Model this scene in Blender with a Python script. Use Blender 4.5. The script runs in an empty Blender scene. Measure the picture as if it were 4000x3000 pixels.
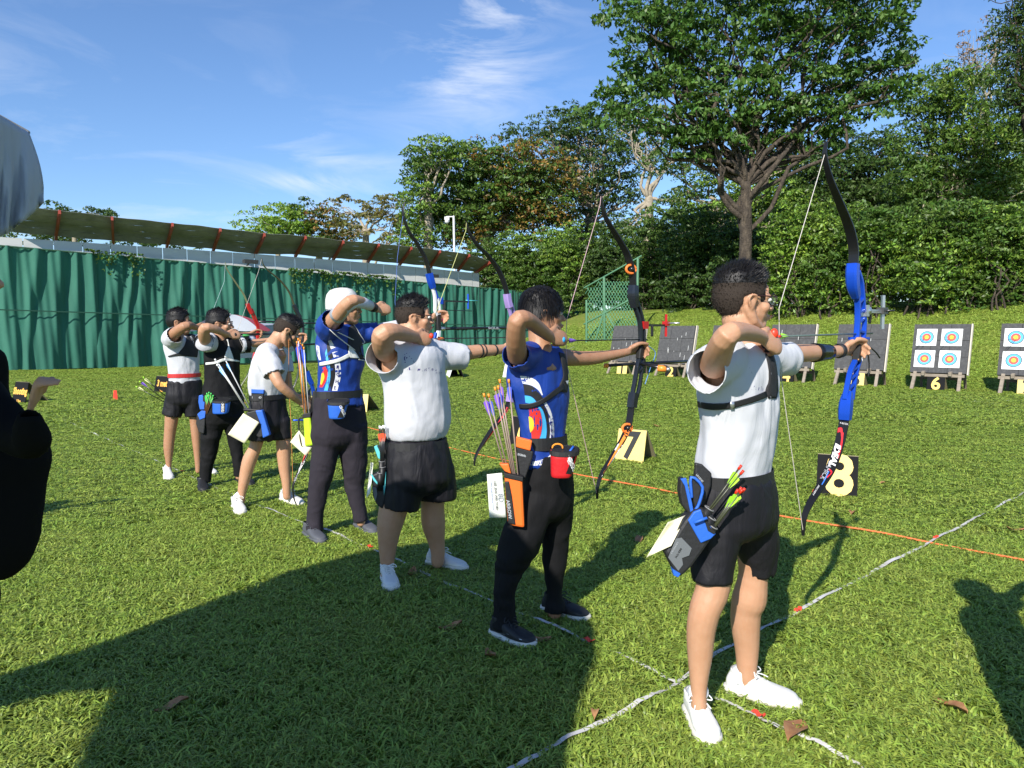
import bpy, bmesh, math, random
import numpy as np
from mathutils import Vector, Matrix
from mathutils.bvhtree import BVHTree
sc = bpy.context.scene
col = sc.collection
rad = math.radians
R_ = random.Random(7)
NP = np.random.default_rng(11)
# ---------------------------------------------------------------- camera
F, CU, CV, H0, PITCH = 2803.0, 2000.0, 1500.0, 1.46, rad(4.1)
cam_d = bpy.data.cameras.new('camera'); cam = bpy.data.objects.new('camera', cam_d); col.objects.link(cam)
cam.location = (0, 0, H0); cam.rotation_euler = (math.pi/2 - PITCH, 0, 0)
cam_d.sensor_width = 36; cam_d.lens = 36*F/4000; cam_d.clip_start = .05; cam_d.clip_end = 2000
sc.camera = cam
# ---------------------------------------------------------------- world, sun, exposure
SUN_AZ, SUN_EL = rad(204), rad(34)      # clockwise from +Y
w = bpy.data.worlds.new('World'); sc.world = w; w.use_nodes = True
nt = w.node_tree; nt.nodes.clear()
def N(t, nt_=None, **k):
    n = (nt_ or nt).nodes.new(t)
    for a, b in k.items(): setattr(n, a, b)
    return n
L = nt.links.new
out = N('ShaderNodeOutputWorld'); bg = N('ShaderNodeBackground'); L(bg.outputs[0], out.inputs[0])
sky = N('ShaderNodeTexSky', sky_type='NISHITA', sun_disc=False, sun_elevation=SUN_EL, sun_rotation=SUN_AZ,
        altitude=20, air_density=1.1, dust_density=.15, ozone_density=2.5)
bg.inputs[1].default_value = .10
geo = N('ShaderNodeTexCoord')
mp = N('ShaderNodeMapping'); mp.inputs['Scale'].default_value = (2.2, 2.2, 9); mp.inputs['Rotation'].default_value = (.1, .35, .2)
L(geo.outputs['Generated'], mp.inputs[0])
nz = N('ShaderNodeTexNoise'); nz.inputs['Scale'].default_value = 1.6; nz.inputs['Detail'].default_value = 9; nz.inputs['Roughness'].default_value = .62; nz.inputs['Distortion'].default_value = .9
L(mp.outputs[0], nz.inputs[0])
cr = N('ShaderNodeMapRange'); cr.inputs[1].default_value = .47; cr.inputs[2].default_value = .80; L(nz.outputs[0], cr.inputs[0])
def raydir(u, v):
    x, y = (u-CU)/F, -(v-CV)/F
    d = Vector((x, math.cos(PITCH)+y*math.sin(PITCH), -math.sin(PITCH)+y*math.cos(PITCH)))
    return d
acc = None
def mth(op, a, b=None, clamp=False):
    m = N('ShaderNodeMath', operation=op, use_clamp=clamp)
    for i, x in enumerate((a, b)):
        if x is None: continue
        if isinstance(x, (int, float)): m.inputs[i].default_value = x
        else: L(x, m.inputs[i])
    return m.outputs[0]
# wisps of cirrus: lobes of cloud cover (direction, width, height, amount)
for (u, v, sx, sz, amt) in [(1900, 40, .085, .05, 1.25), (1830, 310, .075, .05, 1.05), (1180, 512, .03, .012, .9), (1250, 605, .05, .012, 1.0), (1240, 715, .06, .010, 1.0),
                            (1480, 650, .06, .012, .5), (350, 620, .45, .12, .14), (900, 840, .25, .04, .3), (2300, 930, .3, .05, .2), (-1500, 300, .5, .2, .25), (5200, 500, .5, .2, .25)]:
    d = raydir(u, v).normalized()
    sub = N('ShaderNodeVectorMath', operation='SUBTRACT'); L(geo.outputs['Generated'], sub.inputs[0]); sub.inputs[1].default_value = d
    # project on tangent right / up
    rgt = d.cross(Vector((0, 0, 1))).normalized(); upv = rgt.cross(d)
    da = N('ShaderNodeVectorMath', operation='DOT_PRODUCT'); L(sub.outputs[0], da.inputs[0]); da.inputs[1].default_value = rgt/sx
    db = N('ShaderNodeVectorMath', operation='DOT_PRODUCT'); L(sub.outputs[0], db.inputs[0]); db.inputs[1].default_value = upv/sz
    dc = N('ShaderNodeVectorMath', operation='DOT_PRODUCT'); L(sub.outputs[0], dc.inputs[0]); dc.inputs[1].default_value = d*1.2
    r2 = mth('ADD', mth('ADD', mth('POWER', mth('ABSOLUTE', da.outputs['Value']), 2), mth('POWER', mth('ABSOLUTE', db.outputs['Value']), 2)), mth('POWER', mth('ABSOLUTE', dc.outputs['Value']), 2))
    g = mth('MULTIPLY', mth('EXPONENT', mth('MULTIPLY', r2, -1.0)), amt)
    acc = g if acc is None else mth('ADD', acc, g)
base = mth('MULTIPLY', cr.outputs[0], .03)
f = mth('ADD', mth('MULTIPLY', acc, cr.outputs[0]), base, True)
mix = N('ShaderNodeMixRGB'); L(f, mix.inputs[0]); mix.inputs[2].default_value = (7.2, 7.6, 8.4, 1)
tint = N('ShaderNodeMixRGB', blend_type='MULTIPLY'); tint.inputs[0].default_value = 1; tint.inputs[2].default_value = (.80, .97, 1.22, 1)
L(sky.outputs[0], tint.inputs[1]); L(tint.outputs[0], mix.inputs[1]); L(mix.outputs[0], bg.inputs[0])
sd = bpy.data.lights.new('sun', 'SUN'); sun = bpy.data.objects.new('sun', sd); col.objects.link(sun)
sd.energy = 5.0; sd.angle = rad(.53); sd.color = (1, .945, .86)
sdir = Vector((math.sin(SUN_AZ)*math.cos(SUN_EL), math.cos(SUN_AZ)*math.cos(SUN_EL), math.sin(SUN_EL)))
sun.rotation_euler = sdir.to_track_quat('Z', 'Y').to_euler(); sun.location = (-5, -12, 12)
vs = sc.view_settings; vs.view_transform = 'Standard'; vs.look = 'None'; vs.gamma = 1; vs.exposure = .5; vs.use_curve_mapping = False
sc.cycles.max_bounces = 6; sc.cycles.transparent_max_bounces = 12; sc.cycles.use_denoising = True
# ---------------------------------------------------------------- pixel -> place helpers
CAM = Vector((0, 0, H0)); FWD = Vector((0, math.cos(PITCH), -math.sin(PITCH)))
S_AZ = rad(48.0)
SD = Vector((math.sin(S_AZ), math.cos(S_AZ), 0))          # shooting direction
CD = Vector((math.cos(S_AZ), -math.sin(S_AZ), 0))         # chest direction of a right handed archer
UP = Vector((0, 0, 1))
def azv(a): return Vector((math.sin(rad(a)), math.cos(rad(a)), 0))
def P(u, v, Y):
    d = raydir(u, v); return CAM + d*(Y/d.y)
def G(u, v, z=0.0):
    d = raydir(u, v); return CAM + d*((z-H0)/d.z)
def PV(u, v, p0, dr=SD):
    n = Vector((dr.y, -dr.x, 0)); d = raydir(u, v); return CAM + d*(n.dot(p0-CAM)/n.dot(d))
def ppm(p): return F/((p-CAM).dot(FWD))
# ---------------------------------------------------------------- materials
MAT = {}
def mat(name, rgb, rough=.6, metal=0, spec=.5, noise=None, bump=None, trans=0, sheen=0, clear=0, island=0, alpha=1, coord='Object', emis=None, sss=0):
    if name in MAT: return MAT[name]
    m = bpy.data.materials.new(name); MAT[name] = m; m.use_nodes = True; t = m.node_tree
    b = t.nodes['Principled BSDF']; lk = t.links.new
    b.inputs['Base Color'].default_value = (*rgb, 1); b.inputs['Roughness'].default_value = rough; b.inputs['Metallic'].default_value = metal
    b.inputs['Specular IOR Level'].default_value = spec; b.inputs['Sheen Weight'].default_value = sheen; b.inputs['Coat Weight'].default_value = clear
    if sss: b.inputs['Subsurface Weight'].default_value = sss; b.inputs['Subsurface Radius'].default_value = (.012, .005, .003); b.inputs['Subsurface Scale'].default_value = 1
    tc = t.nodes.new('ShaderNodeTexCoord'); cur = None
    if noise:            # (scale, rgb2, lo, hi, detail)
        sc_, c2, lo, hi = noise[:4]
        n = t.nodes.new('ShaderNodeTexNoise'); n.inputs['Scale'].default_value = sc_ if not isinstance(sc_, tuple) else 1; n.inputs['Detail'].default_value = 6; n.inputs['Roughness'].default_value = .65
        if isinstance(sc_, tuple):
            q = t.nodes.new('ShaderNodeMapping'); q.inputs['Scale'].default_value = sc_; lk(tc.outputs[coord], q.inputs[0]); lk(q.outputs[0], n.inputs[0])
        else: lk(tc.outputs[coord], n.inputs[0])
        r = t.nodes.new('ShaderNodeMapRange'); r.inputs[1].default_value = lo; r.inputs[2].default_value = hi; lk(n.outputs[0], r.inputs[0])
        x = t.nodes.new('ShaderNodeMixRGB'); x.inputs[1].default_value = (*rgb, 1); x.inputs[2].default_value = (*c2, 1); lk(r.outputs[0], x.inputs[0]); cur = x.outputs[0]
    if island:
        g = t.nodes.new('ShaderNodeNewGeometry'); r = t.nodes.new('ShaderNodeMapRange'); r.inputs[3].default_value = 1-island; r.inputs[4].default_value = 1+island; lk(g.outputs['Random Per Island'], r.inputs[0])
        x = t.nodes.new('ShaderNodeHueSaturation'); lk(r.outputs[0], x.inputs['Value'])
        r2 = t.nodes.new('ShaderNodeMapRange'); r2.inputs[3].default_value = .5-.03*min(1, island*2); r2.inputs[4].default_value = .5+.012; 
        m7 = t.nodes.new('ShaderNodeMath'); m7.operation = 'MULTIPLY'; m7.inputs[1].default_value = 7.13; fr = t.nodes.new('ShaderNodeMath'); fr.operation = 'FRACT'
        lk(g.outputs['Random Per Island'], m7.inputs[0]); lk(m7.outputs[0], fr.inputs[0]); lk(fr.outputs[0], r2.inputs[0]); lk(r2.outputs[0], x.inputs['Hue'])
        if cur: lk(cur, x.inputs['Color'])
        else: x.inputs['Color'].default_value = (*rgb, 1)
        cur = x.outputs[0]
    if cur: lk(cur, b.inputs['Base Color'])
    if bump:             # (scale, strength, distance[, stretch])
        n = t.nodes.new('ShaderNodeTexNoise'); n.inputs['Scale'].default_value = bump[0]; n.inputs['Detail'].default_value = 4
        if len(bump) > 3:
            q = t.nodes.new('ShaderNodeMapping'); q.inputs['Scale'].default_value = bump[3]; lk(tc.outputs[coord], q.inputs[0]); lk(q.outputs[0], n.inputs[0]); n.inputs['Distortion'].default_value = 1.2
        else: lk(tc.outputs[coord], n.inputs[0])
        bp = t.nodes.new('ShaderNodeBump'); bp.inputs['Strength'].default_value = bump[1]; bp.inputs['Distance'].default_value = bump[2]
        lk(n.outputs[0], bp.inputs['Height']); lk(bp.outputs[0], b.inputs['Normal'])
    if trans:
        tr = t.nodes.new('ShaderNodeBsdfTranslucent'); 
        if cur: lk(cur, tr.inputs[0])
        else: tr.inputs[0].default_value = (*rgb, 1)
        mx = t.nodes.new('ShaderNodeMixShader'); mx.inputs[0].default_value = trans; o = t.nodes['Material Output']
        lk(b.outputs[0], mx.inputs[1]); lk(tr.outputs[0], mx.inputs[2]); lk(mx.outputs[0], o.inputs[0])
    return m
# ---------------------------------------------------------------- object helpers
def tag(o, label=None, cat=None, group=None, kind=None):
    if label: o['label'] = label
    if cat: o['category'] = cat
    if group: o['group'] = group
    if kind: o['kind'] = kind
    return o
def empty(name, loc, label, cat, group=None):
    o = bpy.data.objects.new(name, None); o.empty_display_size = .1; o.location = loc; col.objects.link(o); return tag(o, label, cat, group)
def par(o, parent):
    if parent is not None:
        o.parent = parent
        if parent.type == 'EMPTY': o.matrix_parent_inverse = Matrix.Translation(parent.location).inverted()
    return o
def mkmesh(name, V, Fc, mats, smooth=False, mi=None):
    me = bpy.data.meshes.new(name); V = np.asarray(V, dtype=np.float32)
    if isinstance(Fc, np.ndarray) and Fc.ndim == 2:
        nf, k = Fc.shape
        me.vertices.add(len(V)); me.vertices.foreach_set('co', V.ravel())
        me.loops.add(nf*k); me.loops.foreach_set('vertex_index', Fc.astype(np.int32).ravel())
        me.polygons.add(nf); me.polygons.foreach_set('loop_start', np.arange(0, nf*k, k, dtype=np.int32)); me.polygons.foreach_set('loop_total', np.full(nf, k, dtype=np.int32))
        me.update(calc_edges=True)
    else:
        me.from_pydata([tuple(map(float, v)) for v in V], [], [tuple(int(i) for i in f) for f in Fc])
    for m in (mats if isinstance(mats, (list, tuple)) else [mats]): me.materials.append(m)
    if mi is not None: me.polygons.foreach_set('material_index', np.asarray(mi, dtype=np.int32))
    if smooth: me.polygons.foreach_set('use_smooth', np.ones(len(me.polygons), dtype=bool))
    me.update(); return me
def obj(name, V, Fc, m, parent=None, smooth=False, mi=None, **k):
    o = bpy.data.objects.new(name, mkmesh(name, V, Fc, m, smooth, mi)); col.objects.link(o)
    par(o, parent); tag(o, **k); return o
def join(parts):
    V, Fc, n = [], [], 0
    for v, f in parts:
        V += [tuple(x) for x in v]; Fc += [tuple(i+n for i in q) for q in f]; n += len(v)
    return V, Fc
def box(c, sx, sy, sz, ax=None):
    ax = ax or (Vector((1, 0, 0)), Vector((0, 1, 0)), UP); c = Vector(c)
    V = [c + ax[0]*(sx/2*i) + ax[1]*(sy/2*j) + ax[2]*(sz/2*k) for i in (-1, 1) for j in (-1, 1) for k in (-1, 1)]
    return V, [(0, 1, 3, 2), (4, 6, 7, 5), (0, 4, 5, 1), (2, 3, 7, 6), (0, 2, 6, 4), (1, 5, 7, 3)]
def bar(a, b, wd, th, side=None):
    a, b = Vector(a), Vector(b); d = (b-a).normalized(); s = side or d.cross(UP)
    if s.length < 1e-4: s = Vector((1, 0, 0))
    s = (s - d*s.dot(d)).normalized(); n = d.cross(s)
    return box((a+b)/2, (b-a).length, wd, th, (d, s, n))
def crom(pts, sub):
    p = [np.array(x, float) for x in pts]; 
    if len(p) < 3 or sub < 2: return p
    q = [2*p[0]-p[1]] + p + [2*p[-1]-p[-2]]; o = []
    for i in range(1, len(q)-2):
        for k in range(sub):
            t = k/sub; a, b, c, d = q[i-1:i+3]
            o.append(.5*((2*b)+(-a+c)*t+(2*a-5*b+4*c-d)*t*t+(-a+3*b-3*c+d)*t**3))
    o.append(p[-1]); return o
def tube(pts, radii, n=10, sub=1, cap=True, flat=1.0, fdir=None, roundcap=True):
    """closed tube; flat scales the section along fdir"""
    if not hasattr(radii, '__len__'): radii = [radii]*len(pts)
    q = crom([(*p, r) for p, r in zip(pts, radii)], sub)
    P3 = [Vector(x[:3]) for x in q]; Rr = [max(x[3], 1e-4) for x in q]
    if cap and roundcap:
        d0 = (P3[0]-P3[1]).normalized(); d1 = (P3[-1]-P3[-2]).normalized(); r0, r1 = Rr[0], Rr[-1]; a0, a1 = P3[0], P3[-1]
        P3 = [a0+d0*r0*.92, a0+d0*r0*.6] + P3 + [a1+d1*r1*.6, a1+d1*r1*.92]; Rr = [r0*.35, r0*.8] + Rr + [r1*.8, r1*.35]
    V, Fc = [], []; pd = None; s = None
    for i, p in enumerate(P3):
        d = (P3[min(i+1, len(P3)-1)]-P3[max(i-1, 0)])
        d = d.normalized() if d.length > 1e-9 else pd
        if fdir is not None: s = Vector(fdir)
        elif s is None: s = UP if abs(d.z) < .9 else Vector((1, 0, 0))
        s = s - d*s.dot(d)
        if s.length < 1e-5: s = d.orthogonal()
        s.normalize(); t = d.cross(s); pd = d
        for k in range(n):
            a = 2*math.pi*k/n; V.append(p + s*(math.cos(a)*Rr[i]*flat) + t*(math.sin(a)*Rr[i]))
    m = len(P3)
    for i in range(m-1):
        for k in range(n):
            k2 = (k+1) % n; Fc.append((i*n+k, i*n+k2, (i+1)*n+k2, (i+1)*n+k))
    if cap:
        Fc.append(tuple(range(n-1, -1, -1))); Fc.append(tuple((m-1)*n+k for k in range(n)))
    return V, Fc
def loft(rings, n=24, cap=True, pw=1.0):
    """rings: (centre, axisA vector, axisB vector)"""
    V, Fc = [], []
    for c, a, b in rings:
        for k in range(n):
            t = 2*math.pi*k/n; x, y = math.cos(t), math.sin(t)
            if pw != 1: x = math.copysign(abs(x)**pw, x); y = math.copysign(abs(y)**pw, y)
            V.append(Vector(c)+Vector(a)*x+Vector(b)*y)
    m = len(rings)
    for i in range(m-1):
        for k in range(n):
            k2 = (k+1) % n; Fc.append((i*n+k, i*n+k2, (i+1)*n+k2, (i+1)*n+k))
    if cap: Fc.append(tuple(range(n-1, -1, -1))); Fc.append(tuple((m-1)*n+k for k in range(n)))
    return V, Fc
def ell(c, r, ax=None, n=14, m=9):
    ax = ax or (Vector((1, 0, 0)), Vector((0, 1, 0)), UP); c = Vector(c); rings = []
    for i in range(m):
        ph = -math.pi/2 + math.pi*(i+.5)/m; cz, rz = math.sin(ph), math.cos(ph)
        rings.append((c+ax[2]*(r[2]*cz*1.02), ax[0]*(r[0]*rz), ax[1]*(r[1]*rz)))
    return loft(rings, n)
def prism(poly, ext):
    """poly: list of 3D points, ext: extrusion vector (solid between poly and poly+ext)"""
    n = len(poly); V = [Vector(p) for p in poly] + [Vector(p)+ext for p in poly]
    return V, [tuple(range(n-1, -1, -1)), tuple(range(n, 2*n))] + [(i, (i+1) % n, (i+1) % n+n, i+n) for i in range(n)]
def ev_mesh(o):
    dg = bpy.context.evaluated_depsgraph_get(); dg.update()
    me = bpy.data.meshes.new_from_object(o.evaluated_get(dg)); return me
def fuse(name, parts, voxel, sm, m, parent=None, post=None, cuts=(), **k):
    V, Fc = join(parts); me = mkmesh('tmp', V, Fc, m)
    o = bpy.data.objects.new('tmp', me); col.objects.link(o)
    bm = bmesh.new(); bm.from_mesh(me); bmesh.ops.recalc_face_normals(bm, faces=bm.faces); bm.to_mesh(me); bm.free()
    r = o.modifiers.new('r', 'REMESH'); r.mode = 'VOXEL'; r.voxel_size = voxel; r.use_smooth_shade = True
    if sm: s = o.modifiers.new('s', 'SMOOTH'); s.factor = .5; s.iterations = sm
    me2 = ev_mesh(o); bpy.data.objects.remove(o); bpy.data.meshes.remove(me); me2.name = name
    nv = len(me2.vertices); co = np.empty(nv*3, np.float32); me2.vertices.foreach_get('co', co); co = co.reshape(-1, 3)
    if post is not None:
        no = np.empty(nv*3, np.float32); me2.vertices.foreach_get('normal', no); no = no.reshape(-1, 3)
        co = post(co, no); me2.vertices.foreach_set('co', co.astype(np.float32).ravel())
    if cuts:
        kill = np.zeros(nv, bool)
        for p, ax, rr in cuts:
            d = co-np.array(p); ax = np.array(Vector(ax).normalized()); al = d@ax; rd = np.linalg.norm(d-al[:, None]*ax, axis=1)
            kill |= (al > 0) & (rd < rr) & (al < rr*1.4)
        bm = bmesh.new(); bm.from_mesh(me2); bm.verts.ensure_lookup_table()
        bmesh.ops.delete(bm, geom=[bm.verts[i] for i in np.nonzero(kill)[0]], context='VERTS'); bm.to_mesh(me2); bm.free()
    if not me2.materials: me2.materials.append(m)
    me2.polygons.foreach_set('use_smooth', np.ones(len(me2.polygons), dtype=bool)); me2.update()
    o = bpy.data.objects.new(name, me2); col.objects.link(o); par(o, parent); tag(o, **k); return o
# vectorised value noise
_perm = NP.permutation(4096)
_val = NP.random(4096)*2-1
def vnoise(p):
    i = np.floor(p).astype(np.int64); f_ = p-i; f_ = f_*f_*(3-2*f_); o = 0
    for a in (0, 1):
        for b in (0, 1):
            for c in (0, 1):
                h = _perm[(_perm[(_perm[(i[:, 0]+a) & 4095]+i[:, 1]+b) & 4095]+i[:, 2]+c) & 4095]
                o = o + _val[h]*(f_[:, 0] if a else 1-f_[:, 0])*(f_[:, 1] if b else 1-f_[:, 1])*(f_[:, 2] if c else 1-f_[:, 2])
    return o
def fnoise(p, octv=3):
    o, a = 0, 1
    for k in range(octv): o = o+vnoise(p*2**k+17.3*k)*a; a *= .5
    return o
def txt(s, size=1.0, bold=0.0, sx=1.0, sub=0, shear=0):
    c = bpy.data.curves.new('t', 'FONT'); c.body = s; c.size = size; c.align_x = 'CENTER'; c.align_y = 'CENTER'; c.offset = bold; c.shear = shear; c.resolution_u = 3
    o = bpy.data.objects.new('t', c); col.objects.link(o); me = ev_mesh(o); bpy.data.objects.remove(o); bpy.data.curves.remove(c)
    V = [(v.co.x*sx, v.co.y) for v in me.vertices]; Fc = [tuple(p.vertices) for p in me.polygons]; bpy.data.meshes.remove(me); return V, Fc
def bvh(o):
    return BVHTree.FromPolygons([v.co.copy() for v in o.data.vertices], [tuple(p.vertices) for p in o.data.polygons])
def cast(tree, u, v, off=.002, fallY=3):
    d = raydir(u, v).normalized(); h = tree.ray_cast(CAM, d)
    if h[0] is None:
        h = tree.find_nearest(P(u, v, fallY)); p = h[0]; n = h[1]
    else: p, n = h[0], h[1]
    if n.dot(d) > 0: n = -n
    return p + n*off
def decal_text(name, tree, s, u0, v0, bx, by, m, parent, size=1, bold=.02, off=.002, shear=0, fallY=3):
    """bx: px vector of one text unit to the right, by: px vector of one unit up"""
    V, Fc = txt(s, size, bold, shear=shear)
    W_ = [cast(tree, u0+x*bx[0]+y*by[0], v0+x*bx[1]+y*by[1], off, fallY) for x, y in V]
    return obj(name, W_, Fc, m, parent)
def decal_strip(name, tree, A, B, m, parent, n=14, w_=4, off=.002, th=0, fallY=3):
    def rs(pl):
        q = crom([(*a, 0) for a in pl], 6); q = [x[:2] for x in q]; d = [0]
        for i in range(1, len(q)): d.append(d[-1]+np.linalg.norm(q[i]-q[i-1]))
        return [(np.interp(t*d[-1], d, [x[0] for x in q]), np.interp(t*d[-1], d, [x[1] for x in q])) for t in np.linspace(0, 1, n+1)]
    A, B = rs(A), rs(B); V, Fc = [], []
    for i in range(n+1):
        for j in range(w_+1):
            t = j/w_; V.append(cast(tree, A[i][0]*(1-t)+B[i][0]*t, A[i][1]*(1-t)+B[i][1]*t, off, fallY))
    for i in range(n):
        for j in range(w_): a = i*(w_+1)+j; Fc.append((a, a+1, a+w_+2, a+w_+1))
    o = obj(name, V, Fc, m, parent, smooth=True)
    if th: s = o.modifiers.new('s', 'SOLIDIFY'); s.thickness = th; s.offset = 0
    return o
# ================================================================= SETTING
K = 4000/2212                                        # measurements below are often taken on a 2212 px wide copy
def PD(u, v, Y): return P(u*K, v*K, Y)
def GD(u, v, z=0.0): return G(u*K, v*K, z)
FA = Vector((-19.0, 26.6, 0)); FL = 32.1             # foot of the curtain fence and its length
T2 = G(2629, 1475); T6 = G(3660, 1525)
TDIR = (T6-T2)/4
TN = Vector((-TDIR.y, TDIR.x, 0)).normalized()
def gz_np(x, y):
    t = (x-T2.x)*TN.x+(y-T2.y)*TN.y
    lat = (x-FA.x)*CD.x+(y-FA.y)*CD.y
    s = np.clip((t-1.3)/8.0, 0, 1); s = s*s*(3-2*s)*.55+s*.45
    m = np.clip((lat-3.0)/5.0, 0, 1); m = m*m*(3-2*m)
    hill = s*2.55 + np.clip((t-9.3)/40, 0, 1)*1.6
    p = np.stack([x*.35, y*.35, x*0], -1).reshape(-1, 3)
    n = vnoise(p).reshape(x.shape)*.03*np.clip((y-6)/15, 0, 1)
    return hill*m+n
def gz(x, y): return float(gz_np(np.array([x]), np.array([y]))[0])
def spaced(lo, hi, c, n, k):
    a = np.linspace(np.arcsinh((lo-c)/k), np.arcsinh((hi-c)/k), n); return c+k*np.sinh(a)
xs = spaced(-900, 900, 2, 260, 14); ys = spaced(-300, 1400, 16, 300, 16)
X, Y = np.meshgrid(xs, ys); Z = gz_np(X, Y)
V = np.stack([X, Y, Z], -1).reshape(-1, 3); nx = len(xs); a = np.arange((len(ys)-1)*nx).reshape(-1, nx)[:, :-1].ravel()
lawn_m = mat('lawn soil and thatch', (.13, .18, .03), .95, noise=(.9, (.19, .22, .045), .35, .7), bump=(55, .9, .03), spec=.1)
tn_ = lawn_m.node_tree; b_ = tn_.nodes['Principled BSDF']   # dry leaf litter speckle on the bank
tcn = tn_.nodes.new('ShaderNodeTexCoord'); vz = tn_.nodes.new('ShaderNodeTexVoronoi'); vz.inputs['Scale'].default_value = 4.2; tn_.links.new(tcn.outputs['Object'], vz.inputs[0])
lt = tn_.nodes.new('ShaderNodeMath'); lt.operation = 'LESS_THAN'; lt.inputs[1].default_value = .22; tn_.links.new(vz.outputs['Distance'], lt.inputs[0])
sx_ = tn_.nodes.new('ShaderNodeSeparateXYZ'); tn_.links.new(tcn.outputs['Object'], sx_.inputs[0])
zr = tn_.nodes.new('ShaderNodeMapRange'); zr.inputs[1].default_value = .5; zr.inputs[2].default_value = 2.2; zr.inputs[4].default_value = .9; tn_.links.new(sx_.outputs[2], zr.inputs[0])
mm = tn_.nodes.new('ShaderNodeMath'); mm.operation = 'MULTIPLY'; tn_.links.new(lt.outputs[0], mm.inputs[0]); tn_.links.new(zr.outputs[0], mm.inputs[1])
mxn = tn_.nodes.new('ShaderNodeMixRGB'); mxn.inputs[2].default_value = (.30, .20, .08, 1); old = b_.inputs['Base Color'].links[0].from_socket
tn_.links.new(old, mxn.inputs[1]); tn_.links.new(mm.outputs[0], mxn.inputs[0]); tn_.links.new(mxn.outputs[0], b_.inputs['Base Color'])
ground = obj('ground', V, np.stack([a, a+1, a+nx+1, a+nx], -1), lawn_m, smooth=True, kind='structure')
# ---------------------------------------------------------------- grass blades
def blade_tile(name, size, n, ln, wd, ht, seg, m):
    rng = NP; base = np.stack([rng.random(n)*size-size/2, rng.random(n)*size-size/2, np.zeros(n)], -1)
    # tufts
    tc = np.stack([rng.random(n//9+1)*size-size/2, rng.random(n//9+1)*size-size/2, np.zeros(n//9+1)], -1)
    k = rng.integers(0, len(tc), n); sel = rng.random(n) < .72; base[sel] = tc[k[sel]]+rng.normal(0, .009, (sel.sum(), 3))*[1, 1, 0]
    a = rng.random(n)*2*np.pi; d = np.stack([np.cos(a), np.sin(a), 0*a], -1); s = np.stack([-np.sin(a), np.cos(a), 0*a], -1)
    Ln = ln*(.55+.8*rng.random(n)); Hh = ht*(.45+.9*rng.random(n)); Wd = wd*(.65+.7*rng.random(n)); tw = rng.normal(0, .5, n)
    Vv = []
    for i in range(seg+1):
        t = i/seg; x = Ln*t*(.45+.55*t); z = Hh*np.sin(min(1, t*1.15)*np.pi*.62)/np.sin(np.pi*.5)+.0
        wdt = Wd*(1-t**2.2)*(.55+.9*t*(1-t)*2)
        c = base+d*x[:, None]+np.array([0, 0, 1])*z[:, None]
        sv = s*np.cos(tw*t)[:, None]+np.array([0, 0, 1])*np.sin(tw*t)[:, None]
        if i < seg: Vv += [c-sv*(wdt/2)[:, None], c+sv*(wdt/2)[:, None]]
        else: Vv += [c]
    Vv = np.stack(Vv, 1); kk = Vv.shape[1]; Vv = Vv.reshape(-1, 3); b = np.arange(n)*kk; Fc = []
    for i in range(seg-1): Fc.append(np.stack([b+2*i, b+2*i+1, b+2*i+3, b+2*i+2], -1))
    tri = np.stack([b+2*seg-2, b+2*seg-1, b+2*seg], -1); q = np.concatenate(Fc) if Fc else np.zeros((0, 4), int)
    q = np.concatenate([np.concatenate([q, np.zeros((0, 4), int)])]); 
    me = bpy.data.meshes.new(name); me.vertices.add(len(Vv)); me.vertices.foreach_set('co', Vv.astype(np.float32).ravel())
    li = np.concatenate([q.ravel(), tri.ravel()]); me.loops.add(len(li)); me.loops.foreach_set('vertex_index', li.astype(np.int32))
    st = np.concatenate([np.arange(len(q))*4, len(q)*4+np.arange(len(tri))*3]); me.polygons.add(len(st)); me.polygons.foreach_set('loop_start', st.astype(np.int32))
    me.polygons.foreach_set('loop_total', np.concatenate([np.full(len(q), 4), np.full(len(tri), 3)]).astype(np.int32)); me.update(calc_edges=True)
    me.materials.append(m); me.polygons.foreach_set('use_smooth', np.ones(len(st), bool))
    return bpy.data.objects.new(name, me)
grass_m = mat('grass blade', (.27, .39, .06), .45, noise=(.55, (.34, .42, .08), .42, .68), trans=.35, island=.33, spec=.45)
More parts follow.
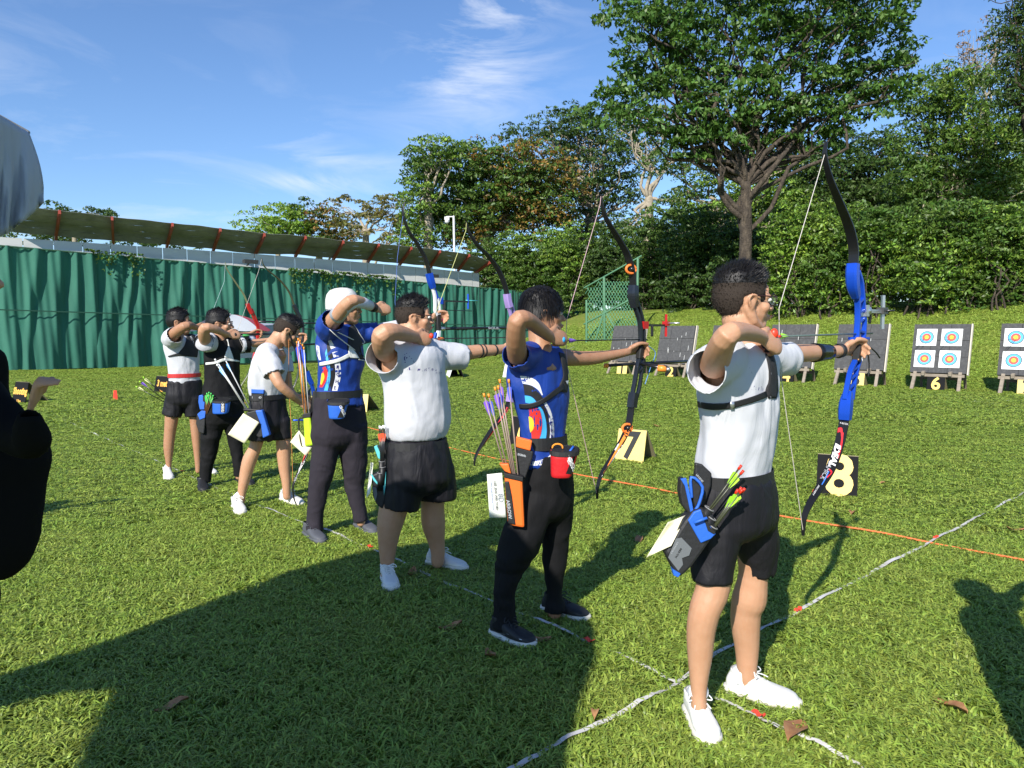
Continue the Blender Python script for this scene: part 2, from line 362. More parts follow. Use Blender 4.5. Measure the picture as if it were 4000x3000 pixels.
def scatter(name, tile, pts, smin, smax, label):
    o = obj(name, pts, [], grass_m, kind='stuff'); tag(o, label, 'grass')
    g = bpy.data.node_groups.new(name, 'GeometryNodeTree'); g.interface.new_socket('Geometry', in_out='INPUT', socket_type='NodeSocketGeometry'); g.interface.new_socket('Geometry', in_out='OUTPUT', socket_type='NodeSocketGeometry')
    gi, go = g.nodes.new('NodeGroupInput'), g.nodes.new('NodeGroupOutput'); ip = g.nodes.new('GeometryNodeInstanceOnPoints'); oi = g.nodes.new('GeometryNodeObjectInfo')
    oi.inputs['Object'].default_value = tile; oi.inputs['As Instance'].default_value = True
    at = o.data.attributes.new('tilt', 'FLOAT_VECTOR', 'POINT'); e_ = .15; zx = (gz_np(pts[:, 0]+e_, pts[:, 1])-gz_np(pts[:, 0]-e_, pts[:, 1]))/(2*e_); zy = (gz_np(pts[:, 0], pts[:, 1]+e_)-gz_np(pts[:, 0], pts[:, 1]-e_))/(2*e_)
    ev = []
    for a_, b_2 in zip(zx, zy):
        q_ = UP.rotation_difference(Vector((-a_, -b_2, 1)).normalized()).to_matrix() @ Matrix.Rotation(R_.random()*6.283, 3, 'Z'); ev += list(q_.to_euler())
    at.data.foreach_set('vector', ev); rv = g.nodes.new('GeometryNodeInputNamedAttribute'); rv.data_type = 'FLOAT_VECTOR'; rv.inputs[0].default_value = 'tilt'
    rs = g.nodes.new('FunctionNodeRandomValue'); rs.data_type = 'FLOAT'; rs.inputs[2].default_value = smin; rs.inputs[3].default_value = smax
    g.links.new(gi.outputs[0], ip.inputs['Points']); g.links.new(oi.outputs['Geometry'], ip.inputs['Instance']); g.links.new(rv.outputs[0], ip.inputs['Rotation'])
    g.links.new(rs.outputs[1], ip.inputs['Scale']); g.links.new(ip.outputs[0], go.inputs[0])
    md = o.modifiers.new('grass', 'NODES'); md.node_group = g
    return o
def gridpts(r0, r1, st, side=1.3, back=0):
    p = []
    y = -1.0
    while y < r1:
        x = -r1
        while x < r1:
            r = math.hypot(x, y)
            if r0 <= r < r1 and abs(x) < y*.74+side+back:
                p.append((x+R_.uniform(-.05, .05), y+R_.uniform(-.05, .05)))
            x += st
        y += st
    q = np.array(p); z = gz_np(q[:, 0], q[:, 1]); return np.column_stack([q, z])
near = blade_tile('grass_tile', .5, 2300, .052, .0085, .032, 3, grass_m)
midt = blade_tile('grass_tile_mid', .5, 1200, .068, .011, .036, 2, grass_m)
fart = blade_tile('grass_tile_far', 1.1, 1700, .10, .02, .045, 2, grass_m)
scatter('lawn_grass', near, gridpts(1.2, 6.2, .36), .85, 1.12, 'broad-bladed lawn grass at the archers\' feet')
scatter('lawn_grass', midt, gridpts(6.2, 13, .38), .9, 1.15, 'lawn grass in the middle of the range')
scatter('lawn_grass', fart, gridpts(13, 34, .85, 3), .9, 1.2, 'lawn grass around the targets and on the bank')
# ---------------------------------------------------------------- ground lines
def ribbon(name, pts, wd, m, z=.022, amp=.006, **k):
    q = crom([(p.x, p.y, 0) for p in pts], 8); P2 = []
    for i in range(len(q)-1):
        a, b = np.array(q[i]), np.array(q[i+1]); n = max(1, int(np.linalg.norm(b-a)/.06))
        for j in range(n): P2.append(a+(b-a)*j/n)
    P2.append(np.array(q[-1])); V, Fc = [], []
    for i, p in enumerate(P2):
        d = P2[min(i+1, len(P2)-1)]-P2[max(0, i-1)]; s = Vector((-d[1], d[0], 0)).normalized(); tw = .5*math.sin(i*.37)+.3*math.sin(i*.11)
        c = Vector((p[0], p[1], gz(p[0], p[1])+z+amp*math.sin(i*.55)+amp*R_.uniform(-.6, .6)))
        up = UP*math.sin(tw)*.35
        V += [c-(s+up)*wd/2, c+(s+up)*wd/2]
    for i in range(len(P2)-1): a = 2*i; Fc.append((a, a+1, a+3, a+2))
    return obj(name, V, Fc, m, smooth=True, **k), P2
tape_w = mat('white tape', (.62, .60, .58), .5, noise=(9, (.42, .38, .34), .45, .75)); tape_r = mat('red mark', (.75, .06, .03), .5)
sl = [GD(*p) for p in [(80, 884), (110, 897), (200, 940), (390, 1025), (540, 1092), (720, 1160), (800, 1195), (940, 1258), (1060, 1310), (1180, 1358), (1290, 1408), (1390, 1452), (1590, 1545), (1700, 1592), (1860, 1672), (2300, 1900)]]
tp, tpts = ribbon('shooting_line_tape', sl, .018, tape_w, z=.032, label='white tape of the shooting line running beneath the archers', cat='tape')
l2 = [GD(*p) for p in [(1020, 1740), (1150, 1655), (1260, 1598), (1380, 1535), (1460, 1492), (1560, 1420), (1650, 1372), (1725, 1333), (1850, 1265), (2020, 1175), (2212, 1072), (2500, 915), (2800, 745)]][:-1]
tp2, _ = ribbon('lane_tape', l2, .020, tape_w, z=.036, label='white lane tape running out to the targets past the number eight board', cat='tape')
for (tpp, pts) in ((tp, [(1275, 1403), (800, 1194), (1640, 1567), (395, 1027)]), (tp2, [(1725, 1333), (2022, 1173)])):
    for (u, v) in pts:
        c = GD(u, v); o, _ = ribbon('red_mark', [c-(SD if tpp is tp2 else CD)*.035, c, c+(SD if tpp is tp2 else CD)*.02], .021, tape_r, z=.044); par(o, tpp)
cord_m = mat('orange cord', (.75, .17, .05), .6)
cp = [GD(*p) for p in [(700, 905), (1000, 982), (1130, 1008), (1270, 1037), (1430, 1068), (1600, 1105), (1750, 1136), (1900, 1162), (2040, 1188), (2212, 1222), (2400, 1262)]]
def cord(name, pts, r, m, z, **k):
    q = [Vector((p.x, p.y, gz(p.x, p.y)+z+.006*math.sin(i*2.1))) for i, p in enumerate(pts)]
    V, Fc = tube(q, r, 6, 10); return obj(name, V, Fc, m, smooth=True, **k)
cord('waiting_line_cord', cp, .007, cord_m, .036, label='orange cord lying across the grass in front of the number boards', cat='cord')
faint = mat('worn white paint', (.5, .52, .42), .8)
ribbon('far_line', [GD(930, 805), GD(1100, 795), GD(1240, 791)], .05, faint, z=.04, label='worn white line across the lawn near the curtain foot', cat='line')
ribbon('far_line', [GD(2090, 872), GD(2180, 870), GD(2330, 874)], .03, faint, z=.045, label='short white line on the lawn in front of the seven target', cat='line')
# dry leaves on the lawn
lm = mat('dry leaf', (.30, .13, .055), .7, noise=(30, (.42, .24, .10), .4, .7))
leafpx = [(1718, 1600, 1.5), (1160, 1400, 1.2), (890, 1250, 1), (973, 1370, 1), (2050, 1545, 1.2), (1840, 1117, 1), (1905, 1053, .8), (1618, 862, .8), (1420, 925, 1), (1652, 890, .8), (372, 1545, 1), (640, 1012, .8), (290, 873, .9), (460, 840, .9), (380, 843, .8), (250, 848, .8), (90, 830, .9), (530, 875, .7), (560, 925, .7), (345, 863, .7), (1110, 905, .7), (2195, 1155, 1), (1060, 1430, .9), (1380, 1178, 1.0), (1285, 1560, .6)]
for i, (u, v, s) in enumerate(leafpx):
    c = GD(u, v); c.z += .035; a = R_.random()*6.28; V = []
    for j in range(5):
        t = j/4; w_ = .028*math.sin(math.pi*min(.97, max(.04, t)))*s
        for q in (-1, 0, 1):
            x, y = (t-.5)*.12*s, q*w_; V.append((c.x+x*math.cos(a)-y*math.sin(a), c.y+x*math.sin(a)+y*math.cos(a), c.z+abs(q)*.012*s+.014*math.sin(t*5+i)))
    Fc = [(3*j+q, 3*j+q+1, 3*j+q+4, 3*j+q+3) for j in range(4) for q in (0, 1)]
    obj('fallen_leaf', V, Fc, lm, smooth=True, label='small dry brown leaf fallen on the lawn', cat='leaf', group='dry leaves scattered on the lawn')
# ---------------------------------------------------------------- curtain fence, wall, awning
def FP(u, v, off=0.0): return PV(u, v, FA-CD*off, SD)           # a pixel taken on the vertical plane of the fence
cur_m = mat('green shade netting', (.016, .125, .085), .75, noise=((.9, .9, .35), (.026, .17, .115), .35, .7), trans=.12, bump=(160, .25, .01), sheen=.2)
fence = empty('curtain_fence', FA, 'tall pleated green shade-net curtain hanging along the left edge of the range', 'curtain')
NPAN = 10
for pn in range(NPAN):
    k0, k1 = FL*pn/NPAN-.0, FL*(pn+1)/NPAN+.12; nx_ = 110; nz_ = 14
    s = np.linspace(k0, k1, nx_); V = []
    sd_ = R_.random()*50
    p1 = np.column_stack([s*1.6+sd_, s*0, s*0]); p2 = np.column_stack([s*4.2+sd_, s*0, s*0])
    for j in range(nz_+1):
        t = j/nz_                                # 0 foot, 1 top
        wob = fnoise(np.column_stack([s*1.5+sd_, np.full(nx_, t*1.3), s*0]), 2)*.16
        pl = np.sin(s*9.5+2.2*fnoise(np.column_stack([s*1.1+sd_, np.full(nx_, t*.9), s*0+3]), 2)*2)*.075*(1.0-.35*(1-t)) + np.sin(s*23+sd_+4*t)*.018
        off = wob*(1-t*.6)+pl
        for i in range(nx_):
            kk = s[i]/FL; zt = 4.67*(1-kk)+3.85*kk+.03*math.sin(s[i]*1.9); zb = .02*(1-kk)+.22*kk+.02*math.sin(s[i]*.8+pn)
            p = FA+SD*float(s[i])-CD*float(off[i]+.02*(pn % 2)); V.append((p.x, p.y, zb+(zt-zb)*t))
    Fc = [(j*nx_+i, j*nx_+i+1, (j+1)*nx_+i+1, (j+1)*nx_+i) for j in range(nz_) for i in range(nx_-1)]
    obj('curtain_panel', V, Fc, cur_m, fence, smooth=True)
rail_shadow_m = mat('dark green rail shadow', (.012, .07, .045), .8)  # dark strip on the netting, standing for the shadow of a rail behind it
V, Fc = join([bar(FA+SD*k+CD*.16+UP*(2.3-.03*k*.6), FA+SD*(k+2.4)+CD*.16+UP*(2.3-.03*(k+2.4)*.6), .02, .045) for k in np.arange(0, 31, 2.4)])
obj('rail_shadow', V, Fc, rail_shadow_m, fence)
V, Fc = tube([FA+UP*4.66-CD*.02, FA+SD*FL+UP*3.84-CD*.02], .03, 8); obj('top_rail', V, Fc, mat('fence rail', (.05, .12, .07), .6), fence)
# end returning across: curtain's far end folds toward the right
V, Fc = tube([FA+SD*FL+UP*.1, FA+SD*FL+UP*4.0], .05, 8); obj('end_post', V, Fc, mat('green post', (.08, .20, .11), .6), fence)
wall_m = mat('white painted sheet wall', (.66, .66, .63), .7, noise=((.7, .7, 3), (.50, .50, .46), .5, .8))
wall = empty('sheet_wall', FA-CD*.5, 'off-white sheet metal wall rising above the green curtain', 'wall')
wt = [(-400, 905), (0, 925), (300, 945), (700, 972), (1000, 992), (1300, 1015), (1600, 1040), (1870, 1068)]
k = -6.0; kend = FP(1873, 1060, .6)
kend = (kend-(FA-CD*.6)).dot(SD)
tops = [((FP(u, v, .6)-(FA-CD*.6)).dot(SD), FP(u, v, .6).z) for u, v in wt]
while k < kend:
    k1 = min(k+.98, kend); a = FA-CD*.6+SD*k; b = FA-CD*.6+SD*k1
    za, zb = np.interp(k, *zip(*tops)), np.interp(k1, *zip(*tops)); o2 = -CD*R_.uniform(0, .025)
    V, Fc = prism([a+UP*.1+o2+SD*.01, b+UP*.1+o2-SD*.01, b+UP*float(zb)+o2-SD*.01, a+UP*float(za)+o2+SD*.01], -CD*.06); obj('panel', V, Fc, wall_m, wall); k += 1.0
awn = empty('awning', FA-CD*1.6, 'long tilted corrugated metal awning with rust-red rafters above the wall', 'awning')
raf = [(-20, 905, -22, 800), (217, 928, 232, 827), (443, 946, 438, 852), (651, 961, 673, 876), (832, 977, 860, 896), (994, 997, 1032, 916), (1153, 998, 1193, 926), (1300, 1013, 1340, 944), (1436, 1021, 1479, 955), (1559, 1033, 1606, 968), (1677, 1043, 1718, 981), (1788, 1056, 1832, 996), (1855, 1066, 1912, 1023)]
aw_m = mat('weathered galvanised sheet', (.25, .26, .25), .6, metal=.05, noise=((2, 2, 2), (.16, .17, .16), .4, .7)); rf_m = mat('rust red steel', (.30, .05, .03), .55, noise=(6, (.24, .05, .03), .4, .75))
AL = [FP(u0, v0, 1.6) for u0, v0, u1, v1 in raf]; AU = [FP(u1, v1, -.25) for u0, v0, u1, v1 in raf]
for i in range(len(raf)-1):
    a0, a1, b0, b1 = AL[i], AL[i+1], AU[i], AU[i+1]; nn = ((a1-a0).cross(b0-a0)).normalized(); nn = nn if nn.z > 0 else -nn
    for q in range(4):                            # four lapped sheets between two rafters
        t0, t1 = q/4, (q+1)/4+.012; V = []; n_ = 9
        for j in range(n_):
            x = j/(n_-1)
            lo = a0.lerp(a1, x).lerp(b0.lerp(b1, x), t0); hi = a0.lerp(a1, x).lerp(b0.lerp(b1, x), t1); d = nn*(.05+.012*math.sin(x*9+q)+.03*(i % 2)*x*(1-x))
            V += [lo+d+nn*.02, lo.lerp(hi, .12)+d, lo.lerp(hi, .5)+d+nn*.006, hi+d-nn*.0]
        Fc = [(4*j+r, 4*j+r+1, 4*j+r+5, 4*j+r+4) for j in range(n_-1) for r in range(3)]
        o = obj('sheet', V, Fc, aw_m, awn); s_ = o.modifiers.new('s', 'SOLIDIFY'); s_.thickness = .012
for i in range(len(raf)):
    V, Fc = bar(AL[i]-(AU[i]-AL[i])*.03-UP*.05, AU[i]+(AU[i]-AL[i])*.04-UP*.05, .09, .17); obj('rafter', V, Fc, rf_m, awn)
# floodlight boxes on the curtain top
for (u, v) in ((978, 1022), (1690, 1078)):
    c = FP(u, v, -.3); t = empty('floodlight', c, 'small dark floodlight bracketed to the curtain top '+('left of centre' if u < 1200 else 'behind the blue bow'), 'floodlight')
    V, Fc = box(c, .62, .3, .16, (SD, CD, UP)); obj('housing', V, Fc, mat('dark housing', (.04, .04, .04), .5), t); V, Fc = bar(c, c-CD*.4-UP*.15, .06, .04); obj('bracket', V, Fc, MAT['dark housing'], t)
# camera pole
pp_ = PD(984, 560, 46); ptop = PD(980, 468, 46); t = empty('camera_pole', Vector((pp_.x, pp_.y, 2)), 'slim white pole with a surveillance camera behind the awning', 'pole')
wm = mat('white powder coat', (.7, .7, .7), .4); V, Fc = tube([Vector((pp_.x, pp_.y, 1)), ptop], .07, 8); obj('pole', V, Fc, wm, t)
V, Fc = join([bar(ptop, ptop-Vector((.45, 0, 0)), .06, .06), box(ptop-Vector((.42, 0, .12)), .3, .3, .2)]); V2, F2 = ell(ptop-Vector((.42, 0, .28)), (.15, .15, .15)); obj('camera_dome', *join([(V, Fc), (V2, F2)]), wm, t)
# ---------------------------------------------------------------- foliage
def leaves(name, centers, size, m, parent=None, aspect=.45, up=.55, droop=0, **k):
    n = len(centers); r = NP.normal(size=(n, 3)); r /= np.linalg.norm(r, axis=1)[:, None]
    nm = r*(1-up)+np.array([0, -.25, 1])*up*NP.random((n, 1)); nm /= np.linalg.norm(nm, axis=1)[:, None]
    t = np.cross(nm, NP.normal(size=(n, 3))); t[:, 2] -= droop; t -= nm*(t*nm).sum(1)[:, None]; t /= np.linalg.norm(t, axis=1)[:, None]; b = np.cross(nm, t)
    sz = size*(.6+.8*NP.random((n, 1))); bend = nm*sz*.12
    V = np.stack([centers-t*sz*.5, centers+b*sz*aspect*.5-bend*0, centers+t*sz*.5-bend, centers-b*sz*aspect*.5], 1).reshape(-1, 3)
    Fc = np.arange(n*4).reshape(-1, 4); return obj(name, V, Fc, m, parent, **k)
def blob_pts(c, r, n, sig, per=34, lo=.55, flatb=0):
    nc = max(4, n//per); d = NP.normal(size=(nc, 3)); d /= np.linalg.norm(d, axis=1)[:, None]
    rr = lo+(1-lo)*NP.random((nc, 1))**.7; rr *= 1+.28*vnoise(d*2.3+c[0])[:, None]
    cc = np.array(c)+d*rr*np.array(r); per_ = NP.integers(0, nc, n)
    o = NP.normal(size=(n, 3)); o /= np.linalg.norm(o, axis=1)[:, None]; o[:, 2] = np.abs(o[:, 2])*1.0-.15   # each spray is a little dome of leaves
    R_c = (sig*(1.0+.9*NP.random(nc)))[per_][:, None]
    return cc[per_]+o*R_c*(.65+.4*NP.random((n, 1)))*np.array([1.15, 1.15, .62])
def branch(a, b, r0, r1, wig, n=6):
    a, b = Vector(a), Vector(b); L_ = (b-a).length; pts, rr = [], []
    for i in range(n+1):
        t = i/n; w_ = math.sin(t*math.pi)*wig*L_
        pts.append(a.lerp(b, t)+Vector((R_.uniform(-1, 1), R_.uniform(-1, 1), R_.uniform(-.3, 1)*.8))*w_); rr.append(r0+(r1-r0)*t)
    return pts, tube(pts, rr, 7, 2)
def leafm(nm, c, c2, tr=.3): return mat(nm, c, .5, noise=(1.1, c2, .4, .65), trans=tr, island=.4, spec=.5)
LG = dict(dark=leafm('dark leaves', (.045, .095, .018), (.07, .13, .024)), mid=leafm('mid green leaves', (.07, .15, .022), (.11, .19, .03)),
          lite=leafm('light green leaves', (.17, .31, .035), (.22, .35, .045)), olive=leafm('olive leaves', (.15, .17, .04), (.22, .18, .05)),
          rust=leafm('rusty blossom leaves', (.22, .16, .03), (.34, .18, .035)), glossy=leafm('glossy broad leaves', (.06, .14, .022), (.09, .19, .03), .25), brown=leafm('dry twigs and leaves', (.24, .17, .10), (.3, .2, .12), .1))
bark_p = mat('pale bark', (.36, .31, .23), .9, noise=(5, (.20, .17, .12), .4, .7)); bark_d = mat('grey brown bark', (.045, .034, .025), .95, noise=((9, 9, 3), (.11, .085, .06), .45, .65), bump=(14, 1, .05)); 
def tree(name, label, Y, base, fork, r0, blobs, lf, leafsize, cov, bark, sig=.38, second=None, twigs=2, group=None, cat='tree', droop=0, aspect=.45, lo=.55, dw=1.0):
    b = PD(base[0], base[1], Y); b.z = min(b.z, gz(b.x, b.y)+.2) if base[2:] == () else b.z
    g0 = gz(b.x, b.y); root = Vector((b.x, b.y, g0-.1)); t = empty(name, root, label, cat, group)
    fk = PD(fork[0], fork[1], Y); tr = [tube([root, root.lerp(fk, .35)+Vector((R_.uniform(-.1, .1), 0, 0)), root.lerp(fk, .7), fk], [r0*1.25, r0, r0*.9, r0*.75], 12, 3)]
    allp, al2 = [], []
    for bl in blobs:
        u, v, rw, rh = bl[:4]; dy = bl[4] if len(bl) > 4 else R_.uniform(-.35, .35)*rw*Y/857*1.2
        c = PD(u, v, Y+dy); q = (Y+dy)/857.0; r = (rw*q, rw*q*.8*dw, rh*q)
        area = math.pi*r[0]*r[2]; n = int(.72*cov*area/(leafsize**2*aspect*.5)); p = blob_pts(c, r, n, sig, lo=lo)
        if second and R_.random() < second[1]: al2.append(p[:n//2]); p = p[n//2:]
        allp.append(p)
        st = fk if R_.random() < .75 else root.lerp(fk, R_.uniform(.6, .95))
        pts, tb = branch(st, c+Vector((0, 0, -r[2]*.2)), r0*R_.uniform(.3, .48), r0*.1, .13); tr.append(tb)
        for _ in range(twigs):
            e = Vector(c)+Vector((R_.uniform(-1, 1)*r[0], R_.uniform(-1, 1)*r[1], R_.uniform(-.4, 1)*r[2]))*.85
            _, tb = branch(pts[R_.choice((3, 4, 5))], e, r0*.15, r0*.035, .12); tr.append(tb)
    obj('trunk', *join(tr), bark, t, smooth=True)
    leaves('crown', np.concatenate(allp), leafsize, lf, t, aspect, droop=droop)
    if al2: leaves('blossom', np.concatenate(al2), leafsize, second[0], t, aspect)
    return t
FG = 'trees beyond the curtain and hedge'
tree('tree', 'low flat-topped dark tree peeping over the far left of the awning', 75, (160, 520), (160, 480), .3, [(125, 456, 26, 8), (175, 462, 40, 8), (205, 466, 20, 6), (80, 515, 60, 12), (240, 515, 80, 10), (360, 520, 60, 10)], LG['dark'], .34, 3, bark_p, group=FG)
tree('tree', 'bright light-green spreading tree above the middle of the awning', 62, (600, 560), (600, 510), .25, [(570, 495, 36, 20), (600, 480, 32, 22), (625, 492, 34, 26), (548, 503, 18, 10), (640, 520, 40, 20)], LG['lite'], .3, 3, bark_p, group=FG)
tree('tree', 'round dark tree between the bright tree and the airy tree', 64, (690, 560), (690, 515), .3, [(652, 470, 22, 22), (700, 482, 32, 26), (680, 510, 40, 22), (735, 505, 22, 18)], LG['dark'], .3, 3, bark_p, group=FG, second=(LG['rust'], .35))
tree('tree', 'airy tree with pale crooked branches left of the blue bow', 60, (790, 570), (790, 500), .35, [(760, 452, 30, 16), (745, 475, 20, 14), (800, 455, 26, 15), (840, 450, 32, 18), (870, 470, 22, 22), (830, 490, 30, 20), (770, 500, 25, 14), (860, 510, 30, 20)], LG['olive'], .26, 1.5, bark_p, twigs=5, group=FG, sig=.3)
tree('tree', 'tall creeper-clad tree with a small crown behind the blue and white bow', 52, (925, 570), (925, 400), .35, [(915, 325, 22, 14), (950, 322, 26, 14), (975, 345, 24, 12), (930, 352, 34, 18), (912, 390, 26, 30), (905, 430, 26, 30), (925, 480, 38, 40), (900, 520, 26, 24)], LG['mid'], .26, 3, bark_p, group=FG, second=(LG['lite'], .5))
tree('rain_tree', 'broad domed tree with rusty blossom behind the end of the awning', 55, (1060, 580), (1055, 500), .55, [(985, 362, 44, 24), (1040, 352, 50, 26), (1095, 352, 55, 28), (1150, 375, 55, 35), (1010, 405, 60, 36), (960, 430, 42, 40), (1080, 405, 60, 34), (1140, 430, 60, 36), (1190, 420, 45, 36), (1050, 455, 62, 30), (1110, 470, 60, 28), (980, 480, 36, 28), (1170, 480, 46, 26), (1010, 510, 40, 24)], LG['mid'], .28, 3.2, bark_p, twigs=5, group=FG, second=(LG['rust'], .28), sig=.42)
tree('rain_tree', 'tall dark spreading tree rising behind the domed tree', 60, (1270, 600), (1275, 470), .5, [(1135, 300, 34, 16), (1190, 285, 45, 20), (1240, 262, 36, 16), (1270, 280, 34, 20), (1215, 325, 50, 24), (1280, 330, 46, 28), (1320, 290, 34, 26), (1330, 350, 36, 28), (1250, 380, 50, 28), (1300, 410, 46, 26), (1240, 440, 44, 26), (1340, 430, 30, 22), (1290, 480, 50, 22), (1200, 510, 45, 22)], LG['dark'], .28, 2.4, bark_p, twigs=5, group=FG, sig=.4)
tree('tree', 'sparse tree of pale bare branches between the tall dark tree and the big trunk', 50, (1400, 620), (1402, 430), .4, [(1375, 300, 34, 22), (1430, 280, 36, 24), (1400, 340, 28, 16), (1470, 330, 32, 20), (1380, 480, 30, 20), (1440, 500, 34, 20), (1345, 510, 26, 20), (1480, 440, 26, 14), (1360, 250, 34, 22)], LG['mid'], .25, 1.3, bark_p, twigs=7, group=FG, sig=.3)
tree('tree', 'feathery yellow-green tree left of the big trunk', 42, (1560, 640), (1560, 480), .3, [(1470, 348, 46, 14), (1440, 365, 30, 12), (1520, 380, 40, 16), (1540, 420, 46, 22), (1500, 450, 46, 24), (1560, 470, 44, 26), (1470, 500, 44, 30), (1540, 520, 50, 30), (1660, 400, 40, 40), (1690, 470, 50, 44), (1680, 330, 40, 26)], LG['mid'], .2, 2.6, bark_p, group=FG, second=(LG['lite'], .4), sig=.3)
tree('broadleaf_tree', 'big broad-leaved tree with a straight dark trunk behind the nearest archer', 27.5, (1613, 700), (1611, 400), .25,
     [(1375, 30, 50, 32), (1400, 85, 48, 30), (1440, 30, 60, 40), (1480, 90, 60, 36), (1420, 140, 55, 34), (1330, 215, 34, 20), (1300, 240, 28, 22), (1380, 200, 50, 30), (1450, 210, 62, 36), (1520, 160, 60, 40), (1400, 265, 55, 26), (1490, 270, 60, 34), (1540, 30, 60, 40), (1600, 110, 62, 42), (1640, 30, 66, 40), (1690, 100, 60, 42), (1740, 30, 60, 40), (1800, 90, 66, 44), (1850, 30, 62, 40), (1905, 60, 40, 40), (1900, 130, 50, 36), (1960, 150, 26, 26), (1870, 190, 55, 36), (1930, 200, 34, 22), (1790, 190, 60, 36), (1700, 200, 60, 34), (1620, 210, 56, 36), (1560, 250, 56, 34), (1650, 275, 56, 32), (1740, 265, 56, 32), (1820, 255, 50, 28), (1560, 320, 46, 22), (1480, 320, 44, 20), (1530, 300, 40, 24), (1700, 320, 40, 18), (1770, 310, 40, 20), (1600, -40, 120, 40), (1780, -40, 120, 40), (1440, -40, 90, 34), (1890, -20, 60, 34)],
     LG['glossy'], .235, 2.3, bark_d, sig=.26, twigs=3, droop=.9, aspect=.42, lo=.35, group=FG)
tree('tree', 'dark dense tree right of the big trunk behind the tall bow limb', 43, (1830, 640), (1830, 470), .3, [(1800, 350, 44, 24), (1860, 330, 44, 28), (1905, 320, 34, 26), (1850, 390, 50, 32), (1790, 410, 44, 34), (1910, 390, 44, 34), (1760, 470, 50, 36), (1840, 450, 56, 34), (1920, 460, 50, 34), (1740, 400, 40, 30), (1720, 540, 60, 40)], LG['dark'], .24, 2.9, bark_d, group=FG)
tree('tree', 'leafy green tree at the right with feathery drooping sprays', 36, (2070, 640), (2075, 420), .25, [(2000, 215, 36, 26), (2050, 190, 40, 30), (2100, 215, 42, 32), (1990, 265, 34, 28), (2045, 260, 44, 32), (2110, 285, 44, 34), (2165, 260, 40, 34), (1980, 320, 34, 26), (2040, 330, 44, 32), (2100, 355, 50, 34), (2170, 340, 46, 38), (1985, 385, 40, 28), (2050, 400, 50, 30), (2130, 420, 56, 34), (2195, 420, 44, 34), (1970, 440, 46, 30), (2060, 460, 56, 30), (2230, 330, 40, 50)], LG['mid'], .26, 2.7, bark_p, group=FG, second=(LG['lite'], .3), droop=.7, aspect=.3)
tree('tree', 'tall dark tree cut off by the right top corner', 28, (2235, 640), (2225, 300), .22, [(2195, 20, 22, 18), (2185, 60, 24, 16), (2200, 95, 26, 16), (2175, 130, 28, 14), (2205, 160, 28, 18), (2180, 200, 30, 18), (2210, 240, 30, 22), (2240, 100, 30, 60), (2240, 0, 30, 40), (2200, -30, 30, 20)], LG['dark'], .2, 2.6, bark_d, group=FG, droop=.8, aspect=.3)
tree('tree', 'dry brownish leafless tree behind the right-hand trees', 55, (2130, 600), (2130, 250), .25, [(2110, 140, 36, 26), (2150, 110, 34, 24), (2100, 90, 24, 18), (2165, 70, 24, 18)], LG['brown'], .2, .5, bark_p, twigs=10, group=FG, sig=.3)
def bush(name, label, Y, blobs, lf, leafsize, cov, group, second=None, aspect=.45):
    u0 = sum(b[0] for b in blobs)/len(blobs); b = PD(u0, blobs[0][1], Y); r = Vector((b.x, b.y, gz(b.x, b.y))); t = empty(name, r, label, 'bush', group); ps, p2, tr = [], [], []
    for (u, v, rw, rh) in blobs:
        dy = R_.uniform(-.6, .6); c = PD(u, v, Y+dy); q = (Y+dy)/857; n = int(cov*math.pi*rw*rh*q*q/(leafsize**2*aspect*.5)); p = blob_pts(c, (rw*q, rw*q*.55, rh*q), n, .2, lo=.3)
        if second and R_.random() < second[1]: p2.append(p[:n//2]); p = p[n//2:]
        ps.append(p)
        for _ in range(3): tr.append(branch(Vector((c.x+R_.uniform(-.5, .5), c.y, gz(c.x, c.y)-.05)), Vector(c)+Vector((R_.uniform(-.5, .5)*rw*q, 0, R_.uniform(-.4, .5)*rh*q)), .035, .012, .1)[1])
    obj('stem', *join(tr), bark_d, t, smooth=True); leaves('foliage', np.concatenate(ps), leafsize, lf, t, aspect)
    if p2: leaves('young_foliage', np.concatenate(p2), leafsize, second[0], t, aspect)
HG = 'bushes forming the hedge behind the targets'
bl = lambda x, ys, w_, h: [(x+R_.uniform(-14, 14), y, w_, h) for y in ys]
bush('bush', 'hedge bush just right of the end of the white wall', 46, bl(1085, (545, 580, 610), 42, 26)+bl(1060, (590,), 30, 26), LG['mid'], .17, 3.0, HG, (LG['lite'], .5))
bush('bush', 'hedge bush above the dark-haired archer in blue', 45, bl(1165, (540, 575, 610), 44, 28)+bl(1120, (580, 610), 34, 24), LG['mid'], .17, 3.0, HG, (LG['lite'], .5))
bush('bush', 'hedge bush above the chain-link fence corner', 43, bl(1250, (530, 565, 600, 640), 46, 28), LG['mid'], .17, 3.0, HG, (LG['lite'], .3))
bush('bush', 'dark hedge bush behind the chain-link fence', 41, bl(1335, (530, 570, 610, 650), 46, 30), LG['dark'], .17, 3.0, HG)
bush('bush', 'dark hedge bush right of the black bow above target two', 36, bl(1420, (520, 560, 600, 640, 660), 46, 30)+bl(1450, (600, 650), 40, 26), LG['dark'], .16, 3.0, HG, (LG['mid'], .5))
bush('bush', 'hedge bush left of the big trunk', 33, bl(1510, (500, 540, 580, 620, 655), 46, 30)+bl(1540, (640,), 34, 22), LG['dark'], .16, 3.0, HG, (LG['mid'], .4))
bush('bush', 'hedge bush behind the nearest archer\'s head', 31, bl(1600, (520, 560, 600, 640), 46, 30)+bl(1640, (590,), 34, 30), LG['dark'], .16, 2.8, HG)
bush('bush', 'sunlit hedge bush behind the bowstring of the nearest archer', 28, bl(1720, (500, 540, 580, 615, 640), 46, 30)+bl(1690, (590,), 34, 28), LG['lite'], .14, 3.0, HG, (LG['mid'], .5))
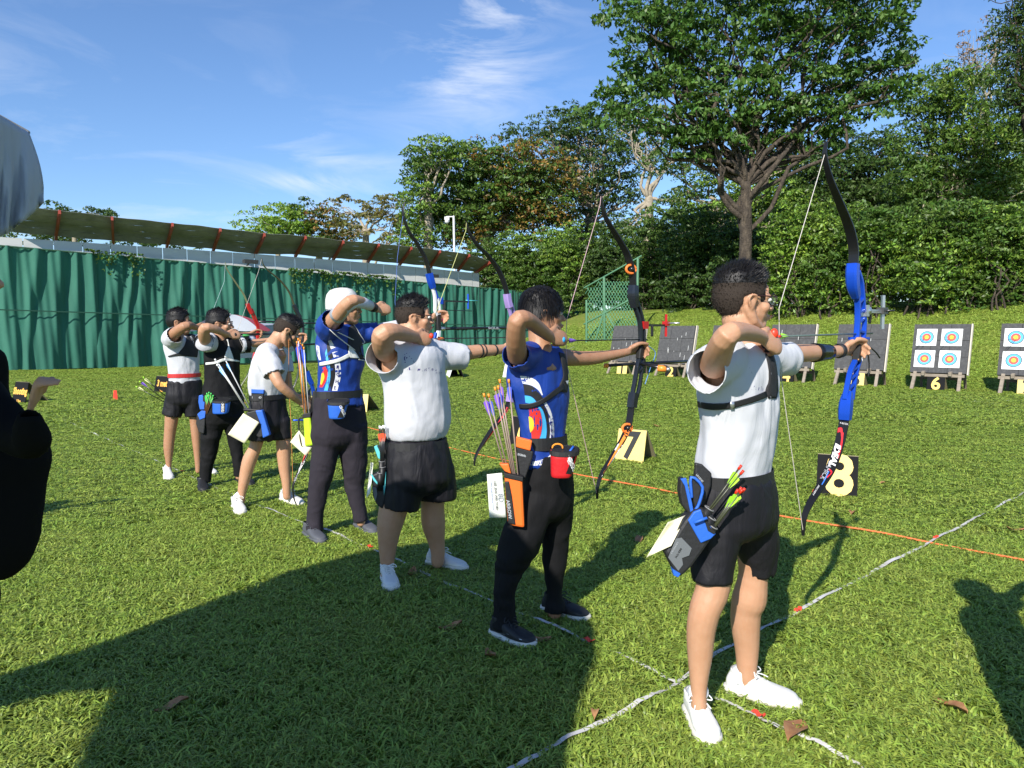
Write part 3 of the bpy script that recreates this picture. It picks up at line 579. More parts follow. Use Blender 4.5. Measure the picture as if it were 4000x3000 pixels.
bush('bush', 'sunlit hedge bush directly behind the blue riser', 27, bl(1810, (490, 530, 570, 610, 635), 46, 30), LG['mid'], .14, 3.0, HG, (LG['lite'], .5))
bush('bush', 'sunlit hedge bush above targets five and six', 26, bl(1900, (490, 530, 570, 600, 625), 46, 30), LG['mid'], .14, 3.0, HG, (LG['lite'], .6))
bush('bush', 'leafy hedge bush above the six target', 25, bl(1995, (490, 530, 570, 600, 622), 46, 30), LG['mid'], .14, 3.0, HG, (LG['lite'], .7))
bush('bush', 'leafy hedge bush between the six and seven targets', 24.5, bl(2085, (480, 520, 560, 600, 630), 48, 30), LG['mid'], .14, 3.0, HG, (LG['lite'], .6))
bush('bush', 'leafy hedge bush above the seven target at the right edge', 24, bl(2180, (480, 520, 560, 600, 630), 50, 30)+bl(2240, (500, 560, 620), 40, 30), LG['mid'], .14, 3.0, HG, (LG['lite'], .5))
# woodland behind, one mass
ps = []
for (u, v, rw, rh, Y_) in [(1560, 560, 110, 70, 50), (1700, 540, 110, 80, 50), (1850, 540, 110, 80, 48), (2000, 530, 110, 80, 46), (2150, 520, 120, 90, 44), (1420, 590, 90, 50, 52), (1300, 590, 90, 45, 54), (1180, 600, 90, 35, 58), (1760, 430, 90, 60, 52), (2010, 430, 90, 50, 50), (2300, 450, 130, 120, 44)]:
    c = PD(u, v, Y_); q = Y_/857; ps.append(blob_pts(c, (rw*q, rw*q*.4, rh*q), int(4.5*rw*rh*q*q*3.1/(.34**2*.25)), .5, lo=.1))
leaves('undergrowth', np.concatenate(ps), .34, LG['dark'], None, .5, kind='stuff', label='dark woodland undergrowth filling the gaps behind the hedge', cat='undergrowth')
# vine on the curtain top
def vine(u0, u1, dens, label):
    pts = []
    for i in range(dens):
        u = R_.uniform(u0, u1); kk = (FP(u, 1050, 0)-FA).dot(SD)/FL; zt = 4.67*(1-kk)+3.85*kk; p = FA+SD*(kk*FL)+CD*R_.uniform(.1, .3); dz = R_.expovariate(5)*(1+math.sin(u*.05)); pts.append((p.x, p.y, zt+.12-min(dz, .9)))
    leaves('creeper', np.array(pts), .13, LG['mid'], None, .7, label=label, cat='creeper')
vine(1120, 1560, 900, 'green creeper trailing over the curtain top behind the hatted archer'); vine(330, 560, 260, 'small creeper tuft over the curtain top at the far left'); 
# chain-link fence piece
gp = MAT['green post']; cl = empty('chain_link_fence', FA+SD*FL, 'green chain-link fence with diagonal braces at the end of the curtain', 'fence')
def clp(u, v): return PD(u, v, 31.5-(u-1262)*.012*1)
A0, A1, A2 = clp(1305, 598), clp(1305, 752), clp(1370, 565)
for a, b, r in [((1305, 600), (1306, 755), .055), ((1267, 650), (1267, 757), .05), ((1378, 560), (1376, 740), .055), ((1262, 622), (1385, 553), .035), ((1262, 700), (1375, 640), .04), ((1306, 668), (1280, 757), .04), ((1306, 668), (1340, 730), .03), ((1270, 757), (1345, 745), .03)]:
    V, Fc = tube([clp(*a), clp(*b)], r, 8); obj('post' if abs(a[0]-b[0]) < 5 else 'rail', V, Fc, gp, cl, smooth=True)
wires = []
for s in range(-20, 21):
    pass
for sg in (1, -1):
    for i in range(-16, 32):
        u0 = 1264+i*6.5
        pts = []
        for j in range(12):
            v = 756-j*13.5; u = u0+sg*j*8.0
            top = 622-(u-1262)*.56
            if 1264 < u < 1376 and top < v: pts.append(clp(u, v))
        if len(pts) > 1: wires.append(bar(pts[0], pts[-1], .014, .014))
V, Fc = join(wires); obj('mesh_wire', V, Fc, mat('green wire', (.10, .30, .17), .6), cl)
# ---------------------------------------------------------------- targets
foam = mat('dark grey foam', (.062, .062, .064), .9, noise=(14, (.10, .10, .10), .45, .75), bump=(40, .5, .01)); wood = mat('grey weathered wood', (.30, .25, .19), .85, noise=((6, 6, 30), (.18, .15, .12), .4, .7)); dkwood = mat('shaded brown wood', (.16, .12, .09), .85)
paper = mat('target paper', (.80, .80, .78), .7); RC = [('paper outer ring', (.74, .74, .72)), ('black ring', (.02, .02, .02)), ('blue ring', (.10, .42, .68)), ('red ring', (.72, .10, .07)), ('gold ring', (.85, .62, .05))]
RM = [mat(n, c, .7) for n, c in RC]
FX = TDIR.normalized(); FN = -TN                         # face normal looks back to the archers
desc = {0: 'far plain dark target butt behind the chain-link fence', 1: 'empty dark target butt behind board one, chalk-scratched', 2: 'empty dark target butt behind board two', 3: 'dark target butt hidden behind the nearest archer\'s head', 4: 'empty dark target butt behind board four', 5: 'empty dark target butt behind the nearest archer\'s bow hand', 6: 'target butt on trestle with four paper faces above board six', 7: 'target butt with paper faces cut off at the right edge', 8: 'target butt just beyond the right edge'}
def target(i):
    c = T2+TDIR*(i-2); g = gz(c.x, c.y); c = Vector((c.x, c.y, g)); t = empty('target_butt', c, desc[i], 'target', 'target butts along the foot of the bank')
    Wd, Ht, Th = 1.26, 1.27, .17; tilt = rad(14); up = (UP*math.cos(tilt)+TN*math.sin(tilt)); nf = (FN*math.cos(tilt)+UP*math.sin(tilt)); z0 = .46; o = c+UP*z0+FN*.05
    ax = (FX, nf, up)
    cols = [(-.63, -.21), (-.21, .21), (.21, .63)] 
    for r in range(3):
        for q in range(3):
            sh = .0 if r % 2 == 0 else .0; a, b = cols[q]
            V, Fc = box(o+FX*((a+b)/2)+up*(Ht/3*(r+.5))-nf*(Th/2+R_.uniform(0, .012)), (b-a)-.007, Th, Ht/3-.007, ax); obj('foam_block', V, Fc, foam, t)
    V, Fc = join([box(o+FX*(Wd/2+.016)+up*(Ht/2)-nf*(Th*.5), .03, .05, Ht+.04, ax), box(o+FX*(Wd/2+.014)+up*(Ht/2)-nf*(Th*.92), .03, .04, Ht+.04, ax)]); obj('side_batten', V, Fc, mat('pale edge batten', (.55, .50, .42), .7), t)
    for s in (-1, 1):
        V, Fc = bar(c+FX*(s*.52)+FN*.28, c+FX*(s*.50)+FN*.02+UP*(z0+.02), .075, .05); obj('leg', V, Fc, wood, t)
        V, Fc = bar(c+FX*(s*.50)+TN*.62+UP*-.02, c+FX*(s*.48)+TN*.26+UP*(z0+.9), .06, .05); obj('leg', V, Fc, dkwood, t)
        V, Fc = bar(c+FX*(s*.3)+FN*.16+UP*(z0-.02), c+FX*(s*.3)+TN*.2+UP*(z0+.04), .07, .09); obj('support_block', V, Fc, wood, t)
    V, Fc = bar(c+FX*-.6+FN*.06+UP*(z0-.06), c+FX*.6+FN*.06+UP*(z0-.06), .05, .07); obj('cross_rail', V, Fc, wood, t)
    V, Fc = bar(c+FX*-.5+TN*.5+UP*.3, c+FX*.5+TN*.5+UP*.3, .04, .07); obj('cross_rail', V, Fc, dkwood, t)
    if i in (1, 4, 5, 2):
        pr = []
        for _ in range(9):
            x, y = R_.uniform(-.5, .5), R_.uniform(.15, 1.15); pr.append(box(o+FX*x+up*y+nf*.003, .008, .004, R_.uniform(.03, .16), ax))
        obj('chalk_mark', *join(pr), paper, t)
    if i >= 6:
        for fx_, fy in ((-.30, .92), (.26, .92), (-.30, .36), (.26, .36)):
            fc = o+FX*(fx_-.02)+up*fy+nf*.006; V, Fc = box(fc, .46, .006, .44, ax); f = obj('target_face', V, Fc, paper, t)
            for k, (rr, mm_) in enumerate([(.20, 0), (.165, 1), (.150, 2), (.098, 3), (.048, 4)]):
                n = 28; cc = fc+nf*(.0042+.0016*k); V = [cc+FX*(math.cos(6.2832*j/n)*rr)+up*(math.sin(6.2832*j/n)*rr) for j in range(n)]; obj('ring', V, [tuple(range(n))], RM[mm_], f)
            if fy > .6:
                for _ in range(3):
                    ar = fc+FX*R_.uniform(-.09, .09)+up*R_.uniform(-.08, .08); V, Fc = tube([ar, ar-SD*.55+UP*.01], .004, 5, roundcap=False); aa = obj('arrow', V, Fc, mat('arrow shaft', (.02, .02, .02), .3), None, label='thin black arrow stuck in an upper face of the %s target' % ('six' if i == 6 else 'seven' if i == 7 else 'off-frame'), cat='arrow', group='arrows stuck in the target faces')
for i in (1, 2, 3, 4, 5, 6, 7): target(i)
# ---------------------------------------------------------------- number boards
ysign = mat('yellow painted board', (.78, .62, .20), .55, noise=(9, (.68, .50, .14), .5, .8)); ydig = mat('yellow numeral', (.85, .60, .16), .5); kb = mat('black painted board', (.012, .012, .013), .85, spec=.15, noise=(45, (.25, .25, .25), .74, .80)); kd = mat('black numeral', (.015, .015, .015), .5); ply = mat('raw board back', (.22, .19, .11), .9)
def board(label, BL, BR, ht, lean, depth, face, digit, dm, dsz=.8, sx=1.0, bold=.03, sub=None, group='numbered boards in front of the archers', name='number_board', dx=0, dy=0, gx=.0):
    a, b = G(*BL), G(*BR); a.z = gz(a.x, a.y); b.z = gz(b.x, b.y); x = (b-a); W_ = x.length; x.normalize(); back = Vector((-x.y, x.x, 0)); back = back if back.y > 0 else -back
    c = (a+b)/2; t = empty(name, c, label, 'sign', group); up = (UP*math.cos(lean)+back*math.sin(lean)); nf = (-back*math.cos(lean)+UP*math.sin(lean)); th = .012
    V, Fc = box(c+up*(ht/2)-nf*th/2, W_, th, ht, (x, nf, up)); fb = obj('front_board', V, Fc, face, t)
    top = c+up*ht; hb = math.hypot(depth, top.z-c.z); foot = Vector((top.x, top.y, c.z))+back*depth; u2 = (top-foot).normalized(); n2 = u2.cross(x); V, Fc = box((top+foot)/2+back*.012, W_, th, (top-foot).length, (x, n2, u2)); obj('back_board', V, Fc, ply, t)
    if digit:
        V, Fc = txt(digit, ht*dsz*1.35, bold*ht); V = [c+up*(ht*.5+y+dy*ht)+x*(q*sx+dx*W_)+nf*.0025 for q, y in V]; obj('lettering', V, Fc, dm, fb)
    if sub:
        V, Fc = txt(sub, ht*.2, .004); V = [c+up*(ht*.14+y)+x*(q*sx)+nf*.0025 for q, y in V]; obj('lettering', V, Fc, dm, fb)
board('black board with yellow numeral 8 behind the blue bow', (3187, 1942), (3348, 1957), .385, rad(14), .36, kb, '8', ydig, .95, .95, .035, dx=.05)
board('yellow board with black numeral 7 behind the black bow', (2402, 1806), (2511, 1818), .385, rad(14), .30, ysign, '7', kd, .82, .9, .03)
board('black board with yellow numeral 6 between two archers\' bows', (1985, 1748), (2066, 1757), .40, rad(14), .32, kb, '6', ydig, .95, .9, .035, dx=.2)
board('yellow board seen edge-on behind the hatted archer', (1330, 1615), (1432, 1618), .36, rad(14), .5, ysign, '5', kd, .8, .9)
board('small yellow board glimpsed between the stooping archer and the hatted one', (1175, 1565), (1225, 1568), .30, rad(14), .28, ysign, '4', kd, .8, .9)
TG = 'small number boards under the targets'
def tboard(i, face, dm, label):
    c = T2+TDIR*(i-2)+FN*.18; a, b = c-FX*.20, c+FX*.20; a.z = b.z = 0; x = FX; t = empty('number_board', c, label, 'sign', TG); lean = rad(10); up = UP*math.cos(lean)+TN*math.sin(lean); nf = FN*math.cos(lean)+UP*math.sin(lean); h = .37
    c = Vector((c.x, c.y, gz(c.x, c.y))); V, Fc = box(c+up*(h/2), .40, .012, h, (x, nf, up)); fb = obj('front_board', V, Fc, face, t)
    top = c+up*h; foot = c+TN*.36; u2 = (top-foot).normalized(); V, Fc = box((top+foot)/2+TN*.01, .40, .012, (top-foot).length, (x, u2.cross(x), u2)); obj('back_board', V, Fc, ply, t)
    V, Fc = txt(str(i), h*1.15, .012); V = [c+up*(h*.5+y)+x*q+nf*.009 for q, y in V]; obj('lettering', V, Fc, dm, fb)
for i, (f_, d_, l_) in {1: (ysign, kd, 'yellow board with black numeral 1 under the first target'), 2: (kb, ydig, 'black board with yellow numeral 2 under the second target'), 3: (ysign, kd, 'yellow board three hidden behind the nearest archer\'s shoulder'), 4: (kb, ydig, 'black board with yellow numeral 4 beside the nearest archer\'s sleeve'), 5: (ysign, kd, 'yellow board five half hidden by the blue riser'), 6: (kb, ydig, 'black board with yellow numeral 6 under the four-face target'), 7: (ysign, kd, 'yellow board with black numeral 7 at the right edge')}.items(): tboard(i, f_, d_, l_)
board('small black board lettered Shooting Line on the lawn at the far left', (45, 1578), (96, 1583), .46, rad(12), .40, kb, 'Shooting', mat('orange lettering', (.85, .45, .08), .5), .30, .8, .02, sub='3 line', group='black lettered boards', name='line_board', dy=.08)
board('small black board lettered 3 met, half hidden by the archer at far left', (600, 1540), (655, 1544), .42, rad(12), .40, kb, '3 met', MAT['orange lettering'], .36, .8, .02, sub='Line', group='black lettered boards', name='line_board', dy=.08, )
# white A-frame boards by the curtain foot
whb = mat('white board', (.78, .78, .76), .5)
for (bl_, br_, tt, lb) in (((1962, 1478), (2030, 1482), 1.0, 'white A-frame board with black side behind the elbow of the archer in blue'), ((1740, 1470), (1752, 1480), .9, 'white A-frame board edge just right of the white-shirted archer\'s back')):
    a, b = G(*bl_), G(*br_); x = (b-a); W_ = max(.5, x.length); x.normalize(); back = Vector((-x.y, x.x, 0)); back = back if back.y > 0 else -back; h = .75*tt; t = empty('easel_board', a, lb, 'board', 'white A-frame boards by the curtain')
    V, Fc = prism([a, b, b+back*.22+UP*h, a+back*.22+UP*h], back*.02); obj('front_board', V, Fc, whb, t)
    V, Fc = prism([a+back*.5, b+back*.5, b+back*.23+UP*h, a+back*.23+UP*h], back*.02); obj('back_board', V, Fc, kb, t)
    V, Fc = prism([a-x*.02+back*.05, a-x*.02+back*.45, a-x*.02+back*.24+UP*(h-.1)], x*.01); obj('side_cloth', V, Fc, kb, t)
# little orange marker
V, Fc = join([bar(GD(247, 868)+UP*.02, GD(249, 866)+UP*.22, .05, .02), bar(GD(252, 869)+UP*.02, GD(250, 866)+UP*.22, .05, .02)]); obj('marker_peg', V, Fc, tape_r, label='small orange-red marker peg on the lawn at left', cat='marker')
# ---------------------------------------------------------------- parasol + tent
pc = PD(497, 716, 14.0); t = empty('parasol', Vector((pc.x, pc.y, 0)), 'blue, white and red sun umbrella behind the two leftmost archers', 'umbrella')
cols_ = [(.08, .30, .62), (.60, .62, .64), (.55, .08, .10), (.10, .34, .66), (.08, .08, .10), (.62, .63, .65), (.07, .28, .6), (.6, .1, .1)]
R0 = .74; apex = PD(497, 679, 14.0)
for i in range(8):
    V = []; n_ = 4
    for j in range(6):
        r = j/5; zz = apex.z-.30*r**2.0
        for q in range(n_+1):
            a = 2*math.pi*(i+q/n_)/8+.35; V.append((apex.x+math.cos(a)*R0*r, apex.y+math.sin(a)*R0*r, zz-.03*math.sin(q/n_*math.pi)*r))
    Fc = [(j*(n_+1)+q, j*(n_+1)+q+1, (j+1)*(n_+1)+q+1, (j+1)*(n_+1)+q) for j in range(5) for q in range(n_)]
    o = obj('canopy_panel', V, Fc, mat('umbrella cloth %d' % (i % 5), cols_[i], .6, trans=.2), t, smooth=True)
V, Fc = tube([Vector((apex.x, apex.y, 0)), apex], .018, 8); obj('pole', V, Fc, wm, t)
# white pop-up shelter under it
sh = empty('popup_shelter', PD(505, 800, 13.2), 'low grey-white pop-up shelter beneath the blue umbrella', 'shelter'); cw = mat('white shelter cloth', (.42, .45, .50), .6, trans=.2)
q = [PD(u, v, y) for u, v, y in [(440, 716, 14.2), (500, 702, 14.0), (555, 704, 14.0), (578, 724, 14.3), (580, 760, 14.4), (555, 772, 14.1), (500, 775, 14.0), (445, 770, 14.3)]]
q2 = [p+Vector((.25, .9, .05 if i < 4 else 0)) for i, p in enumerate(q)]
V, Fc = join([([*q, *q2], [(0, 1, 6, 7), (1, 2, 5, 6), (2, 3, 4, 5), (0, 8, 9, 1), (1, 9, 10, 2), (2, 10, 11, 3), (3, 11, 12, 4), (0, 7, 15, 8), (8, 15, 14, 9), (9, 14, 13, 10), (10, 13, 12, 11)])]); obj('shelter_cloth', V, Fc, cw, sh)
# seen marquee corner; its unseen roof is outlined to cast the foreground shade
OFF = Vector((math.sin(SUN_AZ+math.pi), math.cos(SUN_AZ+math.pi), 0))/math.tan(SUN_EL)
ol = [(0, 1470, 2.1), (250, 1392, 2.08), (480, 1300, 2.06), (640, 1240, 2.05), (800, 1197, 2.05), (920, 1180, 2.04), (1042, 1178, 2.04), (1150, 1228, 2.25), (1240, 1273, 2.4), (1292, 1365, 2.4), (1296, 1425, 2.35), (1262, 1520, 2.3), (1238, 1620, 2.2), (1215, 1900, 2.2), (-100, 2300, 2.3), (120, 1800, 2.3), (180, 1680, 2.3), (212, 1590, 2.3), (258, 1496, 2.25), (160, 1502, 2.2), (70, 1522, 2.2), (0, 1545, 2.2), (-500, 1640, 2.2), (-900, 1700, 2.1), (-900, 1630, 2.1), (-500, 1570, 2.1)]
cpts = []
for u, v, z in ol:
    g = GD(u, v); cpts.append(Vector((g.x, g.y, 0))-OFF*z+UP*z)
tent = empty('marquee', Vector((cpts[6].x, cpts[6].y, 0)), 'corner of a weathered white marquee with a flapping valance at the left edge', 'marquee')
tm = mat('weathered white marquee cloth', (.50, .53, .60), .7, noise=((5, 5, 1.2), (.36, .37, .40), .55, .8), bump=(6, .4, .03, (1, 1, .2)), trans=.12); bpy.data.materials[tm.name]
bm = bmesh.new(); vs_ = [bm.verts.new(p) for p in cpts]; fc = bm.faces.new(vs_); bmesh.ops.triangulate(bm, faces=[fc]); me = bpy.data.meshes.new('shade_roof_cloth'); bm.to_mesh(me); bm.free(); me.materials.append(tm)
o = bpy.data.objects.new('shade_roof_cloth', me); col.objects.link(o); par(o, tent); s_ = o.modifiers.new('s', 'SOLIDIFY'); s_.thickness = .004
YT = cpts[6].y
edge = [(-330, 330), (-150, 385), (0, 452), (50, 482), (109, 517)]; low = [(-330, 960), (-150, 950), (0, 925), (43, 905), (172, 791)]
cl_ = [(0, 0)]; V = []; n_, m_ = 26, 14
for i in range(n_+1):
    t_ = i/n_; x = t_*4; k_ = min(3, int(x)); fr = x-k_; u0 = edge[k_][0]*(1-fr)+edge[k_+1][0]*fr; v0 = edge[k_][1]*(1-fr)+edge[k_+1][1]*fr; u1 = low[k_][0]*(1-fr)+low[k_+1][0]*fr; v1 = low[k_][1]*(1-fr)+low[k_+1][1]*fr
    for j in range(m_+1):
        s = j/m_; bulge = math.sin(s*math.pi)*14*t_; V.append(P(u0+(u1-u0)*s+bulge, v0+(v1-v0)*s, YT-(1-t_)*.35+.03*math.sin(t_*26+s*2)*s+.015*math.sin(t_*61+s*5)*s))
Fc = [(i*(m_+1)+j, (i+1)*(m_+1)+j, (i+1)*(m_+1)+j+1, i*(m_+1)+j+1) for i in range(n_) for j in range(m_)]
o = obj('valance', V, Fc, tm, tent, smooth=True); s_ = o.modifiers.new('s', 'SOLIDIFY'); s_.thickness = .003
V, Fc = tube([P(-330, 330, YT-.35), P(-100, 405, YT-.1), P(109, 517, YT)], .006, 6, 3); obj('piping', V, Fc, mat('grimy piping', (.25, .24, .22), .8), tent)
for px_ in (cpts[0]+Vector((-.2, -.1, 0)), Vector((-2.1, -.2, 2.3)), Vector((-.9, -.6, 2.25))):
    V, Fc = tube([Vector((px_.x, px_.y, 0)), Vector((px_.x, px_.y, 2.06))], .02, 8); obj('pole', V, Fc, mat('steel pole', (.4, .4, .42), .4, metal=.8), tent)
# ================================================================= PEOPLE
skin_m = mat('tan skin', (.50, .275, .165), .52, noise=(22, (.46, .24, .135), .4, .7), sss=.12, bump=(140, .08, .002)); skin_d = mat('deeper tan skin', (.40, .21, .12), .52, noise=(22, (.36, .18, .10), .4, .7), sss=.12)
lip_m = mat('lips', (.40, .14, .11), .45); hair_m = mat('black hair', (.008, .007, .007), .5, spec=.35, bump=(220, .4, .003)); crop_m = mat('cropped hair', (.036, .027, .021), .8, spec=.2, bump=(300, .6, .003)); eye_m = mat('eye white', (.7, .68, .64), .2); iris_m = mat('dark iris', (.02, .012, .01), .1)
white_m = mat('white jersey cloth', (.54, .55, .585), .75, bump=(7, .45, .02, (1, 1, .35)), sheen=.1); black_m = mat('black cloth', (.006, .006, .007), .8, spec=.25, bump=(9, .5, .02, (1, 1, .4)), sheen=0); blackn = mat('black nylon', (.009, .0085, .012), .62, spec=.35, bump=(10, .6, .02, (1, 1, .35)))
blue_m = mat('royal blue jersey', (.006, .040, .27), .55, bump=(8, .5, .02, (1, 1, .35))); grey_tr = mat('charcoal trousers', (.026, .022, .030), .85, spec=.25, bump=(9, .5, .02, (1, 1, .5))); strap_b = mat('black webbing', (.012, .012, .013), .6); strap_w = mat('white webbing', (.72, .72, .68), .55); mesh_b = mat('black mesh guard', (.02, .02, .022), .75, bump=(320, .8, .004))
shoe_w = mat('white trainer', (.70, .69, .65), .6, bump=(200, .35, .002)); sole_w = mat('cream sole', (.66, .63, .55), .6); shoe_k = mat('black trainer', (.014, .014, .015), .6, bump=(180, .3, .002)); shoe_g = mat('grey trainer', (.08, .085, .10), .7, bump=(150, .4, .002)); lace_m = mat('white lace', (.75, .75, .72), .7); sock_w = mat('white sock', (.68, .69, .72), .85, bump=(250, .5, .002)); navy_t = mat('navy print', (.03, .025, .16), .6)
red_tab = mat('red finger tab', (.75, .05, .02), .4); gl_m = mat('spectacle frame', (.03, .012, .012), .25); lens_m = mat('spectacle lens', (.3, .33, .35), .05, spec=.8); lens_m.node_tree.nodes['Principled BSDF'].inputs['Alpha'].default_value = .22
def sst(x, a, b):
    t = np.clip((x-a)/(b-a), 0, 1); return t*t*(3-2*t)
def folds(amp, sc=(9, 9, 2.6), seed=0.0, amp2=0, sc2=(16, 16, 16)):
    def f_(co, no):
        q = co*np.array(sc)+seed; wv = fnoise(q*.6+5, 2); n = fnoise(q+wv[:, None]*.8, 2); rdg = 1-np.abs(n)*1.6
        d = amp*(rdg-.45)
        if amp2: d = d+amp2*fnoise(co*np.array(sc2)+seed+9, 2)
        return co+no*d[:, None]
    return f_
class Head:
    def __init__(s, uc, vt, vb, az, pitch, Y, roll=0):
        s.c = P(uc, (vt+vb)/2, Y); s.s = (vb-vt)/ppm(s.c)/.245
        f_ = azv(az); r = f_.cross(UP); s.f = (f_*math.cos(rad(pitch))+UP*math.sin(rad(pitch))); s.u = r.cross(s.f); s.r = r
    def T(s, x, y, z): return s.c+(s.r*x+s.f*(y-.0)+s.u*(z-.1225))*s.s
    def E(s, c, r): return ell(s.T(*c), [q*s.s for q in r], (s.r, s.f, s.u))
    def tb(s, pts, rr, n=8, **k): return tube([s.T(*p) for p in pts], [q*s.s for q in (rr if hasattr(rr, '__len__') else [rr]*len(pts))], n, 2, **k)
    def skull(s):
        o = [s.E((0, -.012, .133), (.074, .094, .090)), s.E((0, .030, .085), (.060, .062, .072)), s.E((0, .055, .030), (.034, .034, .028)), s.E((0, .066, .020), (.020, .018, .016)),
             s.E((0, .062, .128), (.052, .026, .030)), s.E((0, .070, .150), (.045, .018, .030)), s.E((0, .082, .054), (.024, .013, .016))]
        for q in (-1, 1):
            o += [s.tb([(q*.060, -.008, .085), (q*.054, .012, .042), (q*.026, .055, .018)], [.020, .018, .014]), s.E((q*.038, .058, .090), (.024, .024, .022)), s.E((q*.030, .080, .128), (.018, .009, .006)), s.E((q*.013, .098, .084), (.008, .009, .007)),
                  s.tb([(q*.078, .010, .112), (q*.087, .006, .126), (q*.091, -.012, .131), (q*.091, -.024, .118), (q*.086, -.020, .098), (q*.079, -.006, .083)], [.004, .0052, .0055, .0055, .0052, .0062]), s.E((q*.078, -.006, .106), (.006, .016, .022))]
        o += [s.tb([(0, .080, .126), (0, .096, .104), (0, .108, .087)], [.008, .010, .0115]), s.E((0, .095, .060), (.021, .008, .0055)), s.E((0, .093, .049), (.018, .008, .006))]
        return o
    def neckpt(s): return s.T(0, -.022, .055)
ZL = dict(crew=[(-.12, .040), (-.06, .050), (-.042, .066), (-.030, .124), (.012, .133), (.03, .118), (.045, .125), (.055, .165), (.072, .186), (.1, .196)],
          bowl=[(-.12, .030), (-.06, .030), (-.040, .050), (-.030, .098), (.012, .118), (.03, .100), (.05, .108), (.065, .140), (.08, .150), (.1, .155)],
          short=[(-.12, .040), (-.06, .046), (-.042, .060), (-.030, .118), (.012, .128), (.03, .110), (.045, .120), (.058, .158), (.072, .172), (.1, .178)])
def hair(h, style, parent, nst):
    ht, hs = dict(crew=(.022, .0035), bowl=(.027, .017), short=(.024, .008))[style]; zl = ZL[style]; nu, nv = 64, 40; V = []; info = []
    for j in range(nv+1):
        ph = -math.pi*.42+math.pi*.92*j/nv
        for i in range(nu):
            a = 2*math.pi*i/nu; n = Vector((math.cos(a)*math.cos(ph), math.sin(a)*math.cos(ph), math.sin(ph)))
            p = Vector((n.x*.074, -.012+n.y*.094, .133+n.z*.090))
            if p.y > .03: p.x *= 1.0; p.y = max(p.y, p.y+.012*min(1, max(0, (.18-p.z)/.05)))
            z0 = np.interp(p.y, [q[0] for q in zl], [q[1] for q in zl]); m = float(sst(p.z, z0-.004, z0+.010)); top = float(sst(p.z, .150, .205))
            t = hs+(ht-hs)*top
            if style == 'crew': t += .010*top*float(sst(p.y, -.02, .07))
            t *= (1+.22*R_.uniform(-1, 1)*top)
            t = m*t-(1-m)*.006; q = p+n*t; V.append(h.T(*q)); info.append((p, n, m, top, t))
    Fc, mi = [], []
    for j in range(nv):
        for i in range(nu):
            a, b = j*nu+i, j*nu+(i+1) % nu; Fc.append((a, b, b+nu, a+nu)); mi.append(1 if style == 'crew' and info[a][3] < .25 else 0)
    Fc.append(tuple(nv*nu+i for i in range(nu))); mi.append(0)
    V2, F2, M2 = list(V), list(Fc), list(mi)
    idx = [i for i, q in enumerate(info) if q[2] > .6]
    for _ in range(nst):
        p, n, m, top, t = info[R_.choice(idx)]; jx = Vector((R_.uniform(-1, 1), R_.uniform(-1, 1), R_.uniform(-1, 1)))*.006; q = p+n*t*.75+jx
        if style == 'bowl': down = Vector((n.x, n.y*.9, -.7-(1-n.z)*.8)); d = (down-n*down.dot(n)*.88).normalized(); ln = R_.uniform(.03, .055)*(.55 if p.z < .12 else 1)
        else:
            d = (n+Vector((R_.uniform(-.3, .3), .55 if top > .3 else -.1, R_.uniform(-.2, .4)))).normalized(); ln = (.004+.020*top)*R_.uniform(.6, 1.2)*(1.0 if style == 'crew' else 1.1)
        s_ = d.cross(n+Vector((.01, .02, 0))).normalized()*R_.uniform(.0012, .0026); k = len(V2); V2 += [h.T(*(q-s_)), h.T(*(q+s_)), h.T(*(q+d*ln+n*(.006 if style == 'bowl' else 0)))]; F2.append((k, k+1, k+2)); M2.append(1 if style == 'crew' and top < .2 else 0)
    return obj('hair', V2, F2, [hair_m, crop_m], parent, smooth=True, mi=M2)
def glasses(h, parent):
    o = []
    for q in (-1, 1):
        o.append(h.tb([(q*.079, -.010, .122), (q*.079, .01, .129), (q*.070, .092, .124)], .0022, 6)); n = 14
        ring = [h.T(q*.034+.026*math.cos(6.2832*i/n), .1-.006*abs(math.cos(6.2832*i/n)), .116+.020*math.sin(6.2832*i/n)) for i in range(n+1)]; o.append(tube(ring, .0016*h.s, 6, 1, roundcap=False))
    o.append(h.tb([(-.010, .104, .120), (.010, .104, .120)], .0018, 6)); g = obj('glasses', *join(o), gl_m, parent, smooth=True)
    for q in (-1, 1):
        n = 12; obj('lens', [h.T(q*.034+.025*math.cos(6.2832*i/n), .099, .116+.019*math.sin(6.2832*i/n)) for i in range(n)], [tuple(range(n))], lens_m, g)
CURL = dict(draw=[(25, 78, 60), (28, 80, 60), (32, 80, 60), (60, 80, 50)], grip=[(48, 48, 30), (54, 50, 30), (58, 52, 30), (62, 55, 30)], open=[(12, 18, 12), (14, 20, 12), (18, 24, 14), (22, 28, 16)], loose=[(30, 35, 25), (34, 40, 25), (38, 42, 28), (44, 46, 30)])
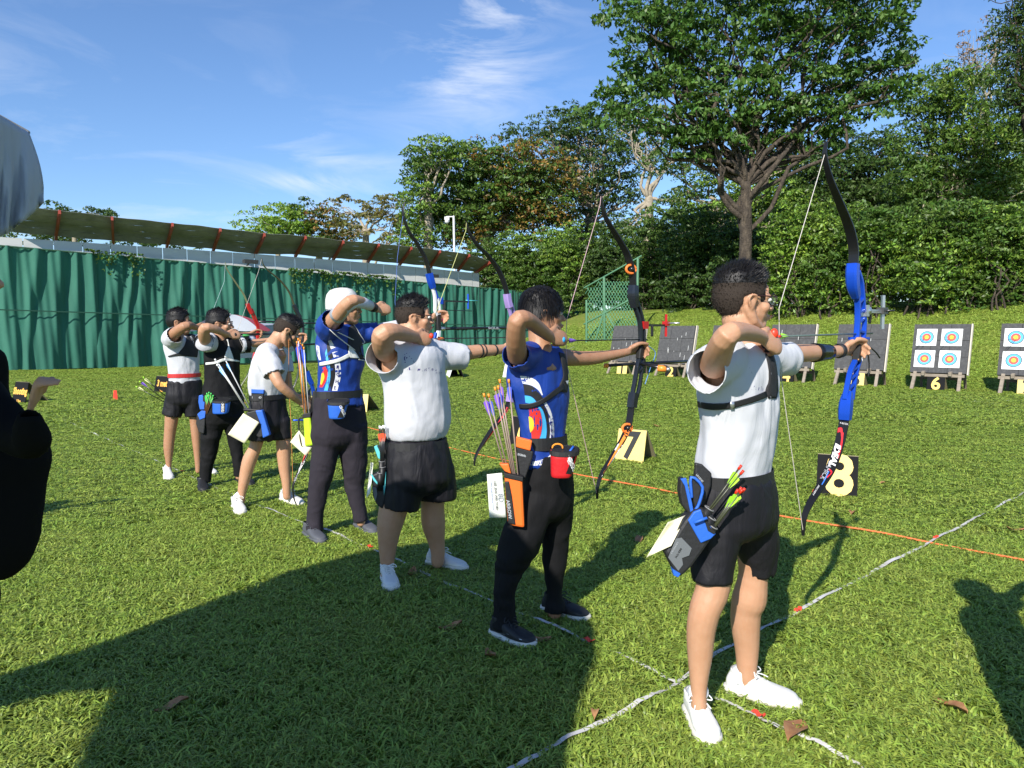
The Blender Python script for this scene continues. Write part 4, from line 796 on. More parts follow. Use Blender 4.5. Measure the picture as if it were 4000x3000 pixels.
def hand(Wp, d, n, side, curl, s=1.0, thumb=.5):
    d = Vector(d).normalized(); n = Vector(n); n = (n-d*n.dot(d)).normalized(); T = n.cross(d)*(1 if side == 'R' else -1); o = []
    W = Vector(Wp); o.append(tube([W-d*.02*s, W+d*.02*s, W+d*.055*s, W+d*.088*s], [.026*s, .031*s, .038*s, .039*s], 12, 2, flat=.42, fdir=n))
    for i, (off, ln, r) in enumerate([(.030, .070, .0092), (.010, .079, .0095), (-.010, .073, .0090), (-.029, .057, .0080)]):
        p = W+d*(.086-.004*abs(i-1))*s+T*off*s; pts = [p-d*.035*s, p]; a = 0
        for frac, c in zip((.45, .31, .24), CURL[curl][i]):
            a += rad(c); p = p+(d*math.cos(a)-n*math.sin(a))*ln*frac*s*1.12; pts.append(p)
        o.append(tube(pts, [r*1.05*s, r*1.08*s, r*s, r*.92*s, r*.8*s], 10, 2))
    b = W+d*.02*s+T*.026*s; p1 = b+(d*.75+T*.6-n*.25).normalized()*.042*s; p2 = p1+(d*.9+T*(.1*thumb)-n*.35).normalized()*.034*s; p3 = p2+(d*.9-T*.15-n*.35).normalized()*.026*s
    o.append(tube([b-d*.01*s, b, p1, p2, p3], [.013*s, .0145*s, .0115*s, .0105*s, .0085*s], 10, 2)); return o
def ring_px(v, uL, uR, Y, az, ratio, grow=0.0, dz=0):
    c = P((uL+uR)/2, v, Y); c.z += dz; hw = (uR-uL)/2/ppm(c); r = Vector((c.y, -c.x, 0)).normalized(); u1, u2 = azv(az), azv(az+90)
    a = hw/math.sqrt(u1.dot(r)**2+(ratio*u2.dot(r))**2); return (c, u1*(a+grow), u2*(a*ratio+grow))
def leg_pts(lst, Y0, grow=0.0):
    pts, rr = [], []
    for q in lst:
        v, uL, uR = q[:3]; dy = q[3] if len(q) > 3 else 0; p = P((uL+uR)/2, v, Y0+dy); pts.append(p); rr.append((uR-uL)/2/ppm(p)+grow)
    return pts, rr
def resample_torso(rows, k=3): return [tuple(x) for x in crom(rows, k)]
def shoe(heel, toe, ankle, style, parent, s=1.0, detail=True, sock=True, sock_top=None, leg_r=.035):
    upm, solem = dict(w=(shoe_w, sole_w), k=(shoe_k, sole_w), kk=(shoe_k, shoe_k), g=(shoe_g, shoe_g))[style]
    h, t = G(*heel), G(*toe); d = t-h; d.z = 0; Lr = min(.305, max(.25, d.length))*s; d.normalize(); mid = (h+t)/2; h = mid-d*Lr/2; sd = Vector((-d.y, d.x, 0)); z0 = gz(h.x, h.y)+.018
    prof = [(.0, .022, .050), (.05, .032, .078), (.18, .036, .090), (.30, .037, .086), (.42, .039, .074), (.55, .043, .060), (.70, .047, .050), (.84, .045, .044), (.94, .035, .036), (1.0, .016, .022)]
    rg = [(h+d*(t_*Lr)+UP*(z0+.012+hh/2), sd*w_*s, UP*(hh/2)) for t_, w_, hh in prof]; o = [loft(rg, 20, pw=.8)]; an = h+d*(.20*Lr); an.z = z0+.07
    top = an+UP*.035; o.append(tube([an, top], [.040, .042], 14, 1, roundcap=False))
    k = empty('shoes', h, None, None) if False else None
    u = fuse('shoe', o, .006, 2, upm, parent, cuts=[(top-UP*.004, UP, .034)])
    V, Fc = loft([(h+d*(-.012)+UP*(z0+.013), sd*.014, UP*.014)]+[(h+d*(t_*Lr*1.03-.004)+UP*(z0+.013+.004*math.sin(t_*9)), sd*(w_+.0055)*s, UP*.016) for t_, w_, hh in prof]+[(h+d*(Lr*1.03+.004)+UP*(z0+.02), sd*.008, UP*.008)], 16, pw=.55); obj('sole', V, Fc, solem, u, smooth=True)
    if detail:
        lm_ = lace_m if style in 'w' else (shoe_k if style in ('k', 'kk') else shoe_g); ls = []
        for j, t_ in enumerate((.36, .43, .50, .57)):
            hh = np.interp(t_, [q[0] for q in prof], [q[2] for q in prof]); c = h+d*(t_*Lr)+UP*(z0+.014+hh); e = .018; ls += [tube([c+sd*e*1.2-UP*.010+d*.006, c+UP*.003, c-sd*e*1.2-UP*.010-d*.006], .0026, 6, 3), tube([c+sd*e*1.2-UP*.010-d*.006, c+UP*.004, c-sd*e*1.2-UP*.010+d*.006], .0026, 6, 3)]
        c = h+d*(.37*Lr)+UP*(z0+.10)
        for q in (-1, 1): ls.append(tube([c, c+sd*q*.03+UP*.012+d*.01, c+sd*q*.045-UP*.004+d*.02, c+sd*q*.02+d*.02, c], .0026, 6, 4)); ls.append(tube([c, c+sd*q*.02-UP*.01+d*.03, c+sd*q*.03-UP*.02+d*.05], .0024, 6, 3))
        obj('laces', *join(ls), lm_, u, smooth=True)
    if sock:
        a2 = Vector(ankle); tp_ = a2 if sock_top is None else sock_top; rr = leg_r+.004; V, Fc = tube([an-UP*.02, an+UP*.015, tp_], [rr, rr, rr*1.02], 18, 3, roundcap=False); so = obj('sock', V, Fc, sock_w, parent, smooth=True)
    return u
def collar_ring(c, rx, ry, az, m, parent, r=.007, tilt=.25):
    n = 28; u1, u2 = azv(az), azv(az+90); V, Fc = tube([c+u1*(rx*math.cos(6.2832*i/n))+u2*(ry*math.sin(6.2832*i/n))-UP*(tilt*ry*math.sin(6.2832*i/n)) for i in range(n+1)], r, 8, 1, roundcap=False); return obj('collar', V, Fc, m, parent, smooth=True)
PEOPLE = {}
def person(key, label, p):
    ft = p['feet']; gs = [(G(*a)+G(*b))/2 for a, b in ft]; Y0 = p.get('Y') or (gs[0].y+gs[1].y)/2; base = (gs[0]+gs[1])/2 if gs else P(0, 0, Y0); base.z = 0
    t = empty('person', base, label, 'person', p.get('group', 'archers on the shooting line')); vx = p.get('vox', .0065); az = p.get('az', 48); ratio = p.get('ratio', .6); sk = p.get('skin', skin_m)
    h = Head(*p['head'][:5], Y0+(p['head'][5] if len(p['head']) > 5 else 0)); torso = resample_torso(p['torso'])
    rings = [ring_px(v, a, b, Y0+(dy if dy else 0), az, ratio) for v, a, b, dy in torso]
    # ---- body: one continuous surface
    nb = P(p['neck'][0], p['neck'][1], Y0+p['neck'][3]); nr = p['neck'][2]/ppm(nb)
    parts = h.skull() + [tube([h.neckpt(), h.neckpt().lerp(nb, .55), nb, nb-UP*.08], [nr*.96, nr*.97, nr*1.12, nr*1.6], 16, 2)]
    parts.append(loft([(c, a*.86, b*.84) for c, a, b in rings[1:]], 20))
    def armpts(lst, YS, YE=None):
        pts, rr = [], []
        for u, v, k, hw in lst: pt = P(u, v, (Y0+k) if YE is None else YS+(YE-YS)*k); pts.append(pt); rr.append(hw/ppm(pt)*.88)
        return pts, rr
    aR = armpts(p['armR'], 0); hb = p['bowhand']; YS = Y0+p.get('LS', .13); pl0 = P(p['nock'][0], p['nock'][1], Y0+p['nock'][2]) if 'nock' in p else None
    YE = PV(hb[0], hb[1], pl0, SD).y if pl0 is not None and len(hb) < 3 else Y0+hb[2]
    if 'YEmax' in p: YE = min(YE, Y0+p['YEmax'])
    aL = armpts(p['armL'], YS, YE)
    parts += [tube(*aR, 14, 3), tube(*aL, 14, 3)]
    parts.append(tube([rings[3][0], aR[0][0]], [aR[1][0]*.9]*2, 12)); parts.append(tube([rings[3][0], aL[0][0]], [aL[1][0]*.9]*2, 12))
    hs = p.get('hs', 1.0); dR, nR, cR = p.get('handR', (SD-UP*.12, CD+UP*.1, 'draw')); parts += hand(aR[0][-1], dR, nR, 'R', cR, hs)
    dL, nL, cL = p.get('handL', (SD, -CD+UP*.2, 'grip')); parts += hand(aL[0][-1], dL, nL, 'L', cL, hs)
    for lg in p.get('shins', []): pts, rr = leg_pts(lg, Y0); parts.append(tube(pts, rr, 18, 3))
    if 'shins' not in p:
        for lg in p['legs']: pts, rr = leg_pts(lg, Y0); parts.append(tube(pts, [r*.7 for r in rr], 12, 2))
    body = fuse('body', parts, vx, 3, sk, t)
    for q in (-1, 1):
        V, Fc = h.E((q*.030, .082, .116), (.0115, .011, .0085)); e = obj('eye', V, Fc, eye_m, t, smooth=True); V, Fc = h.E((q*.031, .0895, .116), (.0055, .0045, .0055)); obj('iris', V, Fc, iris_m, e, smooth=True)
        V, Fc = h.tb([(q*.016, .101, .134), (q*.032, .099, .139), (q*.048, .088, .134)], [.002, .003, .0018], 6, flat=.6, fdir=h.u); obj('eyebrow', V, Fc, hair_m, t, smooth=True)
    V, Fc = join([h.E((0, .100, .0595), (.019, .0055, .0035)), h.E((0, .098, .0505), (.017, .0055, .004))]); obj('lips', V, Fc, lip_m, t, smooth=True)
    if p.get('hair', 'crew'): hair(h, p['hair'], t, p.get('strands', 2600))
    if p.get('glasses'): glasses(h, t)
    # ---- shirt
    sp = [loft(rings, 32)]; cuts = [(rings[-1][0]+UP*.002, -UP, 1.0)] if not p.get('noHemCut') else []
    for nm_, arm in (('slR', aR), ('slL', aL)):
        if nm_ in p:
            pts, rr = [], []
            for u, v, k, hw in p[nm_]:
                YY = (Y0+k-.055) if nm_ == 'slR' else YS+(YE-YS)*k; pt = P(u, v, YY); pts.append(pt); rr.append(hw/ppm(pt))
            sp.append(tube([rings[3][0].lerp(pts[0], .4)]+pts, [rr[0]*.9]+rr, 20, 2, roundcap=False)); ax_ = pts[-1]-pts[-2]; cuts.append((pts[-1]-ax_.normalized()*.008, ax_, rr[-1]*1.3))
    shirt = fuse('shirt', sp, .011, 5, p['shirt'], t, post=folds(p.get('fold', .010), p.get('fsc', (9, 9, 2.6)), seed=len(PEOPLE)*13.7, amp2=.003), cuts=cuts)
    s_ = shirt.modifiers.new('s', 'SOLIDIFY'); s_.thickness = .003; s_.offset = 1
    if p.get('collar', True): collar_ring(nb+UP*.002-UP*.012, nr*1.28, nr*1.18, az, p.get('collar_m', p['shirt']), t)
    # ---- bottoms
    pel = [ring_px(v, a, b, Y0, az, p.get('pratio', .62)) for v, a, b in resample_torso(p['pelvis'], 2)]; c_, a_, b_ = pel[-1]; hh = (pel[0][0]-c_).length
    pel = pel[:-1]+[(c_, a_*.93, b_*.9), (c_-UP*hh*.10, a_*.80, b_*.74), (c_-UP*hh*.18, a_*.55, b_*.5)]; sp = [loft(pel, 28)]; cuts = []
    for lg in p['legs']:
        pts, rr = leg_pts(lg, Y0); sp.append(tube(pts, rr, 22, 3, roundcap=False)); ax_ = (pts[-1]-pts[-2]).normalized(); cuts.append((pts[-1]-ax_*.006, ax_, rr[-1]*1.5))
    sh = 'shins' in p
    bt = fuse('shorts' if sh else 'trousers', sp, .011, 9, p['bottom'], t, post=folds(.007 if sh else .006, (12, 12, 2.4) if sh else (7, 7, 9), seed=3.3+len(PEOPLE), amp2=.003), cuts=cuts)
    s_ = bt.modifiers.new('s', 'SOLIDIFY'); s_.thickness = .003; s_.offset = 1
    if 'belt' in p:
        b0 = p['belt']; rg = [ring_px(v, a-2, b+2, Y0, az, max(ratio, p.get('pratio', .62))*1.0, .003) for v, a, b in b0]; V, Fc = loft(rg, 36, cap=False); o = obj('belt', V, Fc, p.get('belt_m', strap_b), t); s_ = o.modifiers.new('s', 'SOLIDIFY'); s_.thickness = .004
    for i, (a, b) in enumerate(ft):
        lg = (p.get('shins') or p['legs'])[i]; pts, rr = leg_pts(lg, Y0); st = p.get('sock', [.05, .05])[i] if sh else 0
        shoe(a, b, pts[-1]+UP*st, p['shoe'], t, p.get('ss', 1.0), p.get('detail', True), sock=sh, leg_r=rr[-1])
    r = dict(root=t, head=h, Y0=Y0, shirt=bvh(shirt), bottom=bvh(bt), body=body, rings=rings, aR=aR, aL=aL, pl=pl0, h=h); PEOPLE[key] = r; return r
# ---------------------------------------------------------------- the seven archers (source-pixel measurements of the photo)
A7 = person('a7', 'nearest archer, in white shirt and black shorts, drawing the bright blue bow', dict(
    feet=[((2702, 2800), (2775, 2925)), ((2838, 2712), (3120, 2782))], head=(2902, 1030, 1300, 80, 0), hair='crew', strands=5000, glasses=True, vox=.0048, skin=skin_m,
    neck=(2905, 1345, 62, -.01), torso=[(1338, 2850, 2965, 0), (1362, 2790, 3005, 0), (1400, 2752, 3034, 0), (1470, 2728, 3040, 0), (1550, 2732, 3036, 0), (1650, 2750, 3030, 0), (1730, 2742, 3020, 0), (1800, 2730, 3008, 0), (1850, 2738, 3002, 0), (1880, 2745, 2998, 0)],
    armR=[(2790, 1425, -0.180, 66), (2812, 1365, -0.310, 60), (2842, 1308, -0.390, 52), (2880, 1296, -0.340, 46), (2935, 1302, -0.230, 38), (2975, 1316, -0.140, 30)], handR=(SD*1.0-UP*.35+CD*.1, CD+UP*.25, 'draw'), slR=[(2800, 1425, -.12, 82), (2775, 1445, -.17, 84), (2760, 1452, -.22, 82)],
    nock=(3042, 1312, .06), bowhand=(3345, 1352), armL=[(3010, 1392, 0, 52), (3100, 1382, .25, 42), (3180, 1378, .52, 38), (3240, 1376, .72, 30), (3296, 1368, .9, 24)], handL=(SD*1.0+UP*.12, -CD+UP*.55, 'grip'), slL=[(3010, 1398, 0, 70), (3050, 1400, .12, 68), (3082, 1404, .22, 66)],
    shirt=white_m, pelvis=[(1860, 2726, 3016), (1920, 2722, 3030), (2000, 2716, 3034), (2060, 2712, 3034)], legs=[[(1990, 2712, 2890, -.06), (2100, 2704, 2888, -.08), (2200, 2703, 2864, -.09), (2284, 2706, 2854, -.10)], [(1990, 2850, 3030, .06), (2100, 2868, 3034, .07), (2180, 2888, 3032, .09), (2240, 2893, 3026, .10)]],
    shins=[[(2150, 2718, 2850, -.09), (2290, 2720, 2852, -.10), (2377, 2694, 2816, -.11), (2463, 2682, 2794, -.10), (2563, 2686, 2782, -.09), (2640, 2693, 2768, -.09), (2710, 2699, 2760, -.09), (2760, 2699, 2762, -.09)], [(2150, 2880, 3005, .08), (2245, 2886, 2998, .09), (2335, 2862, 2994, .10), (2380, 2856, 2974, .11), (2440, 2856, 2968, .12), (2530, 2871, 2964, .13), (2610, 2879, 2956, .13), (2680, 2886, 2950, .13)]],
    bottom=blackn, belt=[(1836, 2722, 3012), (1884, 2724, 3016)], shoe='w', sock=[.06, .055], fold=.012))
A6 = person('a6', 'archer in blue target-print jersey and black track pants, drawing the black bow', dict(
    feet=[((1925, 2490), (2085, 2545)), ((2122, 2395), (2298, 2440))], head=(2120, 1122, 1318, 80, 0), hair='bowl', strands=5000, vox=.0055, skin=skin_d,
    neck=(2110, 1372, 44, -.02), torso=[(1352, 2066, 2165, 0), (1372, 2030, 2195, 0), (1400, 1995, 2212, 0), (1440, 1983, 2216, 0), (1500, 1985, 2218, 0), (1560, 2006, 2220, 0), (1640, 2030, 2212, 0), (1700, 2036, 2206, 0), (1760, 2040, 2222, 0), (1800, 2046, 2236, 0), (1822, 2050, 2232, 0)],
    armR=[(2022, 1392, -0.170, 46), (2015, 1330, -0.280, 45), (2020, 1252, -0.360, 40), (2055, 1246, -0.330, 36), (2105, 1282, -0.210, 32), (2143, 1312, -0.130, 25)], handR=(SD-UP*.15, CD+UP*.1, 'draw'),
    nock=(2210, 1330, .05), bowhand=(2498, 1360), armL=[(2195, 1395, 0, 40), (2255, 1400, .22, 34), (2318, 1398, .45, 31), (2385, 1388, .68, 24), (2452, 1375, .9, 18)], handL=(SD+UP*.22, -CD+UP*.8, 'grip'),
    shirt=blue_m, slR=[(2035, 1398, -.1, 54), (2022, 1388, -.13, 55), (2015, 1384, -.16, 54)], pelvis=[(1770, 2046, 2222), (1850, 2044, 2238), (1930, 2042, 2240), (1990, 2040, 2240)], pratio=.72,
    legs=[[(1930, 2040, 2170, -.05), (2041, 1984, 2138, -.06), (2128, 1950, 2107, -.08), (2215, 1933, 2050, -.09), (2303, 1930, 2018, -.1), (2390, 1930, 2012, -.1), (2455, 1922, 2022, -.1)], [(1930, 2110, 2240, .05), (2041, 2120, 2234, .06), (2128, 2118, 2220, .08), (2215, 2122, 2208, .09), (2303, 2134, 2199, .1), (2362, 2130, 2205, .1), (2392, 2126, 2208, .1)]],
    bottom=black_m, belt=[(1700, 2036, 2212), (1748, 2040, 2214)], shoe='k', fold=.010))
A5 = person('a5', 'stocky archer in white lettered shirt and black shorts, red tab at his chin', dict(
    feet=[((1508, 2268), (1534, 2325)), ((1672, 2212), (1822, 2242))], head=(1618, 1152, 1318, 80, 0), hair='crew', strands=4500, glasses=True, vox=.006, ratio=.8, pratio=.8,
    neck=(1622, 1352, 52, -.02), torso=[(1338, 1570, 1690, 0), (1355, 1520, 1712, 0), (1385, 1480, 1733, 0), (1430, 1470, 1738, 0), (1492, 1494, 1744, 0), (1580, 1504, 1756, 0), (1650, 1506, 1760, 0), (1690, 1510, 1750, 0), (1712, 1516, 1738, 0)],
    armR=[(1506, 1372, -0.160, 50), (1496, 1345, -0.280, 50), (1492, 1306, -0.360, 43), (1530, 1296, -0.320, 40), (1580, 1306, -0.220, 34), (1616, 1316, -0.140, 27)], handR=(SD-UP*.15, CD+UP*.1, 'draw'), slR=[(1520, 1385, -.08, 64), (1500, 1392, -.14, 66), (1488, 1396, -.19, 64)],
    nock=(1690, 1322, .05), bowhand=(1998, 1360), armL=[(1725, 1385, 0, 48), (1800, 1382, .25, 36), (1870, 1372, .48, 30), (1930, 1368, .7, 24), (1970, 1362, .9, 20)], handL=(SD+UP*.1, -CD+UP*.3, 'grip'), slL=[(1730, 1388, 0, 56), (1780, 1392, .15, 52), (1820, 1396, .26, 46)],
    shirt=white_m, pelvis=[(1712, 1508, 1742), (1780, 1508, 1760), (1850, 1508, 1772), (1890, 1506, 1774)],
    legs=[[(1830, 1506, 1660, -.05), (1900, 1500, 1655, -.06), (1960, 1496, 1640, -.07), (1988, 1494, 1634, -.07)], [(1830, 1620, 1774, .05), (1900, 1632, 1780, .06), (1940, 1640, 1783, .07), (1954, 1642, 1782, .07)]],
    shins=[[(1880, 1500, 1620, -.06), (1998, 1478, 1590, -.07), (2059, 1472, 1570, -.08), (2129, 1478, 1552, -.08), (2200, 1485, 1540, -.08), (2262, 1487, 1536, -.08)], [(1880, 1640, 1750, .06), (1972, 1645, 1736, .07), (2042, 1646, 1740, .08), (2112, 1670, 1738, .09), (2155, 1682, 1738, .09), (2195, 1684, 1735, .09)]],
    bottom=blackn, belt=[(1716, 1508, 1742), (1746, 1508, 1746)], shoe='w', sock=[.09, .06], fold=.007, fsc=(7, 7, 2)))
A4 = person('a4', 'archer in white hat, blue jersey and charcoal trousers with raised white sleeve', dict(
    feet=[((1195, 2095), (1262, 2135)), ((1392, 2062), (1466, 2100))], head=(1345, 1130, 1272, 70, 4), hair=None, vox=.0065,
    neck=(1338, 1298, 30, -.01), torso=[(1262, 1290, 1372, 0), (1280, 1258, 1396, 0), (1310, 1240, 1412, 0), (1360, 1234, 1420, 0), (1420, 1245, 1424, 0), (1480, 1248, 1408, 0), (1520, 1245, 1406, 0), (1560, 1240, 1418, 0), (1588, 1242, 1425, 0)],
    armR=[(1280, 1275, -0.150, 36), (1325, 1225, -0.280, 34), (1368, 1176, -0.360, 27), (1405, 1178, -0.280, 25), (1440, 1192, -0.180, 21), (1468, 1205, -0.100, 15)], handR=(SD-UP*.05, CD+UP*.3, 'draw'), slR=[(1275, 1285, -.1, 46), (1292, 1262, -.15, 45), (1305, 1246, -.19, 42)],
    nock=(1545, 1215, .1), bowhand=(1712, 1237), armL=[(1405, 1300, 0, 34), (1480, 1288, .3, 25), (1550, 1270, .5, 20), (1630, 1252, .75, 16), (1690, 1240, .92, 13)], handL=(SD, -CD+UP*.3, 'grip'), slL=[(1405, 1305, 0, 42), (1450, 1298, .18, 38), (1482, 1292, .3, 34)],
    shirt=blue_m, pelvis=[(1540, 1234, 1412), (1600, 1226, 1424), (1660, 1220, 1432), (1720, 1218, 1434)],
    legs=[[(1660, 1220, 1340, -.04), (1753, 1218, 1322, -.05), (1840, 1212, 1304, -.06), (1912, 1206, 1280, -.06), (2000, 1201, 1266, -.06), (2074, 1192, 1264, -.06)], [(1660, 1310, 1434, .04), (1753, 1326, 1434, .05), (1840, 1338, 1430, .06), (1912, 1350, 1420, .06), (1990, 1374, 1432, .06), (2040, 1384, 1436, .06)]],
    bottom=grey_tr, belt=[(1524, 1236, 1412), (1552, 1236, 1414)], shoe='g', fold=.010, detail=True))
A3 = person('a3', 'stooping archer in white shirt and black shorts looking down at his bow', dict(
    feet=[((915, 1985), (950, 2025)), ((1100, 1962), (1180, 1985))], head=(1122, 1228, 1352, 62, -32, .0), hair='crew', strands=2500, glasses=True, vox=.007, ratio=.62, az=40,
    neck=(1066, 1352, 32, -.01), torso=[(1348, 1030, 1098, 0), (1365, 1010, 1110, 0), (1395, 992, 1118, 0), (1440, 980, 1124, 0), (1490, 972, 1120, 0), (1530, 978, 1112, 0), (1555, 986, 1108, 0)],
    armR=[(1040, 1392, -0.150, 32), (1062, 1440, -0.220, 30), (1092, 1500, -0.260, 24), (1135, 1540, -0.200, 20), (1168, 1568, -0.120, 14)], handR=(SD*.8-UP*.5, CD+UP*.4, 'loose'), slR=[(1040, 1390, -.11, 42), (1060, 1435, -.15, 42), (1074, 1468, -.17, 40)],
    bowhand=(1182, 1555, .1), armL=[(1105, 1400, 0, 28), (1118, 1470, .4, 24), (1130, 1520, .7, 19), (1160, 1552, 1, 13)], handL=(SD*.8-UP*.4, -CD+UP*.4, 'loose'), slL=[(1104, 1398, 0, 34), (1112, 1440, .3, 32), (1116, 1462, .4, 30)],
    shirt=white_m, pelvis=[(1540, 984, 1108), (1590, 976, 1116), (1640, 972, 1126), (1670, 970, 1130)],
    legs=[[(1640, 970, 1070, -.04), (1690, 968, 1070, -.05), (1722, 968, 1066, -.05)], [(1640, 1050, 1132, .04), (1690, 1068, 1138, .05), (1718, 1072, 1139, .05)]],
    shins=[[(1650, 985, 1050, -.05), (1739, 976, 1024, -.06), (1793, 949, 1004, -.06), (1854, 936, 983, -.06), (1920, 929, 962, -.06), (1962, 929, 956, -.06)], [(1650, 1078, 1132, .05), (1739, 1079, 1135, .05), (1824, 1088, 1134, .05), (1880, 1100, 1136, .05), (1940, 1106, 1134, .05)]],
    bottom=blackn, belt=[(1540, 980, 1112), (1560, 980, 1114)], shoe='w', sock=[.07, .07], fold=.008))
A2 = person('a2', 'archer in black shirt with white sleeves and black trousers, white chest guard', dict(
    feet=[((785, 1905), (800, 1938)), ((925, 1888), (988, 1908))], head=(858, 1206, 1318, 76, 0), hair='short', strands=2500, glasses=True, vox=.007,
    neck=(853, 1335, 28, -.01), torso=[(1322, 826, 886, 0), (1336, 812, 912, 0), (1360, 803, 930, 0), (1400, 804, 933, 0), (1450, 806, 931, 0), (1500, 802, 934, 0), (1540, 796, 944, 0), (1562, 794, 948, 0)],
    armR=[(805, 1335, -0.150, 27), (797, 1310, -0.260, 26), (800, 1280, -0.330, 22), (838, 1286, -0.270, 19), (872, 1300, -0.180, 14), (888, 1306, -0.130, 12)], handR=(SD-UP*.1, CD+UP*.2, 'draw'), slR=[(812, 1340, -.08, 34), (800, 1338, -.13, 35), (795, 1336, -.17, 34)],
    nock=(925, 1305, .04), bowhand=(1172, 1322), armL=[(925, 1345, 0, 25), (985, 1342, .25, 20), (1040, 1334, .5, 16), (1100, 1326, .72, 13), (1150, 1322, .92, 10)], handL=(SD, -CD+UP*.3, 'grip'), slL=[(925, 1348, 0, 32), (955, 1346, .15, 31), (980, 1344, .25, 30)],
    shirt=black_m, pelvis=[(1545, 796, 946), (1600, 792, 948), (1650, 790, 948)], legs=[[(1620, 790, 880, -.03), (1700, 788, 862, -.04), (1763, 786, 846, -.04), (1830, 783, 828, -.04), (1885, 780, 820, -.04)], [(1620, 868, 948, .03), (1700, 888, 947, .04), (1763, 901, 947, .04), (1830, 914, 950, .04), (1862, 914, 951, .04)]],
    bottom=black_m, belt=[(1545, 794, 948), (1562, 794, 948)], shoe='kk', fold=.008, detail=False))
A1 = person('a1', 'leftmost archer in white shirt, black chest guard and red belt, drawing the red bow', dict(
    feet=[((650, 1862), (665, 1890)), ((790, 1848), (842, 1866))], head=(700, 1204, 1308, 76, 0), hair='short', strands=2500, glasses=True, vox=.007, skin=skin_d,
    neck=(697, 1322, 25, -.01), torso=[(1310, 672, 730, 0), (1324, 652, 752, 0), (1350, 644, 768, 0), (1400, 655, 775, 0), (1440, 662, 775, 0), (1480, 664, 778, 0), (1500, 664, 782, 0)],
    armR=[(668, 1318, -0.150, 26), (690, 1296, -0.260, 24), (722, 1274, -0.330, 20), (745, 1272, -0.260, 17), (765, 1280, -0.160, 13)], handR=(SD-UP*.1, CD+UP*.2, 'draw'), slR=[(668, 1324, -.1, 34), (678, 1314, -.15, 33), (688, 1306, -.18, 31)],
    nock=(800, 1290, .05), bowhand=(1000, 1305), armL=[(765, 1335, 0, 24), (830, 1328, .3, 18), (890, 1318, .55, 14), (940, 1310, .75, 12), (978, 1306, .92, 10)], handL=(SD, -CD+UP*.3, 'grip'), slL=[(765, 1338, 0, 30), (795, 1336, .15, 29), (820, 1332, .25, 27)],
    shirt=white_m, pelvis=[(1486, 662, 782), (1530, 658, 788), (1570, 654, 792)], legs=[[(1550, 652, 726, -.03), (1600, 640, 712, -.04), (1626, 636, 704, -.04)], [(1550, 716, 792, .03), (1600, 722, 794, .04), (1630, 726, 792, .04)]],
    shins=[[(1580, 648, 702, -.04), (1643, 645, 694, -.04), (1697, 642, 684, -.04), (1751, 640, 678, -.04), (1810, 648, 670, -.04), (1840, 648, 670, -.04)], [(1580, 735, 785, .04), (1643, 742, 782, .04), (1700, 748, 784, .04), (1760, 756, 784, .04), (1812, 762, 784, .04), (1840, 764, 784, .04)]],
    bottom=blackn, belt=[(1458, 664, 778), (1473, 664, 778)], belt_m=mat('red belt', (.55, .03, .03), .5), shoe='w', sock=[.05, .05], fold=.008, detail=False))
# ================================================================= GEAR
carbon = mat('black carbon', (.012, .012, .013), .28, spec=.6); limb_k = mat('black lacquered limb', (.010, .010, .011), .35, spec=.4); string_m = mat('bowstring', (.55, .5, .45), .6); cream = mat('cream card', (.74, .70, .50), .7); steel = mat('polished alloy', (.55, .56, .58), .3, metal=.8)
def cm(n, c, r=.4, metal=0, **k): return mat(n, c, r, metal=metal, **k)
anod_b = cm('blue anodised', (.010, .075, .55), .32, .35); anod_r = cm('red anodised', (.55, .02, .02), .3, .3); anod_p = cm('lilac anodised', (.40, .28, .62), .35, .2); white_l = cm('white lacquer', (.72, .72, .72), .35)
def sweep(name, pts, wd, th, m, parent, sub=5, wdir=CD):
    """flat-section bar following pts: wd across the bow plane, th within it"""
    q = crom([(*p, a, b) for p, a, b in zip(pts, wd, th)], sub); V, Fc = [], []
    for i, x in enumerate(q):
        p = Vector(x[:3]); d = Vector(q[min(i+1, len(q)-1)][:3])-Vector(q[max(i-1, 0)][:3]); d.normalize(); w_ = (wdir-d*wdir.dot(d)).normalized(); n = w_.cross(d); a, b = x[3]/2, x[4]/2; c = min(a, b)*.35
        V += [p+w_*(a-c)+n*b, p+w_*a+n*(b-c), p+w_*a-n*(b-c), p+w_*(a-c)-n*b, p-w_*(a-c)-n*b, p-w_*a-n*(b-c), p-w_*a+n*(b-c), p-w_*(a-c)+n*b]
    k = len(q)
    for i in range(k-1):
        for j in range(8): Fc.append((i*8+j, i*8+(j+1) % 8, i*8+8+(j+1) % 8, i*8+8+j))
    Fc += [tuple(range(7, -1, -1)), tuple((k-1)*8+j for j in range(8))]
    return obj(name, V, Fc, m, parent)
